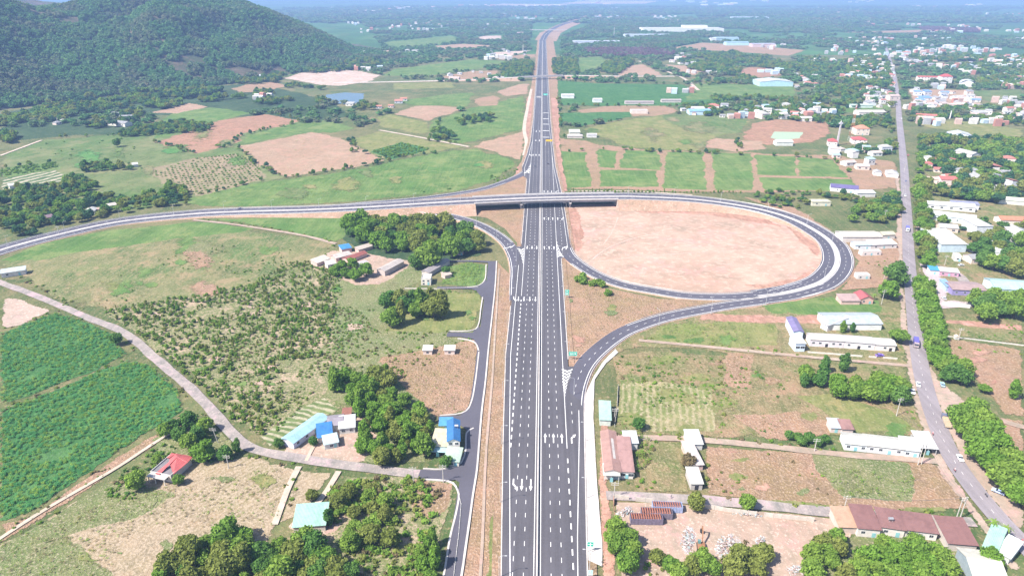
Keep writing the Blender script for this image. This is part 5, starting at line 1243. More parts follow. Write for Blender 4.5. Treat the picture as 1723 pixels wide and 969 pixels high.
def grove(poly,n,d,kinds,cols,label,group,name='tree',cat='tree',lod=0,hs=1.0):
    xs=[p[0] for p in poly]; ys=[p[1] for p in poly]; pts=[]
    asp=0.6
    for _ in range(n):
        best=None;bd=-1
        for _ in range(24):
            while True:
                x=random.uniform(min(xs),max(xs)); y=random.uniform(min(ys),max(ys))
                if inpoly(x,y,poly) and free(*G(x,y+3)[:2]): break
            q=min([math.hypot(x-a,(y-b)/asp) for a,b in pts] or [1e9])
            if q>bd: bd=q;best=(x,y)
        pts.append(best)
    for x,y in pts:
        dd=random.uniform(*d); cl=random.choice(cols)
        sz_='small' if dd<d[0]+(d[1]-d[0])*.35 else 'large' if dd>d[0]+(d[1]-d[0])*.7 else 'medium'
        lb='%s %s %s, %s of the %s'%(sz_,CADJ[cl],cat,place(x,y,xs,ys),label)
        tree(x,y,dd,random.choice(kinds),cl,lb,group,name,cat=cat,lod=lod,hs=hs*random.uniform(.85,1.1))
# scatter of instances (stuff)
def hidden_collection(name, meshes):
    c=bpy.data.collections.new(name)
    for i,me in enumerate(meshes):
        o=bpy.data.objects.new('%s_%02d'%(name,i),me); c.objects.link(o)
    return c
_gn={}
def scatter_group(col):
    if col.name in _gn: return _gn[col.name]
    ng=bpy.data.node_groups.new('scatter_'+col.name,'GeometryNodeTree')
    ng.interface.new_socket('Geometry',in_out='INPUT',socket_type='NodeSocketGeometry'); ng.interface.new_socket('Geometry',in_out='OUTPUT',socket_type='NodeSocketGeometry')
    gi=ng.nodes.new('NodeGroupInput'); go=ng.nodes.new('NodeGroupOutput'); ip=ng.nodes.new('GeometryNodeInstanceOnPoints')
    ci=ng.nodes.new('GeometryNodeCollectionInfo'); ci.inputs['Collection'].default_value=col; ci.inputs['Separate Children'].default_value=True; ci.inputs['Reset Children'].default_value=True
    def at(n,ty):
        a=ng.nodes.new('GeometryNodeInputNamedAttribute'); a.data_type=ty; a.inputs['Name'].default_value=n; return a.outputs['Attribute']
    ip.inputs['Pick Instance'].default_value=True
    ng.links.new(gi.outputs[0],ip.inputs['Points']); ng.links.new(ci.outputs[0],ip.inputs['Instance'])
    ng.links.new(at('pick','INT'),ip.inputs['Instance Index']); ng.links.new(at('size','FLOAT_VECTOR'),ip.inputs['Scale'])
    cx=ng.nodes.new('ShaderNodeCombineXYZ'); ng.links.new(at('turn','FLOAT'),cx.inputs['Z']); 
    ng.links.new(cx.outputs[0],ip.inputs['Rotation']); ng.links.new(ip.outputs[0],go.inputs[0]); _gn[col.name]=ng; return ng
def scatter(name,P,sizes,col,label=None,cat='plants',asp=None):
    n=len(P)
    if n==0: return
    me=bpy.data.meshes.new(name); me.vertices.add(n); me.vertices.foreach_set('co',np.asarray(P,np.float32).ravel())
    a=me.attributes.new('pick','INT','POINT'); a.data.foreach_set('value',rs.randint(0,len(col.objects),n).astype(np.int32))
    sz=np.asarray(sizes,np.float32); 
    if sz.ndim==1: sz=np.stack([sz*rs.uniform(.9,1.1,n),sz*rs.uniform(.9,1.1,n),sz*(rs.uniform(.8,1.15,n) if asp is None else asp)],1).astype(np.float32)
    a=me.attributes.new('size','FLOAT_VECTOR','POINT'); a.data.foreach_set('vector',sz.ravel())
    a=me.attributes.new('turn','FLOAT','POINT'); a.data.foreach_set('value',rs.uniform(0,6.28,n).astype(np.float32))
    o=link(name,me); o['kind']='stuff'
    if label: o['label']=label
    md=o.modifiers.new('scatter','NODES'); md.node_group=scatter_group(col); return o
def world_poly(px): return np.array([[G(x,y).x,G(x,y).y] for x,y in px])
def pip(X,Y,P):
    c=np.zeros(len(X),bool); n=len(P)
    for i in range(n):
        x1,y1=P[i];x2,y2=P[(i+1)%n]
        if y1==y2: continue
        m=((y1>Y)!=(y2>Y))&(X<(x2-x1)*(Y-y1)/(y2-y1)+x1); c^=m
    return c
def pts_in(px, per_m2, cap=60000):
    P=world_poly(px); lo=P.min(0);hi=P.max(0); A=(hi-lo).prod(); n=int(min(A*per_m2,cap*6))
    X=rs.uniform(lo[0],hi[0],n);Y=rs.uniform(lo[1],hi[1],n); k=pip(X,Y,P); return X[k][:cap],Y[k][:cap]
def noise2(X,Y,sc,seed=0.0):
    return np.array([noise.fractal(Vector((x*sc,y*sc,seed)),1.0,2.0,3) for x,y in zip(X,Y)])
# prototypes for the scattered masses
def variants(kinds,cols,lod,nv=2,s=1.0,join_trunk=False):
    out=[]
    for k in kinds:
        for c in cols:
            for v in range(nv): out.append(tree_proto(k,c,v,lod)[0])
    return out
FARC=hidden_collection('far_crown',variants(['broad','round'],['far'],2,3))
MIDC=hidden_collection('mid_crown',variants(['broad','round','umbrella'],['green','deep','blue','olive'],1,1))
SHRUB=hidden_collection('shrub',variants(['bush'],['green','olive','dry','green','bright','olive'],2,2))
GSHRUB=hidden_collection('green_shrub',variants(['bush'],['green','deep','bright'],2,2))
YOUNG=hidden_collection('young_tree',variants(['slender'],['green','olive'],2,1)+variants(['round','bush'],['olive','green','green','bright'],2,1))
def plant_mesh(col,seed,nl=26,sz=0.34,tall=0.8):
    r=np.random.RandomState(seed); V=[];F=[]
    for i in range(nl):
        t=r.uniform(0,6.28);q=r.uniform(.0,.55);z=r.uniform(.25,tall); c=np.array([math.cos(t)*q,math.sin(t)*q,z]); d=np.array([math.cos(t),math.sin(t),r.uniform(-.5,.3)])*sz*r.uniform(.7,1.2); s_=np.array([-math.sin(t),math.cos(t),r.uniform(-.3,.3)])*sz*.4
        n=len(V);V+=[c,c+d*.5+s_,c+d,c+d*.5-s_];F.append((n,n+1,n+2,n+3))
    me=bpy.data.meshes.new('crop_plant'); me.from_pydata([tuple(v) for v in V],[],F); me.materials.append(LEAF[col])
    at=me.attributes.new('tone','FLOAT','FACE'); at.data.foreach_set('value',list(r.uniform(0,.6,len(F)))); return me
CROP=hidden_collection('crop_plant',[plant_mesh(c,i) for i,c in enumerate(['crop','green','crop','crop','green'])])
CORN=hidden_collection('corn_plant',[plant_mesh(c,i+20,18,.3,1.6) for i,c in enumerate(['green','bright','olive'])])
WEED=hidden_collection('weed',[plant_mesh(c,i+40,14,.35,.5) for i,c in enumerate(['dry','olive','dry','green'])])

# --- hill forest
hv=np.array(HILLV); nx=120; nj=41
hv=hv.reshape(nx,nj,3)
def on_hill(n,hv,jmax):
    i=rs.uniform(0,hv.shape[0]-1.001,n); j=rs.uniform(0,jmax-1.001,n); i0=i.astype(int);j0=j.astype(int);a=(i-i0)[:,None];b=(j-j0)[:,None]
    # area weighting
    e1=hv[i0+1,j0]-hv[i0,j0]; e2=hv[i0,j0+1]-hv[i0,j0]; ar=np.linalg.norm(np.cross(e1,e2),axis=1)
    k=rs.uniform(0,ar.max(),n)<ar
    P=(hv[i0,j0]*(1-a)*(1-b)+hv[i0+1,j0]*a*(1-b)+hv[i0,j0+1]*(1-a)*b+hv[i0+1,j0+1]*a*b)
    return P[k]
P=on_hill(52000,hv,25)
nn=noise2(P[:,0],P[:,1],0.006,4.4); n2=noise2(P[:,0],P[:,1],0.02,8.0)
k=(nn+0.5*n2)>-0.62; P=P[k]; P[:,2]-=1.0
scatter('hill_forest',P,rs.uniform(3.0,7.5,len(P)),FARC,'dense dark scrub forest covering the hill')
# --- woods on the plain, with gaps
open_polys=[]
WOODS={
 'foothill_forest':([(0,188),(150,165),(300,150),(420,135),(520,118),(620,100),(660,110),(560,125),(480,122),(470,140),(385,150),(400,158),(420,165),(330,175),(240,190),(232,210),(120,222),(0,245)],1/60,(3,7),.5),
 'pond_woods':([(420,150),(460,140),(545,150),(555,178),(615,172),(650,170),(700,182),(650,192),(600,200),(560,185),(500,190),(430,175)],1/70,(3,6),.2),
 'wood_by_highway':([(840,113),(880,103),(897,108),(898,128),(846,131)],1/45,(4,6),1),
 'wood_right_of_highway':([(930,102),(968,100),(975,128),(932,127)],1/45,(4,6),1),
 'wood_right_of_highway_b':([(1012,112),(1040,100),(1066,103),(1062,112),(1040,125),(1018,125)],1/45,(4,6),1),
 'town_wood':([(1145,95),(1235,90),(1260,98),(1500,100),(1500,150),(1440,150),(1395,135),(1330,120),(1255,112),(1240,130),(1160,118),(1140,105)],1/60,(3.5,7),.55),
 'east_wood':([(1530,95),(1723,95),(1723,150),(1640,148),(1600,110),(1535,110)],1/60,(3.5,7),.45),
 'town_wood_b':([(1380,145),(1500,150),(1512,185),(1400,182),(1350,170)],1/70,(3,6),.35),
 'town_trees':([(1150,180),(1400,178),(1440,200),(1510,200),(1512,260),(1440,262),(1420,245),(1400,210),(1290,200),(1160,195)],1/60,(2.5,5.5),.6),
 'east_town_trees':([(1530,185),(1723,180),(1723,215),(1640,203),(1535,200)],1/60,(2.5,5.5),.65),
 'east_garden_trees':([(1545,235),(1723,240),(1723,330),(1690,345),(1560,330),(1550,290)],1/45,(3,7),.85),
 'station_gardens':([(1560,362),(1700,385),(1723,385),(1723,470),(1690,462),(1640,440),(1632,392),(1575,380)],1/45,(2.4,5),.7),
 'verge_trees':([(1542,235),(1556,235),(1572,430),(1550,430)],1/60,(2.5,5),.6),
 'verge_trees_b':([(1490,330),(1516,330),(1520,372),(1480,366)],1/40,(3,5),.9),
 'roadside_wood':([(1440,350),(1520,330),(1522,385),(1430,375)],1/45,(3,5),.8),
 'garden_trees_north_of_loop':([(1235,322),(1400,322),(1500,345),(1430,375),(1330,355),(1250,335)],1/60,(1.5,3.4),.6),
 'orchard_left_of_overpass':([(0,322),(110,310),(150,275),(250,290),(330,330),(310,345),(230,355),(130,375),(60,395),(0,408)],1/45,(2.4,5),.7),
 'hedge_trees':([(1160,150),(1260,128),(1275,135),(1180,145)],1/60,(3,5),1),
 'dark_belt':([(1190,163),(1395,170),(1460,175),(1400,182),(1200,172)],1/60,(3,5),.6),
 'belt_left':([(195,228),(240,215),(300,205),(358,212),(350,222),(210,232)],1/40,(3,4.5),1),
 'field_corner_wood':([(722,236),(735,215),(790,190),(830,185),(830,200),(800,225),(750,240)],1/80,(3,5.5),.4),
}
for nm,(px,dn,sz,cov) in WOODS.items():
    X,Y=pts_in(px,dn)
    k=clear(X,Y); X,Y=X[k],Y[k]
    if cov<1: q=noise2(X,Y,0.011,len(nm)); k=q>np.quantile(q,1-cov) if len(q) else q; X,Y=X[k],Y[k]
    near=np.mean([p[1] for p in px])>230
    s=rs.uniform(sz[0],sz[1],len(X)); 
    nm2=nm.replace('_b','') if nm.endswith('_b') else nm
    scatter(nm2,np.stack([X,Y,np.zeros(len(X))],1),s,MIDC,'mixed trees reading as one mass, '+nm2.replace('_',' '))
# wide plain beyond: tree belts and gaps out to the haze
KEEP=SHEETS+[world_poly(q) for q in ([(895,30),(945,30),(942,240),(880,240)],[(938,40),(1000,28),(1010,36),(945,62)],[(575,0),(660,98),(560,130),(0,200),(-300,200),(-300,0)])]
X,Y=pts_in([(-250,36),(1950,36),(2150,215),(-400,215)],1/330,cap=90000)
for q in KEEP: 
    k=~pip(X,Y,q); X,Y=X[k],Y[k]
n1=noise2(X/3.0,Y,0.0016,2.2); n2=noise2(X,Y,0.006,7.1); k=(n1+0.6*n2)>-0.08; k&=clear(X,Y); X,Y=X[k],Y[k]
d=np.hypot(X,Y); scatter('distant_woodland',np.stack([X,Y,np.zeros(len(X))],1),rs.uniform(4,9,len(X))*(0.75+d/5500),FARC,'blue-green belts of woodland fading into the haze',asp=0.55)
X,Y=pts_in([(-250,12),(1950,12),(1950,40),(-250,40)],1/2600,cap=30000)
n1=noise2(X/3.0,Y,0.0009,5.2); k=(n1>-0.25)&clear(X,Y); X,Y=X[k],Y[k]
scatter('far_woodland',np.stack([X,Y,np.zeros(len(X))],1),rs.uniform(14,30,len(X)),FARC,'faint woodland near the horizon',asp=0.35)
# leafless purple plantation
PURP=leafmat('leaves_bare_purple',(0.16,0.1,0.12),(0.2,0.13,0.14)); pm=[]
for v_ in range(2):
    c=tree_proto('round','far',v_,2)[0].copy(); c.materials[0]=PURP; pm.append(c)
PURC=hidden_collection('bare_crown',pm)
for q in ([(980,83),(1085,84),(1140,90),(1125,97),(1000,95)],[(1540,46),(1640,50),(1650,56),(1560,54)]):
    X,Y=pts_in(q,1/60); scatter('rubber_plantation',np.stack([X,Y,np.zeros(len(X))],1),rs.uniform(4,6,len(X)),PURC,'leafless purple-brown plantation in a distant block')
X,Y=pts_in([(1000,72),(1160,58),(1180,70),(1120,82),(1000,82)],1/90); scatter('dark_plantation',np.stack([X,Y,np.zeros(len(X))],1),rs.uniform(5,7,len(X)),FARC,'dark plantation block behind the warehouses')
# --- fields
def fill(name,px,dn,sz,col,label,cov=1,asp=None,seed=0,z=0.28,cap=60000):
    X,Y=pts_in(px,dn,cap); k=clear(X,Y); X,Y=X[k],Y[k]
    if cov<1 and len(X): q=noise2(X,Y,0.03,seed+1.5); k=q>np.quantile(q,1-cov); X,Y=X[k],Y[k]
    scatter(name,np.stack([X,Y,np.full(len(X),z)],1),rs.uniform(sz[0],sz[1],len(X)),col,label,asp=asp)
fill('cassava_plants',[(0,562),(40,547),(95,527),(150,547),(183,560),(212,598),(118,638),(0,684)],.6,(.7,1.3),CROP,'leafy green crop in the upper left field',.97)
fill('cassava_plants',[(-20,695),(0,692),(120,647),(215,608),(255,617),(297,655),(307,690),(238,733),(118,812),(58,860),(-20,880)],.65,(.7,1.3),CROP,'leafy green crop in the lower left field',.96,seed=4)
fill('corn_plants',[(744,478),(754,452),(790,444),(818,449),(816,470),(804,481)],.35,(.9,1.4),CORN,'corn in the small plot beside the frontage road')
fill('corn_plants',[(1072,728),(1090,735),(1092,780),(1070,800),(1066,770)],.35,(1.2,2),CORN,'tall leafy banana plants beside the brown roofed workshop')
fill('young_trees',[(172,522),(300,500),(420,480),(490,440),(560,445),(575,470),(560,540),(545,600),(470,700),(440,735),(385,705),(300,630),(240,570)],1/7.5,(.5,1.5),YOUNG,'thin young plantation trees on patchy ground',.88,seed=3,asp=.95)
fill('scrub_bushes',[(330,600),(560,480),(640,560),(690,640),(620,640),(560,620),(480,720),(440,735),(370,680)],1/5,(.35,1.1),SHRUB,'low scrub bushes on stony ground',.75,seed=9)
fill('scrub_bushes',[(560,470),(640,500),(640,560),(700,560),(760,600),(640,640),(560,620)],1/12,(.5,1.2),SHRUB,'low scrub bushes on the waste plots',.4,seed=5)
fill('weeds',[(0,905),(300,800),(480,790),(465,885),(400,930),(200,1000),(-40,1000)],.22,(.5,1.0),WEED,'dry weeds and stubble',.8)
fill('weeds',[(60,470),(200,400),(560,410),(500,470),(200,530),(90,505)],.05,(.6,1.2),WEED,'tufts in the olive meadow',.7)
fill('scrub_bushes',[(60,470),(200,420),(560,410),(500,470),(200,530)],1/40,(.4,1.1),GSHRUB,'scattered meadow bushes',.3)
fill('scrub_bushes',[(570,812),(700,803),(740,830),(730,900),(720,1000),(560,1000),(500,900)],1/6,(.8,2.4),SHRUB,'olive bushes south of the village road',.85,seed=2)
fill('weeds',[(640,600),(700,590),(795,570),(800,640),(785,690),(730,700),(640,650)],.2,(.4,.8),WEED,'dry weeds on the brown lot')
fill('weeds',[(830,480),(845,480),(846,850),(842,1000),(790,1000),(800,850),(812,690)],.3,(.35,.7),WEED,'dry grass on the verge',.6)
fill('weeds',[(952,455),(1020,490),(1110,506),(1180,515),(1040,555),(975,615),(962,610)],.12,(.4,.9),WEED,'dry tufts in the triangle between the ramps',.7)
fill('scrub_bushes',[(200,800),(330,700),(400,745),(330,790),(270,800),(230,840),(170,850)],1/7,(.5,1.4),GSHRUB,'green undergrowth round the red-roofed house',.6)
fill('scrub_bushes',[(0,878),(60,862),(130,813),(240,738),(312,692),(330,700),(300,722),(200,785),(60,875),(0,905)],1/9,(.4,1.0),SHRUB,'weedy strip along the pale path',.5)
fill('weeds',[(1035,600),(1340,602),(1520,620),(1555,730),(1190,736),(1040,722)],.1,(.5,1.1),WEED,'weeds in the meadow right of the highway',.6)
fill('scrub_bushes',[(1035,600),(1340,602),(1520,620),(1555,730),(1190,736),(1040,722)],1/18,(.4,1.2),GSHRUB,'small bushes in the meadow right of the highway',.35)
fill('corn_plants',[(1366,763),(1450,768),(1528,778),(1540,800),(1530,842),(1420,838),(1398,812),(1375,790)],.16,(.8,1.3),CORN,'patchy young crop in the brown lot',.55)
fill('corn_plants',[(1090,570),(1115,553),(1162,543),(1308,547),(1310,583),(1200,581),(1105,576)],.1,(.8,1.3),CORN,'low green crop beside the slip road',.7)
fill('scrub_bushes',[(1065,745),(1155,745),(1155,828),(1065,828)],1/14,(.5,1.4),SHRUB,'scrub between the two sheds',.4)
fill('scrub_bushes',[(1185,750),(1360,764),(1400,800),(1400,850),(1190,838)],1/22,(.4,1.0),SHRUB,'scrub in the brown lot',.4)
fill('scrub_bushes',[(1050,890),(1140,905),(1290,915),(1320,1000),(1050,1000)],1/12,(.5,1.3),SHRUB,'scrub in front of the salvage yard',.4)
fill('scrub_bushes',[(1580,525),(1723,530),(1723,582),(1590,566)],1/25,(.4,1.1),GSHRUB,'green strip beside the country road',.5)
fill('scrub_bushes',[(1450,400),(1520,395),(1520,455),(1450,450)],1/30,(.5,1.1),SHRUB,'dry scrub behind the sheds',.5)
OP=world_poly([(256,291),(330,266),(400,259),(440,281),(446,300),(332,330),(303,324)]); oc=OP.mean(0); ag=math.radians(-58); P=[]
for i in range(-34,35):
    for j in range(-60,61):
        u,v=i*9.0,j*4.2; x=oc[0]+u*math.cos(ag)-v*math.sin(ag)+random.gauss(0,.3); y=oc[1]+u*math.sin(ag)+v*math.cos(ag)+random.gauss(0,.3)
        if random.random()<.86: P.append((x,y,0))
P=np.array(P); k=pip(P[:,0],P[:,1],OP); P=P[k]; scatter('orchard_rows',P,rs.uniform(1.0,1.9,len(P)),GSHRUB,'orchard bushes planted in straight rows')
fill('dark_crop_bushes',[(628,255),(675,240),(722,251),(700,259),(655,268)],1/14,(1.2,2.2),GSHRUB,'dense dark green bushes in a small block')
fill('crop_row_bushes',[(0,284),(93,274),(100,284),(0,298)],1/14,(1.2,2.2),GSHRUB,'bright green rows of bushes')
fill('verge_bushes',[(1130,345),(1210,350),(1205,346),(1130,341)],1/30,(.5,1),SHRUB,'weeds on the bank')
P=[]
for i in range(46):                                   # line of saplings north of the loop
    q=G(958+i*6.4+random.uniform(-1,1),323.5+0.03*i+random.uniform(-.4,.4)); P.append((q.x,q.y,0))
scatter('sapling_row',P,rs.uniform(1.0,1.5,len(P)),YOUNG,'row of saplings along the north edge of the loop road',asp=1.3)

# --- individual trees
grove([(585,372),(640,364),(705,368),(745,372),(785,385),(808,402),(805,415),(760,420),(700,418),(640,412),(590,395)],44,(18,36),['broad','round'],['green','deep','bright','olive'],'large grove by the slip road','trees in the grove by the slip road')
tree(722,428,42,'broad','green','tallest bright green tree at the south edge of the large grove, beside the long barn')
tree(700,440,26,'round','deep','round deep green tree left of the tallest tree by the long barn')
grove([(645,505),(680,497),(742,500),(745,518),(700,530),(655,535)],11,(28,38),['broad','round','tall'],['green','deep','olive'],'isolated clump above the white huts','trees in the isolated clump')
grove([(555,635),(600,625),(650,625),(660,650),(705,680),(730,705),(722,745),(660,770),(610,765),(600,735),(620,700),(585,670)],58,(16,36),['broad','round','tall'],['green','bright','olive','bright','green'],'grove between the blue-roofed houses','trees in the grove between the blue-roofed houses')
grove([(235,975),(330,915),(390,890),(450,915),(520,905),(560,930),(600,960),(560,990),(250,1000)],50,(22,50),['broad','round'],['olive','green','bright','olive','deep'],'grove at the bottom left','trees in the lower left grove')
grove([(565,830),(620,815),(680,860),(660,900),(620,930),(590,910),(570,870)],16,(24,38),['broad','bush'],['olive','olive','green'],'overgrown lot beside the mint roof','trees on the overgrown lot')
grove([(722,900),(745,895),(740,945),(728,975),(700,985),(705,930)],8,(24,34),['tall','broad'],['bright','green'],'thicket beside the lower frontage road','trees by the lower frontage road')
grove([(275,720),(330,700),(350,715),(320,745),(290,745)],7,(22,30),['broad','round'],['green','deep'],'clump behind the ruined red-roofed house','trees behind the red-roofed house')
tree(342,758,36,'broad','bright','bright yellow-green tree right of the damaged red-roofed house')
tree(228,808,36,'round','green','round green tree at the left corner of the damaged red-roofed house')
tree(263,772,18,'round','green','small tree just behind the left corner of the damaged red-roofed house')
tree(300,806,20,'round','green','small tree at the front right corner of the damaged red-roofed house')
tree(398,750,22,'tall','deep','upright dark tree at the bend of the village road')
tree(378,762,26,'round','deep','dark green tree just left of the bend of the village road')
tree(525,832,22,'round','olive','lone round tree between the two dirt tracks')
tree(195,570,22,'round','deep','dark bushy tree between the village road and the upper crop field')
tree(552,870,26,'tall','deep','dark tree in front of the green-roofed house')
tree(750,776,24,'round','deep','dark tree in front of the blue-roofed house at the frontage road')
tree(468,745,18,'round','deep','small tree at the left end of the long blue-roofed house')
tree(527,742,16,'round','deep','small tree between the two blue-roofed houses')
grove([(560,450),(585,440),(620,455),(590,465),(565,460)],6,(16,24),['round','broad'],['green','bright'],'gardens in the farm cluster','trees in the farm cluster')
tree(750,455,16,'round','deep','small tree beside the long barn near the frontage road')
tree(1005,478,26,'bush','green','low bush in the dry triangle between the loop ramp and the highway',cat='bush',name='bush'); tree(980,470,28,'bush','green','wider low bush in the dry triangle nearest the highway',cat='bush',name='bush')
tree(1024,492,22,'bush','green','rightmost bush in the dry triangle between the ramps',cat='bush',name='bush')
grove([(1025,880),(1055,885),(1072,930),(1060,950),(1030,930)],6,(30,42),['round','broad'],['green'],'clump left of the salvage yard','trees left of the salvage yard')
grove([(1105,935),(1140,945),(1220,940),(1245,930),(1285,920),(1290,955),(1110,965)],10,(28,42),['round','broad'],['green','olive'],'row below the salvage yard','trees below the salvage yard')
grove([(1365,925),(1400,900),(1420,915),(1390,960),(1430,965),(1360,960)],8,(30,40),['round','broad'],['green','olive'],'clump left of the dark red roofs','trees left of the red-brown roofs')
grove([(1480,910),(1560,905),(1590,930),(1600,960),(1500,970),(1440,960),(1450,930)],20,(30,44),['broad'],['green','bright'],'broad grove below the dark red roofs','trees below the red-brown roofs')
tree(1668,938,38,'round','bright','round clipped bright tree between the pale roofs at the lower right corner')
grove([(1345,625),(1390,610),(1392,640),(1350,642)],5,(20,30),['round','tall'],['green','deep'],'small clump in the right meadow','trees left of the brown-roofed shed')
grove([(1405,640),(1470,640),(1520,640),(1520,670),(1480,665),(1410,655)],13,(24,34),['broad','round'],['green','bright','deep'],'belt above the bright meadow','trees above the bright meadow')
tree(1358,630,26,'round','green','round tree at the left end of the roadside trees'); tree(1422,610,26,'tall','deep','upright tree right of the dirt track under the factory')
grove([(1325,730),(1345,742),(1395,742),(1400,735)],6,(16,22),['round'],['deep'],'hedge left of the long white row','round trees left of the long white building')
tree(1417,560,16,'tall','green',at_base=True,label='left one of two trees in front of the white factory hall'); tree(1433,560,14,'tall','deep',at_base=True,label='right one of two trees in front of the white factory hall')
tree(1514,563,26,'umbrella','green','flat-topped tree overhanging the country road at the end of the pale factory')
tree(1258,845,30,'round','green','lone round tree on the yard wall'); tree(1172,845,32,'round','olive','olive tree at the lower end of the narrow white shed')
tree(1158,775,26,'broad','dry','yellowish tree leaning over the narrow white shed'); tree(1075,713,22,'round','deep','small round tree above the brown roofed workshop')
tree(1508,460,38,'broad','deep','large dark tree beside the country road near the loop'); tree(1497,487,32,'broad','bright','bright tree beside the country road right of the pink house')
ORD=['first','second','third','fourth','fifth','sixth','seventh','eighth','ninth','tenth','eleventh','twelfth','thirteenth','fourteenth','fifteenth','sixteenth','seventeenth','eighteenth','nineteenth','twentieth','twenty-first','twenty-second']
for k_,(y_,x_) in enumerate(sorted(((700,1622),(690,1640),(718,1630),(738,1648),(730,1662),(758,1655),(752,1678),(780,1672),(775,1698),(800,1690),(800,1716),(822,1712),(835,1728),(712,1655)))):
    tree(x_,y_,random.uniform(42,52),'broad',random.choice(['green','green','bright']),ORD[k_]+' tree from the top of the dense avenue at the right edge','avenue trees at the right edge')
for k_ in range(22):
    t=k_/21; x_=1555+t*28+(6 if k_%2 else -5); y_=476+t*135
    tree(x_,y_,random.uniform(24,30),'broad',random.choice(['green','bright','bright','green']),ORD[k_]+' tree from the top of the roadside row beside the brown field','roadside row trees')
grove([(1595,615),(1630,612),(1625,635),(1585,630)],6,(26,34),['broad'],['deep','green'],'lower end of the roadside row','trees ending the roadside row')
for k_ in range(18):
    t=k_/17; tree(1549+6*math.sin(k_*2)+t*12,305+t*135,random.uniform(18,26),'broad',random.choice(['green','olive','bright']),ORD[k_]+' tree from the top of the upper roadside row','upper roadside row trees')
grove([(1640,500),(1690,490),(1723,500),(1723,515),(1660,530)],9,(26,36),['broad','round'],['green','deep'],'clump before the turquoise warehouse','trees before the pale blue warehouse')
grove([(1640,395),(1723,390),(1723,450),(1690,455),(1640,425)],16,(20,30),['broad','round'],['green','deep','olive'],'gardens round the tilted white shed','trees round the tilted white shed')
tree(1658,652,18,'umbrella','green','slim tree with bare pale trunk in the right-hand field, left one'); tree(1708,655,26,'tall','bright','slim tree with bare pale trunk at the right edge of the photo')
tree(196,240,14,'round','deep','lone dark round tree in the left meadow'); tree(138,345,20,'round','deep','dark tree beside the small white house left of the overpass road')
tree(1548,205,11,'tall','deep','upright tree on the canal bank')
# palms
def palm_crown(seed):
    r=random.Random(seed); m=MB()
    for k in range(16):
        t=k*2.4+r.uniform(-.2,.2); el=r.uniform(-.2,.8); L_=r.uniform(2.4,3.1); pr=None
        for i in range(6):
            q=i/5; x=L_*q*math.cos(el*0.5); z=L_*(math.sin(el)*q-0.75*q*q); w_=.34*(1-q)*0.9+.05
            c=Vector((math.cos(t)*x,math.sin(t)*x,z)); s_=Vector((-math.sin(t)*w_,math.cos(t)*w_,-.08))
            if pr: m.quad(pr[0]-pr[1],pr[0],c,c-Vector((s_.x,s_.y,.1))); m.quad(pr[0],pr[0]+pr[1],c+s_,c)
            pr=(c,s_)
    me=m.mesh('palm_crown',LEAF['green']); a=me.attributes.new('tone','FLOAT','FACE'); a.data.foreach_set('value',[r.uniform(0,.4) for _ in me.polygons]); return me
pcm=palm_crown(3)
def palm(px,py,h,label,sc=1):
    p=G(px,py); e=empty('palm_tree',(p.x,p.y,0)); c=link('palm_crown',pcm,e,(0,0,h)); c.scale=(sc,)*3
    m=MB(); m.tube((0,0,0),(.1,.05,h*.5),.2,.16,7); m.tube((.1,.05,h*.5),(0,0,h+.1),.16,.12,7); m.build('trunk',BARK,e); tag(e,label,'palm tree')
palm(1666,898,6,'feathery palm between the country road and the green roof'); palm(1688,905,5,'shorter palm behind the pale green roof at lower right')
palm(1470,505,4,'small palm beside the station building',.8)
# hedgerows, boundary bushes and lone field trees along the plot edges
HP=[];HS=[]
def hedge(px,st,sz,jit=1.5,skip=.25):
    P=[G(x,y) for x,y in px]
    for a_,b_ in zip(P,P[1:]):
        L_=(b_-a_).length
        for i in range(int(L_/st)):
            if random.random()<skip: continue
            q=a_.lerp(b_,(i+random.random())/max(1,L_/st)); x=q.x+random.gauss(0,jit); y=q.y+random.gauss(0,jit)
            if free(x,y): HP.append((x,y,0)); HS.append(random.uniform(*sz))
for px in ([(260,240),(330,260),(378,248),(410,225)],[(400,246),(435,280),(478,300)],[(478,300),(540,290),(600,283),(650,272)],[(310,346),(300,338),(340,328),(430,305),(478,300)],[(512,203),(480,212),(412,227)],[(590,235),(600,258),(622,262)],[(640,268),(700,262),(740,256)],
           [(0,283),(95,272)],[(95,232),(205,228),(340,212)],[(740,203),(720,238),(780,243)],[(975,214),(1010,208),(1060,200)],[(945,258),(1000,250),(1050,253),(1100,256),(1180,258)],[(1180,258),(1260,260),(1340,264),(1400,268),(1430,290)],[(1245,235),(1240,255)],
           [(1150,140),(1200,140),(1337,147)],[(930,135),(975,138),(1145,142)],[(938,178),(1100,180),(1240,175)],[(640,128),(720,130),(790,120)],[(455,192),(512,203),(560,205)],[(940,165),(938,235)]):
    hedge(px,6,(1.6,3.4),2.5,.35)
scatter('hedgerow',HP,HS,MIDC,'ragged hedgerows and lone bushes along the plot boundaries'); HP=[];HS=[]
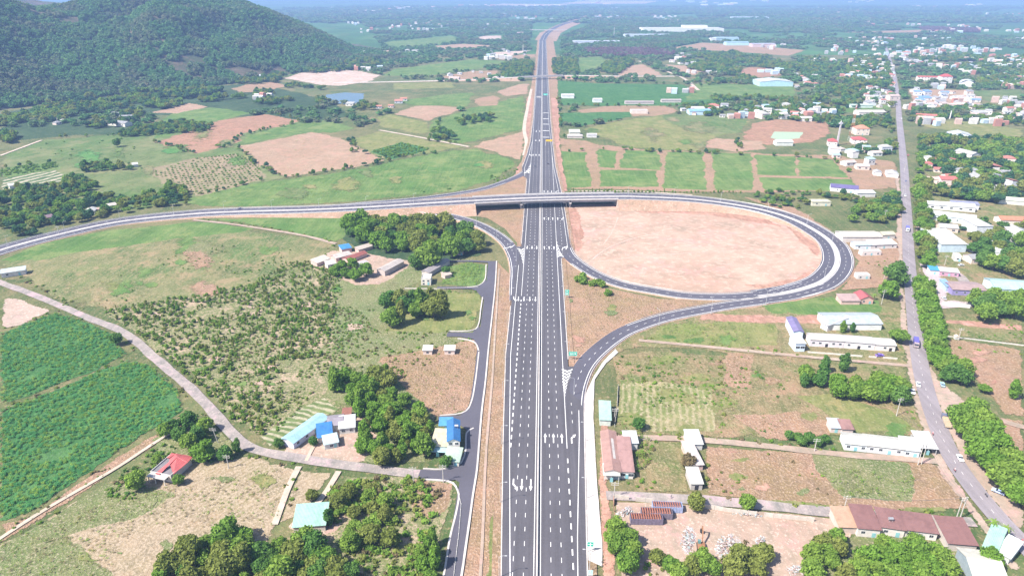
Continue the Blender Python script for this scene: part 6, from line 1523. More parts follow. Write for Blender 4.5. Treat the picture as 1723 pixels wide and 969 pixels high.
for px in ([(100,505),(165,560),(250,600),(320,670),(370,730)],[(30,462),(100,500),(160,540)],[(1030,735),(1160,736),(1310,748),(1420,760)],[(1188,838),(1300,846),(1480,862),(1600,868)],[(1050,565),(1180,578),(1340,596)],[(1215,590),(1215,650)],[(1040,640),(1200,648)],[(325,368),(390,375),(450,384),(510,394),(565,408)],
           [(330,775),(420,765),(500,785)],[(560,412),(540,440),(500,450)],[(640,560),(740,562),(790,556)],[(742,492),(812,492)],[(640,600),(700,590),(800,570)],[(1175,520),(1280,505),(1400,505)],[(1530,560),(1535,640),(1560,730)],[(1590,585),(1660,590),(1723,598)],
           [(1062,735),(1062,830)],[(1185,745),(1185,838)],[(1210,655),(1215,735)],[(0,690),(120,645),(215,606)],[(0,558),(40,546),(95,524)],[(240,800),(130,840),(30,900)],[(470,880),(505,790)]):
    hedge(px,3.2,(.6,1.7),1.2,.3)
scatter('boundary_bushes',HP,HS,SHRUB,'small bushes along tracks and plot boundaries')
fill('weeds',[(310,346),(430,307),(560,291),(760,252),(868,270),(835,303),(762,324),(560,343)],.012,(.8,1.8),WEED,'tufts in the large green field',.5)
fill('field_bushes',[(820,300),(870,275),(880,285),(830,315),(700,325),(780,316)],1/60,(.8,1.8),GSHRUB,'bushes at the corner of the large green field',.6)
fill('weeds',[(0,262),(205,228),(340,215),(560,205),(480,300),(300,345),(100,372),(0,395)],.006,(1,2.4),WEED,'tufts in the left meadow',.6)
fill('field_bushes',[(60,240),(205,232),(260,245),(240,290),(130,300),(110,275),(20,270)],1/500,(1,2.2),GSHRUB,'bushes in the left meadow',.6)
fill('weeds',[(978,218),(1110,193),(1265,205),(1190,236),(1180,256),(1005,228)],.008,(.8,2),WEED,'tufts in the yellow field',.6)
# ---------------------------------------------------------------- towers, signs, poles, walls
POLE=solid('pole_metal',(0.55,0.55,0.56),0.5,0.1,1,metal=.3); CPOLE=solid('concrete_pole',(0.5,0.47,0.44),0.85,0.15,1)
GSIGN=solid('sign_green',(0.02,0.42,0.3),0.4,0.05,1); WSIGN=solid('sign_white',(0.8,0.8,0.8),0.5,0.04,1); YSIGN=solid('sign_yellow',(0.8,0.5,0.04),0.5,0.05,1)
def lamp_post(p,rz,label,group):
    e=empty('street_lamp',p,rz); m=MB(); m.tube((0,0,0),(0,0,9.4),.13,.08,7); m.box(-.25,.25,-.25,.25,-.1,.15); m.build('pole',POLE,e)
    m=MB(); m.tube((0,0,9.3),(0.9,0,9.9),.06,.05,5); m.tube((0.9,0,9.9),(2.0,0,10.0),.05,.05,5); m.build('arm',POLE,e)
    m=MB(); m.box(1.9,2.7,-.16,.16,9.93,10.07); m.build('lamp_head',POLE,e); tag(e,label,'street lamp',group); return e
lp0=lamp_post(Vector((0,0,0)),0,'slim grey street lamp at the left kerb of the highway','street lamps along the left kerb of the highway'); first=[lp0]
def copy_tree(o,parent=None):
    c=o.copy(); COL.objects.link(c); c.parent=parent
    for ch in o.children: copy_tree(ch,c)
    return c
def put_lamp(p,rz,label,group):
    o=first.pop() if first else copy_tree(lp0)
    o.location=p; o.rotation_euler=(0,0,rz); o['label']=label; o['group']=group
def seg(y):
    for v,s in ((860,'at the bottom edge of the photo'),(760,'just below the large white arrows'),(660,'between the arrows and the striped gore'),(540,'beside the green arrow sign'),(430,'beside the dry triangle'),(350,'just in front of the bridge'),(290,'just beyond the bridge'),(230,'beside the yellow overhead panel'),(165,'before the green overhead panel')):
        if y<Yof(v): return s
    return 'far beyond the green overhead panel'
l=L(975)
while l<L(120):
    y=l+y0h; put_lamp(hw.at(l,LK(y)-.9,-.3),0,'slim grey street lamp at the left highway kerb, '+seg(y),'street lamps along the left kerb of the highway')
    put_lamp(hw.at(l+4,RK(y+4)+.9,-.3),math.pi,'slim grey street lamp at the right highway kerb, '+seg(y),'street lamps along the right kerb of the highway'); l+=37
def lamps_on(pth,off,l0,l1,st,label,group):
    l=l0
    while l<l1:
        p=pth.at(l,off,0); q=pth.at(l,0,0); put_lamp(p,math.atan2(q.y-p.y,q.x-p.x),label,group); l+=st
lamps_on(ov,0.0,30,lb0-10,42,'slim grey street lamp on the median of the overpass road, left of the bridge','street lamps on the overpass median')
lamps_on(ov,0.0,lb1+12,ov.L-20,42,'slim grey street lamp on the median of the loop road, right of the bridge','street lamps on the loop median')
lamps_on(outer,-6.2,60,outer.L-90,40,'slim grey street lamp beside the lower slip road','street lamps by the lower slip road'); lamps_on(leftr,5.8,50,leftr.L-40,38,'slim grey street lamp beside the left slip road','street lamps by the left slip road')
# guardrails
rail(ov,-HWID-.1,20,lb0-2,label='galvanised guardrail on the far side of the overpass road, left of the bridge')
rail(ov,HWID+.1,20,lb0-60,label='galvanised guardrail on the near side of the overpass road, left of the bridge')
rail(ov,-HWID-.1,lb1+3,ov.L-40,label='galvanised guardrail round the outside of the loop road')
rail(ov,HWID+.1,lb1+3,ov.L-90,label='galvanised guardrail round the inside of the loop road')
rail(inner,5.5,20,inner.L-30,label='galvanised guardrail along the bare earth side of the loop exit ramp')
rail(outer,5.6,40,outer.L-125,label='galvanised guardrail between the dry triangle and the lower slip road')
rail(leftr,5.4,30,leftr.L-80,label='galvanised guardrail beside the left slip road')
# road signs
def sign_panel(px,py,w,h,zc,label,mat,kind):
    """panel facing the camera side, standing on two posts; px,py = panel centre in the photo"""
    p=G(px,py,zc); e=empty('road_sign',(p.x,p.y,0)); tag(e,label,'road sign')
    for x in (-w*.3,w*.3): m=MB(); m.tube((x,.12,0),(x,.12,zc+h*.4),.09,.09,6); m.build('post',POLE,e)
    m=MB(); m.box(-w/2,w/2,-.04,.04,zc-h/2,zc+h/2); m.build('panel',mat,e)
    m=MB(); t=.12; y0,y1=-.06,-.043
    for x0,x1,z0,z1 in ((-w/2+.05,w/2-.05,zc+h/2-.05-t,zc+h/2-.05),(-w/2+.05,w/2-.05,zc-h/2+.05,zc-h/2+.05+t),(-w/2+.05,-w/2+.05+t,zc-h/2+.18,zc+h/2-.18),(w/2-.05-t,w/2-.05,zc-h/2+.18,zc+h/2-.18)): m.box(x0,x1,y0,y1,z0,z1)
    m.build('border',WSIGN,e); m=MB()
    if kind=='cross':                       # four-way junction diagram
        m.box(-.13,.13,y0,y1,zc-h*.36,zc+h*.3); m.box(-w*.34,w*.34,y0+.003,y1,zc-.13,zc+.13)
    elif kind=='arrow': m.box(-w*.36,w*.1,y0,y1,zc+h*.02,zc+h*.12); m.box(-w*.36,w*.1,y0,y1,zc-h*.22,zc-h*.12); m.poly([(w*.2,-.06,zc+h*.25),(w*.2,-.06,zc-h*.25),(w*.4,-.06,zc)])
    else: m.box(-w*.3,w*.3,y0,y1,zc-h*.05,zc+.02*h); m.box(-w*.3,w*.3,y0,y1,zc-h*.3,zc-h*.2); m.box(-w*.12,w*.12,y0,y1,zc+h*.15,zc+h*.3)
    m.build('legend',WSIGN,e)
sign_panel(954,492,2.8,4.0,4.2,'tall green road sign with white lines beside the right kerb, left of the bushes',GSIGN,'lines')
sign_panel(964,595,4.6,2.6,4.0,'wide green direction sign with an arrow at the nose of the slip road',GSIGN,'arrow')
sign_panel(993.5,915,2.4,2.2,4.0,'green junction sign with white cross on the pale concrete apron',GSIGN,'cross')
sign_panel(993.5,963,1.7,2.2,3.0,'pale turquoise sign on the grass at the bottom edge right of the highway',solid('sign_pale',(.35,.7,.65),.5,.05,1),'lines')
def gantry(v,x0,x1,px0,px1,h,mat,label,text=True):
    y=Yof(v)-5; e=empty('sign_gantry',((x0+x1)/2,y,.4)); tag(e,label,'sign gantry'); o=(x0+x1)/2
    for x in (x0,x1): m=MB(); m.tube((x-o,0,-.3),(x-o,0,7.2),.22,.18,8); m.build('post',POLE,e)
    m=MB(); 
    for z in (6.2,7.1): m.tube((x0-o,0,z),(x1-o,0,z),.09,.09,5)
    k=int((x1-x0)/1.5)
    for i in range(k): a=x0+(x1-x0)*i/k; b=x0+(x1-x0)*(i+1)/k; m.tube((a-o,0,6.2 if i%2 else 7.1),(b-o,0,7.1 if i%2 else 6.2),.05,.05,4)
    m.build('beam',POLE,e); m=MB(); m.box(px0-o,px1-o,-.25,-.15,5.8,5.8+h); m.build('panel',mat,e)
    if text: m=MB(); w=px1-px0; m.box(px0-o+w*.1,px1-o-w*.1,-.27,-.252,5.8+h*.6,5.8+h*.7); m.box(px0-o+w*.1,px1-o-w*.3,-.27,-.252,5.8+h*.3,5.8+h*.4); m.build('legend',WSIGN,e)
gantry(166,0.9,13.2,2.4,9.6,3.0,solid('sign_bright_green',(.02,.55,.42),.4,.05,1),'overhead gantry with bright green panel over the right carriageway')
gantry(170,-13.5,-0.9,-9.5,-2.5,2.6,solid('sign_back_grey',(.5,.48,.48),.6,.05,1),'overhead gantry seen from behind over the left carriageway',False)
gantry(245,5.0,13.6,5.2,13.4,2.4,YSIGN,'yellow overhead panel over the right carriageway',False)
p=G(975,167)
e=empty('road_bridge',G(922,54,0)); tag(e,'faint bridge over the highway bend near the horizon','bridge'); q0=e.location
w0=(G(950,53,0)-G(893,54.5,0)).length/2
m=MB(); m.box(-w0,w0,-6,6,7,8.6); m.build('deck',CONCW,e); 
for y_ in (-6,5.6): m=MB(); m.box(-w0,w0,y_,y_+.4,8.602,9.6); m.build('parapet',CONCW,e)
for x_ in (-w0*.5,w0*.5): m=MB(); m.box(x_-1,x_+1,-5,5,0,7); m.build('pier',CONC,e)
# utility poles
def utility(px,py,h,label,rz=0,double=False,lean=0,group=None):
    p=G(px,py); e=empty('utility_pole',(p.x,p.y,0),rz); tag(e,label,'utility pole',group)
    for x in ((-.9,.9) if double else (0,)): m=MB(); m.tube((x,0,-.2),(x+lean,0,h),.2,.13,7); m.build('pole',CPOLE,e)
    m=MB(); 
    for z in (h-.4,h-1.3): m.box(-1.5+lean,1.5+lean,-.25,-.13,z-.07,z+.07)
    m.build('crossarm',CPOLE,e); m=MB()
    for x in (-1.3,0,1.3):
        for z in (h-.33,h-1.23): m.tube((x+lean,-.19,z),(x+lean,-.19,z+.32),.06,.04,5)
    m.build('insulator',WSIGN,e); return e
UP=[]
for i,(x,y) in enumerate(((1487,372),(1487,470),(1483,512),(1508,700),(1518,330),(1521,290))):
    UP.append(utility(x,y,10,['concrete utility pole behind the cream warehouse right of the loop','concrete utility pole left of the large dark roadside tree','concrete utility pole beside the pink house','concrete utility pole in the bright meadow beside the roadside trees','concrete utility pole among trees near the country road bend','upper concrete utility pole beside the country road'][i],.2))
UP.append(utility(1547,782,11,'double concrete pole with crossarms at the end of the long white row building',.3,True)); UP.append(utility(1611,875,11,'double concrete pole beside the side road junction',.3,True)); UP.append(utility(1418,865,9,'thin concrete pole beside the side road above the red roofs',.1))
utility(367,745,8,'pale leaning pole at the bend of the village road',0,False,-1.2); utility(385,788,7,'thin pale pole beside the green grove at the village road bend'); utility(746,812,9,'concrete pole at the frontage road junction',0); utility(696,812,8,'concrete pole on the lot below the village road')
utility(1370,760,7,'short pole beside the dirt lane left of the long white row'); utility(1033,838,8,'dark pole at the corner of the salvage yard'); utility(1589,447,8,'pole beside the bright blue kiosk'); utility(1612,573,8,'pole in the green strip beside the little white shrine'); utility(1034,705,6,'pole by the mint green roofed shed')
utility(100,396,8,'pole beside the left end of the overpass road'); 
# wires between the roadside poles
wm=solid('wire',(.12,.12,.13),.6,.05,1)
def wire(a,b,ha,hb,label):
    e=MB(); 
    for dx in (-1.3,0,1.3):
        pr=None
        for i in range(9):
            t=i/8; p=Vector((a[0]+(b[0]-a[0])*t+dx,a[1]+(b[1]-a[1])*t,ha+(hb-ha)*t-1.6*math.sin(math.pi*t)))
            if pr is not None: e.tube(pr,p,.025,.025,4)
            pr=p
    o=e.build('power_line',wm); tag(o,label,'power line')
loc=lambda o:(o.location.x,o.location.y)
wire(loc(UP[3]),loc(UP[6]),9.6,10.6,'three wires crossing the bright meadow to the double pole'); wire(loc(UP[6]),loc(UP[7]),10.6,10.6,'three wires crossing the brown lot between the double poles'); wire(loc(UP[7]),loc(UP[8]),10.6,8.6,'three wires above the side road')
wire(loc(UP[1]),loc(UP[2]),9.6,9.6,'three wires near the large dark roadside tree')
# telecom tower and tall white column
p=G(1430,237); e=empty('telecom_tower',(p.x,p.y,0)); tag(e,'red and white lattice telecom mast beside the red-roofed compound','telecom mast')
RT=solid('mast_red',(.5,.12,.08),.6,.1,1); H=46
for s0 in range(8):
    z0,z1=s0*H/8,(s0+1)*H/8; a=1.7*(1-z0/H)+.45; b=1.7*(1-z1/H)+.45; m=MB(); cs=[(-1,-1),(1,-1),(1,1),(-1,1)]
    for i,(cx,cy) in enumerate(cs):
        nx_,ny_=cs[(i+1)%4]; m.tube((cx*a,cy*a,z0),(cx*b,cy*b,z1),.12,.12,4); m.tube((cx*a,cy*a,z0),(nx_*b,ny_*b,z1),.06,.06,4); m.tube((cx*b,cy*b,z1),(nx_*b,ny_*b,z1),.06,.06,4)
    m.build('mast_section',RT if s0%2 else WSIGN,e)
m=MB()
for t in (0,2.1,4.2): m.box(math.cos(t)*.9-.2,math.cos(t)*.9+.2,math.sin(t)*.9-.2,math.sin(t)*.9+.2,H-3,H+.2)
m.tube((0,0,H),(0,0,H+4),.06,.04,5); m.build('antenna',WSIGN,e)
p=G(1408,245); e=empty('white_tower',(p.x,p.y,0)); tag(e,'tall slim white concrete tower with a cross-shaped head beside the red roof','tower')
m=MB(); m.prism([(-1.1,0),(1.1,0),(.7,30),(-.7,30)],-.9,.9); m.build('shaft',wallmat((.55,.5,.52)),e); m=MB(); m.box(-2.4,2.4,-.95,.95,27,28.6); m.build('head',wallmat((.5,.48,.54)),e); m=MB(); m.tube((0,0,30),(0,0,32),.3,.1,6); m.build('finial',WSIGN,e)
for x_,y_,h_,lb in ((1033,61,34,'thin white chimney right of the distant highway bend'),(880,88,22,'thin white mast left of the highway near the white works'),(1598,200,12,'slim pale post among trees by the canal')):
    p=G(x_,y_); m=MB(); m.tube((0,0,0),(0,0,h_),1.0,.6,8); o=m.build('chimney',wallmat((.74,.7,.7)),None,(p.x,p.y,0)); tag(o,lb,'chimney')
# yard wall of concrete panels
def panel_wall(px,h,label,col,pw=3.0,name='yard_wall',cat='wall'):
    P=[G(x,y) for x,y in px]; e=empty(name,P[0]); tag(e,label,cat); n=0; wm_=wallmat(col); M0=P[0]; cache={}
    for a,b in zip(P,P[1:]):
        Ln=(b-a).length; k=max(1,round(Ln/pw)); ang=math.atan2(b.y-a.y,b.x-a.x); w=Ln/k
        key=round(w,2)
        if key not in cache:
            m=MB(); m.box(.12,w-.12,-.06,.06,-.1,h-.12); cache[key]=m.mesh('wall_panel',wm_); m=MB(); m.box(-.12,.12,-.12,.12,-.1,h); cache[(key,'p')]=m.mesh('wall_post',wm_)
        for i in range(k):
            q=a.lerp(b,i/k)-M0
            if random.random()>.04:
                o=link('wall_panel',cache[key],e,q,ang); o.rotation_euler=(random.uniform(-.04,.04),0,ang)
            link('wall_post',cache[(key,'p')],e,q,ang); n+=1
    return e
panel_wall([(1033,838),(1070,843),(1100,846)],2.2,'left part of the grey panel wall round the salvage yard',(.52,.47,.42))
panel_wall([(1172,853),(1230,862),(1300,871),(1370,878)],2.2,'right part of the grey panel wall round the salvage yard',(.55,.5,.45))
panel_wall([(1032,842),(1034,880),(1036,930)],2.4,'red-brown wall between the highway apron and the salvage yard',(.42,.24,.18))
panel_wall([(1359,594),(1400,597),(1450,601),(1510,605)],1.3,'low white fence in front of the pale factory',(.66,.62,.58),4,'fence','fence')
panel_wall([(681,486),(740,487),(805,484)],0.9,'low white wall along the bottom of the corn plot',(.66,.6,.55))
panel_wall([(760,1000),(772,900),(776,850),(768,820)],1.0,'low pale wall on the left side of the lower frontage road',(.6,.58,.56))
panel_wall([(1590,566),(1650,573),(1723,582)],0.8,'low pale wall between the green strip and the brown field',(.6,.56,.54))
panel_wall([(1034,718),(1038,690),(1040,650)],1.6,'narrow wall right of the mint green roofed shed',(.42,.4,.38))
# long open steel containers
def container(A,B,d,h,label,side,inn):
    a=G(*A);b=G(*B);W=(b-a).length;ang=math.atan2(b.y-a.y,b.x-a.x);e=empty('container',a,ang); tag(e,label,'container')
    sm=solid('container_side_'+str(len(label)),side,.6,.3,1.2,obj=True); im=solid('container_rust_'+str(len(label)),inn,.9,.3,1.2,obj=True)
    k=int(W/1.2)
    for s_,y in (('side_wall',0),('side_wall',d)):
        m=MB(); m.box(0,W,y-.05,y+.05,.3,h)
        for i in range(k+1): x=W*i/k; m.box(max(0,x-.07),min(W,x+.07),y-.12 if y==0 else y+.051,y-.051 if y==0 else y+.12,.3,h)
        m.build(s_,sm,e)
    for x in (0,W): m=MB(); m.box(x-.05,x+.05,.051,d-.051,.3,h); m.build('end_wall',sm,e)
    m=MB(); m.box(.051,W-.051,.051,d-.051,.3,.45); m.build('floor',im,e)
    m=MB(); n=max(2,int(W/.9))
    for i in range(n): x=.3+(W-.6)*i/n; m.box(x,x+.5,.1,d-.1,h-.12,h-.02)
    o=m.build('roof_slat',im,e); o['kind']='stuff'
    m=MB()
    for x in (1,2.3,W-2.3,W-1):
        for y in (.3,d-.3): m.tube((x,y-.15,.3),(x,y+.15,.3),.32,.32,8)
    m.build('bogie_wheel',DARKM,e)
container((1061,883),(1115,884),3.2,3.0,'nearest of three long rusty containers, dark grey-violet sides',(.2,.17,.24),(.3,.12,.08))
container((1079,873),(1131,875),3.2,3.0,'middle of three long rusty containers in the yard',(.2,.17,.22),(.32,.13,.09))
container((1098,862),(1148,864),3.2,3.0,'farthest of three long rusty containers, with a light blue end',(.34,.4,.6),(.3,.13,.1))
# scrap heaps
SCR=[solid('scrap_%d'%i,c,.8,.2,2) for i,c in enumerate(((.45,.4,.38),(.38,.3,.32),(.28,.2,.16),(.52,.5,.5),(.3,.36,.38)))]
def heap(poly,n,s,label):
    m=MB(); xs=[p[0] for p in poly];ys=[p[1] for p in poly];cx=sum(xs)/len(xs);cy=sum(ys)/len(ys)
    c0=0
    while c0<n:
        x=random.uniform(min(xs),max(xs));y=random.uniform(min(ys),max(ys))
        if not inpoly(x,y,poly): continue
        c0+=1; p=G(x,y); r=math.hypot((x-cx)/(max(xs)-min(xs)),(y-cy)/(max(ys)-min(ys)))*2; z=max(0,1-r)*1.4*random.random()+.1
        M=Matrix.Translation(Vector((p.x,p.y,z)))@Matrix.Rotation(random.uniform(0,6.3),4,'Z')@Matrix.Rotation(random.uniform(-.7,.7),4,'X'); a,b,c=[random.uniform(.3,1)*s for _ in range(3)]
        m.box(-a,a,-b*.5,b*.5,-c*.15,c*.15,random.randrange(5),M)
    o=m.build('scrap_heap',SCR); o['kind']='stuff'; o['label']=label
heap([(1145,905),(1155,885),(1170,888),(1172,905),(1160,935),(1145,930)],420,.6,'pale scrap heap left of the excavator'); heap([(1200,925),(1215,900),(1245,898),(1250,915),(1230,935),(1205,945)],480,.55,'pinkish scrap heap right of the excavator')
heap([(1270,905),(1285,900),(1290,925),(1275,930)],150,.5,'scattered scrap behind the lower trees'); heap([(1036,865),(1060,850),(1066,860),(1045,872)],160,.6,'scrap in the left corner of the yard'); heap([(1320,955),(1350,950),(1360,965),(1330,968)],180,.5,'pale blue rubbish at the bottom edge'); heap([(1225,862),(1290,868),(1290,872),(1225,866)],60,.5,'blocks along the yard wall')
# ---------------------------------------------------------------- vehicles
TYRE=solid('tyre',(.03,.03,.032),.9,.05,1); CGL=solid('car_glass',(.04,.05,.07),.12,.05,1,spec=.6); LMP=solid('lamp_glass',(.75,.72,.62),.3,.05,1); TLM=solid('tail_lamp',(.5,.03,.02),.4,.05,1)
_pt={}
def paint(c):
    if c not in _pt:
        m,t,b=newmat('vehicle_paint'); b.inputs['Base Color'].default_value=C4(c); b.inputs['Roughness'].default_value=.35; b.inputs['Coat Weight'].default_value=.5; _pt[c]=m
    return _pt[c]
def wheels(e,xs,y,r,w=.24):
    for x in xs:
        for s_ in (-1,1):
            m=MB(); m.tube((x,s_*y-w/2,r),(x,s_*y+w/2,r),r,r,12); o=m.build('wheel',TYRE,e); m=MB(); q=s_*(y+ w/2+.01); m.tube((x,q-.02,r),(x,q+.02,r),r*.55,r*.55,8); m.build('rim',POLE,o)
def at_px(px,py,z): return G(px,py,z)
def car(px,py,z,rz,c,label,name='car',cat='car',L_=4.4,Wd=1.8,pickup=False):
    e=empty(name,at_px(px,py,z),rz); tag(e,label,cat); h=Wd/2
    body=[(-L_/2,.35),(L_/2,.35),(L_/2+.02,.62),(L_/2-.2,.84),(L_*.2,.95),(-L_*.36,.98),(-L_/2+.02,.92)]
    m=MB(); m.prism(body,-h,h); m.build('body',paint(c),e)
    cab=[(-L_*.4,.97),(L_*.2,.94),(L_*.05,1.42),(-L_*.28,1.45)] if not pickup else [(-L_*.08,.97),(L_*.2,.94),(L_*.1,1.55),(-L_*.04,1.6)]
    m=MB(); n=len(m.v); m.prism(cab,-h*.86,h*.86); m.build('cabin_glass',CGL,e)
    m=MB(); x0,x1=cab[3][0]+.05,cab[2][0]-.05; m.box(x0,x1,-h*.84,h*.84,cab[3][1]-.03,cab[3][1]+.04); m.build('cabin_roof',paint(c),e)
    for s_ in (-1,1):
        m=MB(); m.box(L_/2-.1,L_/2+.04,s_*h*.7-.18,s_*h*.7+.18,.6,.78); m.build('headlight',LMP,e); m=MB(); m.box(-L_/2-.03,-L_/2+.08,s_*h*.75-.15,s_*h*.75+.15,.68,.86); m.build('tail_light',TLM,e)
    wheels(e,(-L_*.3,L_*.3),h-.06,.34); return e
def lorry(px,py,z,rz,cab,box,label,L_=9,open_=False,cargo=None):
    e=empty('lorry',at_px(px,py,z),rz); tag(e,label,'lorry'); h=1.2
    m=MB(); m.prism([(L_/2-2.1,.6),(L_/2,.6),(L_/2+.02,1.5),(L_/2-.25,2.7),(L_/2-2.1,2.75)],-h,h); m.build('cab',paint(cab),e)
    m=MB(); m.prism([(L_/2-.13,1.62),(L_/2+.03,1.62),(L_/2-.2,2.5),(L_/2-.33,2.5)],-h*.88,h*.88); m.build('windscreen',CGL,e)
    m=MB(); m.box(-L_/2,L_/2-.3,-.5,.5,.55,.85); m.build('chassis',DARKM,e)
    if open_:
        m=MB(); x0,x1=-L_/2,L_/2-2.3; m.box(x0,x1,-h,h,.9,1.05); m.box(x0,x1,-h-.02,-h+.1,1.052,1.9); m.box(x0,x1,h-.1,h+.02,1.052,1.9); m.box(x0,x0+.1,-h+.1,h-.1,1.052,1.9); m.box(x1-.1,x1,-h+.1,h-.1,1.052,2.2); m.build('cargo_bed',paint(box),e)
        m=MB(); m.box(x0+.15,x1-.15,-h+.15,h-.15,1.052,1.45); m.build('load',solid('load',cargo or (.5,.36,.26),.9),e)
    else:
        m=MB(); m.box(-L_/2,L_/2-2.3,-h-.03,h+.03,.95,3.1); m.build('cargo_box',paint(box),e); m=MB()
        for i in range(6): x=-L_/2+(L_-2.3)*(i+.5)/6; m.box(x-.04,x+.04,-h-.07,h+.07,.95,3.14)
        m.build('rib',paint(tuple(x*.7 for x in box)),e)
    for s_ in (-1,1): m=MB(); m.box(L_/2,L_/2+.06,s_*.9-.2,s_*.9+.2,.75,.95); m.build('headlight',LMP,e)
    wheels(e,(-L_*.36,-L_*.2,L_/2-1.1),h-.12,.5,.3); return e
def head(pth,l): 
    d=pth.at(l+3)-pth.at(l-3); return math.atan2(d.y,d.x)
def near(pth,px,py):
    q=G(px,py,.6); i=min(range(len(pth.P)),key=lambda i:(pth.P[i]-q).length); return head(pth,pth.s[i])
ZC=country.P[0].z
lorry(1540.5,580,ZC,near(country,1540,580),(.35,.28,.3),(.13,.11,.4),'lorry with dark blue-violet tarpaulin driving on the country road beside the roadside trees',9)
lorry(1526.5,388,ZC,near(country,1526,388),(.75,.75,.78),(.16,.15,.45),'dark violet lorry with white cab on the upper country road below the tree tunnel',9)
lorry(1591,712,ZC-.3,near(country,1590,712)+math.pi,(.14,.15,.22),(.5,.4,.28),'flatbed lorry with sandy load parked on the shoulder under the avenue trees',9.5,True)
car(1615,772,ZC,near(country,1615,772),(.8,.8,.8),'white car with dark windscreen on the lower country road'); car(1544.5,648,ZC,near(country,1544,648),(.8,.8,.8),'white car driving on the country road below the blue-violet lorry'); car(1535.5,660,ZC-.2,near(country,1536,660),(.78,.78,.78),'white car parked on the left shoulder of the country road')
car(1585.5,648,.4,1.2,(.35,.55,.65),'pale blue van parked at the lower end of the roadside row',name='van',cat='van'); car(1679,828,.5,2.4,(.4,.5,.8),'pale blue and white van half hidden under the avenue trees',name='van',cat='van')
car(1480,599,.3,.2,(.2,.12,.5),'small violet car parked in front of the pale factory'); car(1572,556+8,.3,.1,(.7,.7,.7),'pale car beside the roadside row',) if False else None
car(1617,447,.3,.3,(.7,.72,.75),'silver car parked in the station yard near the kiosk'); car(1588,503,.3,1.5,(.6,.6,.62),'silver car parked at the left end of the station yard'); car(1545.5,432,ZC,near(country,1545,432),(.1,.1,.12),'black car at the right edge of the country road by the station turn')
car(-20,-20,0,0,(1,1,1),'x') if False else None
car(900,280.5,.42,-math.pi/2,(.06,.06,.08),'small black car on the left carriageway beyond the bridge'); car(922,276,.42,math.pi/2,(.06,.06,.07),'small black car on the right carriageway beyond the bridge')
lq=ov_l(404); pq=ov.at(lq,-6.5,.02); c=car(0,0,0,head(ov,lq),(.1,.09,.14),'dark van on the far lane of the overpass road, left of the bridge',name='van',cat='van'); c.location=pq
car(566,800-6,.3,.2,(.6,.6,.62),'x') if False else None
for px_,py_,c_,lb in ((1524,306,(.2,.2,.3),'dark car on the upper country road beside the compound'),(1528,262,(.5,.1,.1),'red car parked at the right edge of the upper country road'),(1517,200,(.7,.7,.72),'pale car far up the country road'),(1523,330,(.75,.75,.75),'white car near the tree tunnel on the country road')):
    car(px_,py_,ZC,near(country,px_,py_),c_,lb)
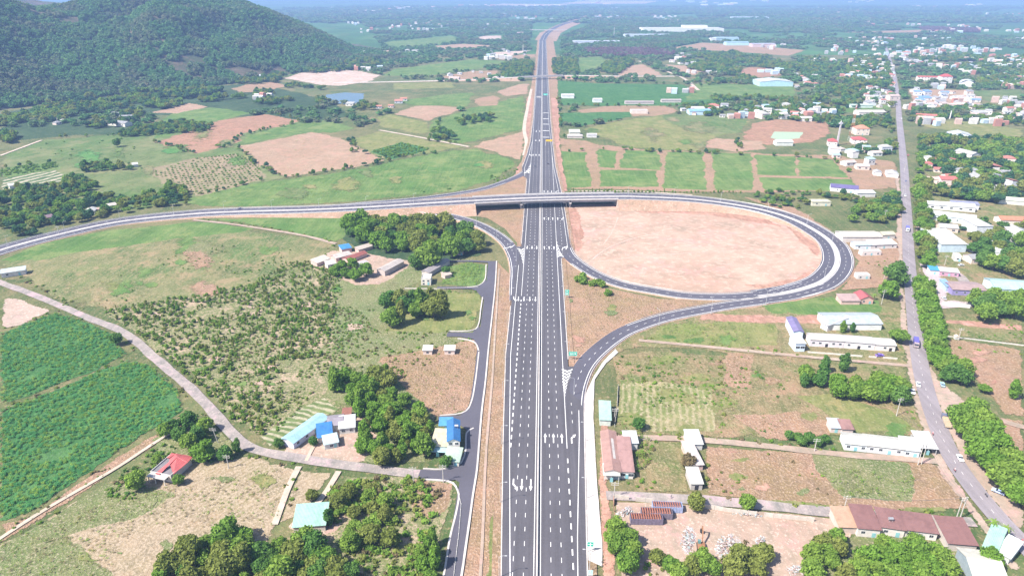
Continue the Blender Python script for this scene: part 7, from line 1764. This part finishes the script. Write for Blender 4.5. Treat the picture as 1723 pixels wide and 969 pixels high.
# people and motorbikes
SKIN=solid('skin',(.38,.22,.15),.6,.05,3); 
def person_body(seated,cloth,leg,p,rz,parent=None,label='',hatc=None):
    """one continuous skinned body; shirt and trousers by material bands, head with face"""
    if seated: J=dict(pel=(0,0,.82),ch=(.08,0,1.2),nk=(.1,0,1.42),hd=(.12,0,1.58),la=(.12,.19,1.34),lb=(.3,.24,1.12),lc=(.52,.2,1.08),ra=(.12,-.19,1.34),rb=(.3,-.24,1.12),rc=(.52,-.2,1.08),lh=(.02,.12,.8),lk=(.42,.16,.76),lf=(.34,.16,.32),lt=(.48,.16,.28),rh=(.02,-.12,.8),rk=(.42,-.16,.76),rf=(.34,-.16,.32),rt=(.48,-.16,.28))
    else: J=dict(pel=(0,0,.92),ch=(0,0,1.28),nk=(.01,0,1.47),hd=(.02,0,1.62),la=(0,.19,1.4),lb=(-.03,.25,1.12),lc=(.05,.27,.86),ra=(0,-.19,1.4),rb=(.02,-.25,1.12),rc=(.1,-.26,.88),lh=(0,.1,.88),lk=(.06,.11,.48),lf=(0,.12,.08),lt=(.16,.12,.04),rh=(0,-.1,.88),rk=(.0,-.11,.48),rf=(-.1,-.12,.08),rt=(.05,-.12,.04))
    E=[('pel','ch'),('ch','nk'),('nk','hd'),('ch','la'),('la','lb'),('lb','lc'),('ch','ra'),('ra','rb'),('rb','rc'),('pel','lh'),('lh','lk'),('lk','lf'),('lf','lt'),('pel','rh'),('rh','rk'),('rk','rf'),('rf','rt')]
    R=dict(pel=.13,ch=.15,nk=.055,hd=.1,la=.06,lb=.042,lc=.03,ra=.06,rb=.042,rc=.03,lh=.09,lk=.06,lf=.042,lt=.035,rh=.09,rk=.06,rf=.042,rt=.035)
    ks=list(J); me=bpy.data.meshes.new('body'); me.from_pydata([J[k] for k in ks],[(ks.index(a),ks.index(b)) for a,b in E],[])
    for m_ in (paint(leg),paint(cloth),SKIN): me.materials.append(m_)
    o=link('body',me,None); bm=o.modifiers.new('skin','SKIN'); 
    if not me.skin_vertices: 
        b_=bmesh.new(); b_.from_mesh(me); b_.verts.layers.skin.verify(); b_.to_mesh(me); b_.free()
    for i,k in enumerate(ks): me.skin_vertices[0].data[i].radius=(R[k],R[k]); 
    me.skin_vertices[0].data[0].use_root=True
    s_=o.modifiers.new('sub','SUBSURF'); s_.levels=1; s_.render_levels=1
    dg=bpy.context.evaluated_depsgraph_get(); nm=bpy.data.meshes.new_from_object(o.evaluated_get(dg)); o.modifiers.clear(); o.data=nm
    for f in nm.polygons:
        c=f.center; d=math.hypot(c.x-J['pel'][0],c.y); z=c.z
        f.material_index=2 if z>J['nk'][2] or (abs(c.y)>.16 and z<(J['lb'][2] if not seated else 1.15) and z>.78 and (c.x>.3 or not seated)) else 1 if z>J['pel'][2]+.02 else 0
        f.use_smooth=True
    m=MB(); x,y,z=J['hd']; m.ball((x-.01,y,z+.05),(.115,.1,.1),0,8,5); m.build('hair' if not hatc else 'helmet',paint(hatc or (.03,.025,.02)),o)
    m=MB(); m.ball((x+.1,y,z-.01),(.02,.015,.02),0,5,3); m.build('nose',SKIN,o)
    o.location=p; o.rotation_euler=(0,0,rz); o.name='person'; tag(o,label,'person'); return o
def motorbike(px,py,z,rz,c,label,rider):
    e=empty('motorbike',at_px(px,py,z),rz); tag(e,label,'motorbike')
    for x in (-.6,.62):
        m=MB(); m.tube((x,-.05,.3),(x,.05,.3),.3,.3,14); m.build('wheel',TYRE,e)
    m=MB(); m.prism([(-.75,.62),(-.1,.55),(.1,.4),(.35,.45),(.5,.85),(.42,.9),(.2,.6),(-.1,.78),(-.7,.8)],-.12,.12); m.build('body',paint(c),e)
    m=MB(); m.box(-.7,.05,-.13,.13,.781,.86); m.build('saddle',TYRE,e); m=MB(); m.tube((.62,0,.3),(.45,0,.95),.03,.03,6); m.tube((.45,-.3,1.0),(.45,.3,1.0),.02,.02,6); m.build('handlebar',POLE,e)
    p=at_px(px,py,z); person_body(True,rider[0],rider[1],p+Vector((-.15*math.cos(rz),-.15*math.sin(rz),0)),rz,label=rider[2],hatc=rider[3])
motorbike(1606,792,ZC,near(country,1606,792),(.6,.05,.05),'red motorbike on the lower country road',((.75,.7,.7),(.1,.1,.15),'person in a pale shirt riding the red motorbike with a red helmet',(.6,.06,.05)))
motorbike(1569,731,ZC-.1,near(country,1569,731)+math.pi,(.5,.1,.1),'dark red motorbike at the left edge of the country road beside the open stall',((.7,.3,.3),(.12,.12,.2),'person in a pinkish shirt riding past the open stall',(.7,.65,.65)))
motorbike(1659,834,ZC,near(country,1659,834),(.08,.08,.1),'black motorbike beside the half hidden van',((.15,.15,.2),(.1,.1,.12),'person in dark clothes riding beside the half hidden van',(.1,.1,.12)))
motorbike(1719,912,ZC,near(country,1719,912),(.1,.1,.12),'black motorbike at the right edge of the photo',((.65,.08,.08),(.1,.1,.15),'person in a red shirt riding at the right edge of the photo',(.6,.1,.1)))
person_body(False,(.12,.12,.2),(.1,.1,.16),G(1129,838,.45),1.2,label='person in dark clothes walking on the side road above the containers')
# excavator
p=G(1179,921); e=empty('excavator',(p.x,p.y,.05),math.radians(82)); tag(e,'rusty orange-brown excavator with raised arm in the salvage yard','excavator')
OR=solid('excavator_paint',(.3,.15,.08),.7,.3,2,obj=True)
for s_ in (-1,1):
    m=MB(); m.prism([(-1.9,.35),(-1.6,.05),(1.6,.05),(1.9,.35),(1.7,.75),(-1.7,.75)],s_*1.15-.3,s_*1.15+.3); m.build('track',TYRE,e)
m=MB(); m.box(-1.0,1.0,-.84,.84,.4,.9); m.build('undercarriage',TYRE,e)
m=MB(); m.prism([(-2.4,.95),(1.2,.95),(1.2,1.6),(-.2,1.9),(-2.2,1.9),(-2.5,1.5)],-1.3,1.3); m.build('body',OR,e)
m=MB(); m.prism([(-.2,1.9),(1.2,1.61),(1.15,2.7),(.9,2.95),(-.1,2.95)],.2,1.2); m.build('cab',solid('cab_glass',(.1,.2,.2),.2,.1,1),e)
m=MB(); m.prism([(.8,1.3),(1.3,1.2),(4.0,4.2),(5.6,4.8),(5.5,5.15),(3.7,4.7)],-.75,-.35); m.build('boom',OR,e)
m=MB(); m.prism([(5.2,5.2),(5.7,4.9),(7.2,2.0),(6.9,1.8)],-.7,-.4); m.build('stick',OR,e); m=MB(); m.prism([(6.6,2.0),(7.4,2.1),(7.3,1.1),(6.5,.9),(6.2,1.4)],-1.0,-.1); m.build('bucket',TYRE,e)
# billboard-like white panel in the crop, small shrine, water tanks
e=empty('shrine',G(1609,570)); tag(e,'tiny white shrine at the edge of the brown field','shrine'); m=MB(); m.box(-1.2,1.2,-.9,.9,0,1.6); m.build('wall',wallmat(WH),e); m=MB(); m.prism([(-1.5,1.6),(1.5,1.6),(0,2.5)],-1.1,1.1); m.build('roof',roofmat((.7,.62,.5)),e)
for x_,y_,z_,lb in ((768,716,7.8,'small steel water tank on the tall blue-roofed house'),(1499,872,5.4,'small grey water tank on the dark red roofs'),(1487,402,5,'grey water tank on the yellowish roofed shed')):
    p=G(x_,y_,z_); e=empty('water_tank',(p.x,p.y,z_-1.0)); tag(e,lb,'water tank'); m=MB()
    for a_,b_ in ((-.5,-.5),(.5,-.5),(.5,.5),(-.5,.5)): m.tube((a_,b_,-1.2),(a_,b_,.5),.05,.05,4)
    m.build('stand',POLE,e); m=MB(); m.tube((-.8,0,1.0),(.8,0,1.0),.55,.55,12); m.build('tank',STEEL,e)
# ---------------------------------------------------------------- haze
m=MB(); m.box(-30000,30000,-2500,45000,-1.0,330.0)
hz=bpy.data.materials.new('haze_air'); hz.use_nodes=True; t=hz.node_tree; t.nodes.clear()
o_=t.nodes.new('ShaderNodeOutputMaterial'); pv=t.nodes.new('ShaderNodeVolumePrincipled')
pv.inputs['Density'].default_value=0.00015; pv.inputs['Color'].default_value=(0.36,0.56,1.0,1); pv.inputs['Anisotropy'].default_value=0.0
t.links.new(pv.outputs[0],o_.inputs['Volume'])
o=m.build('haze',hz); o['kind']='stuff'
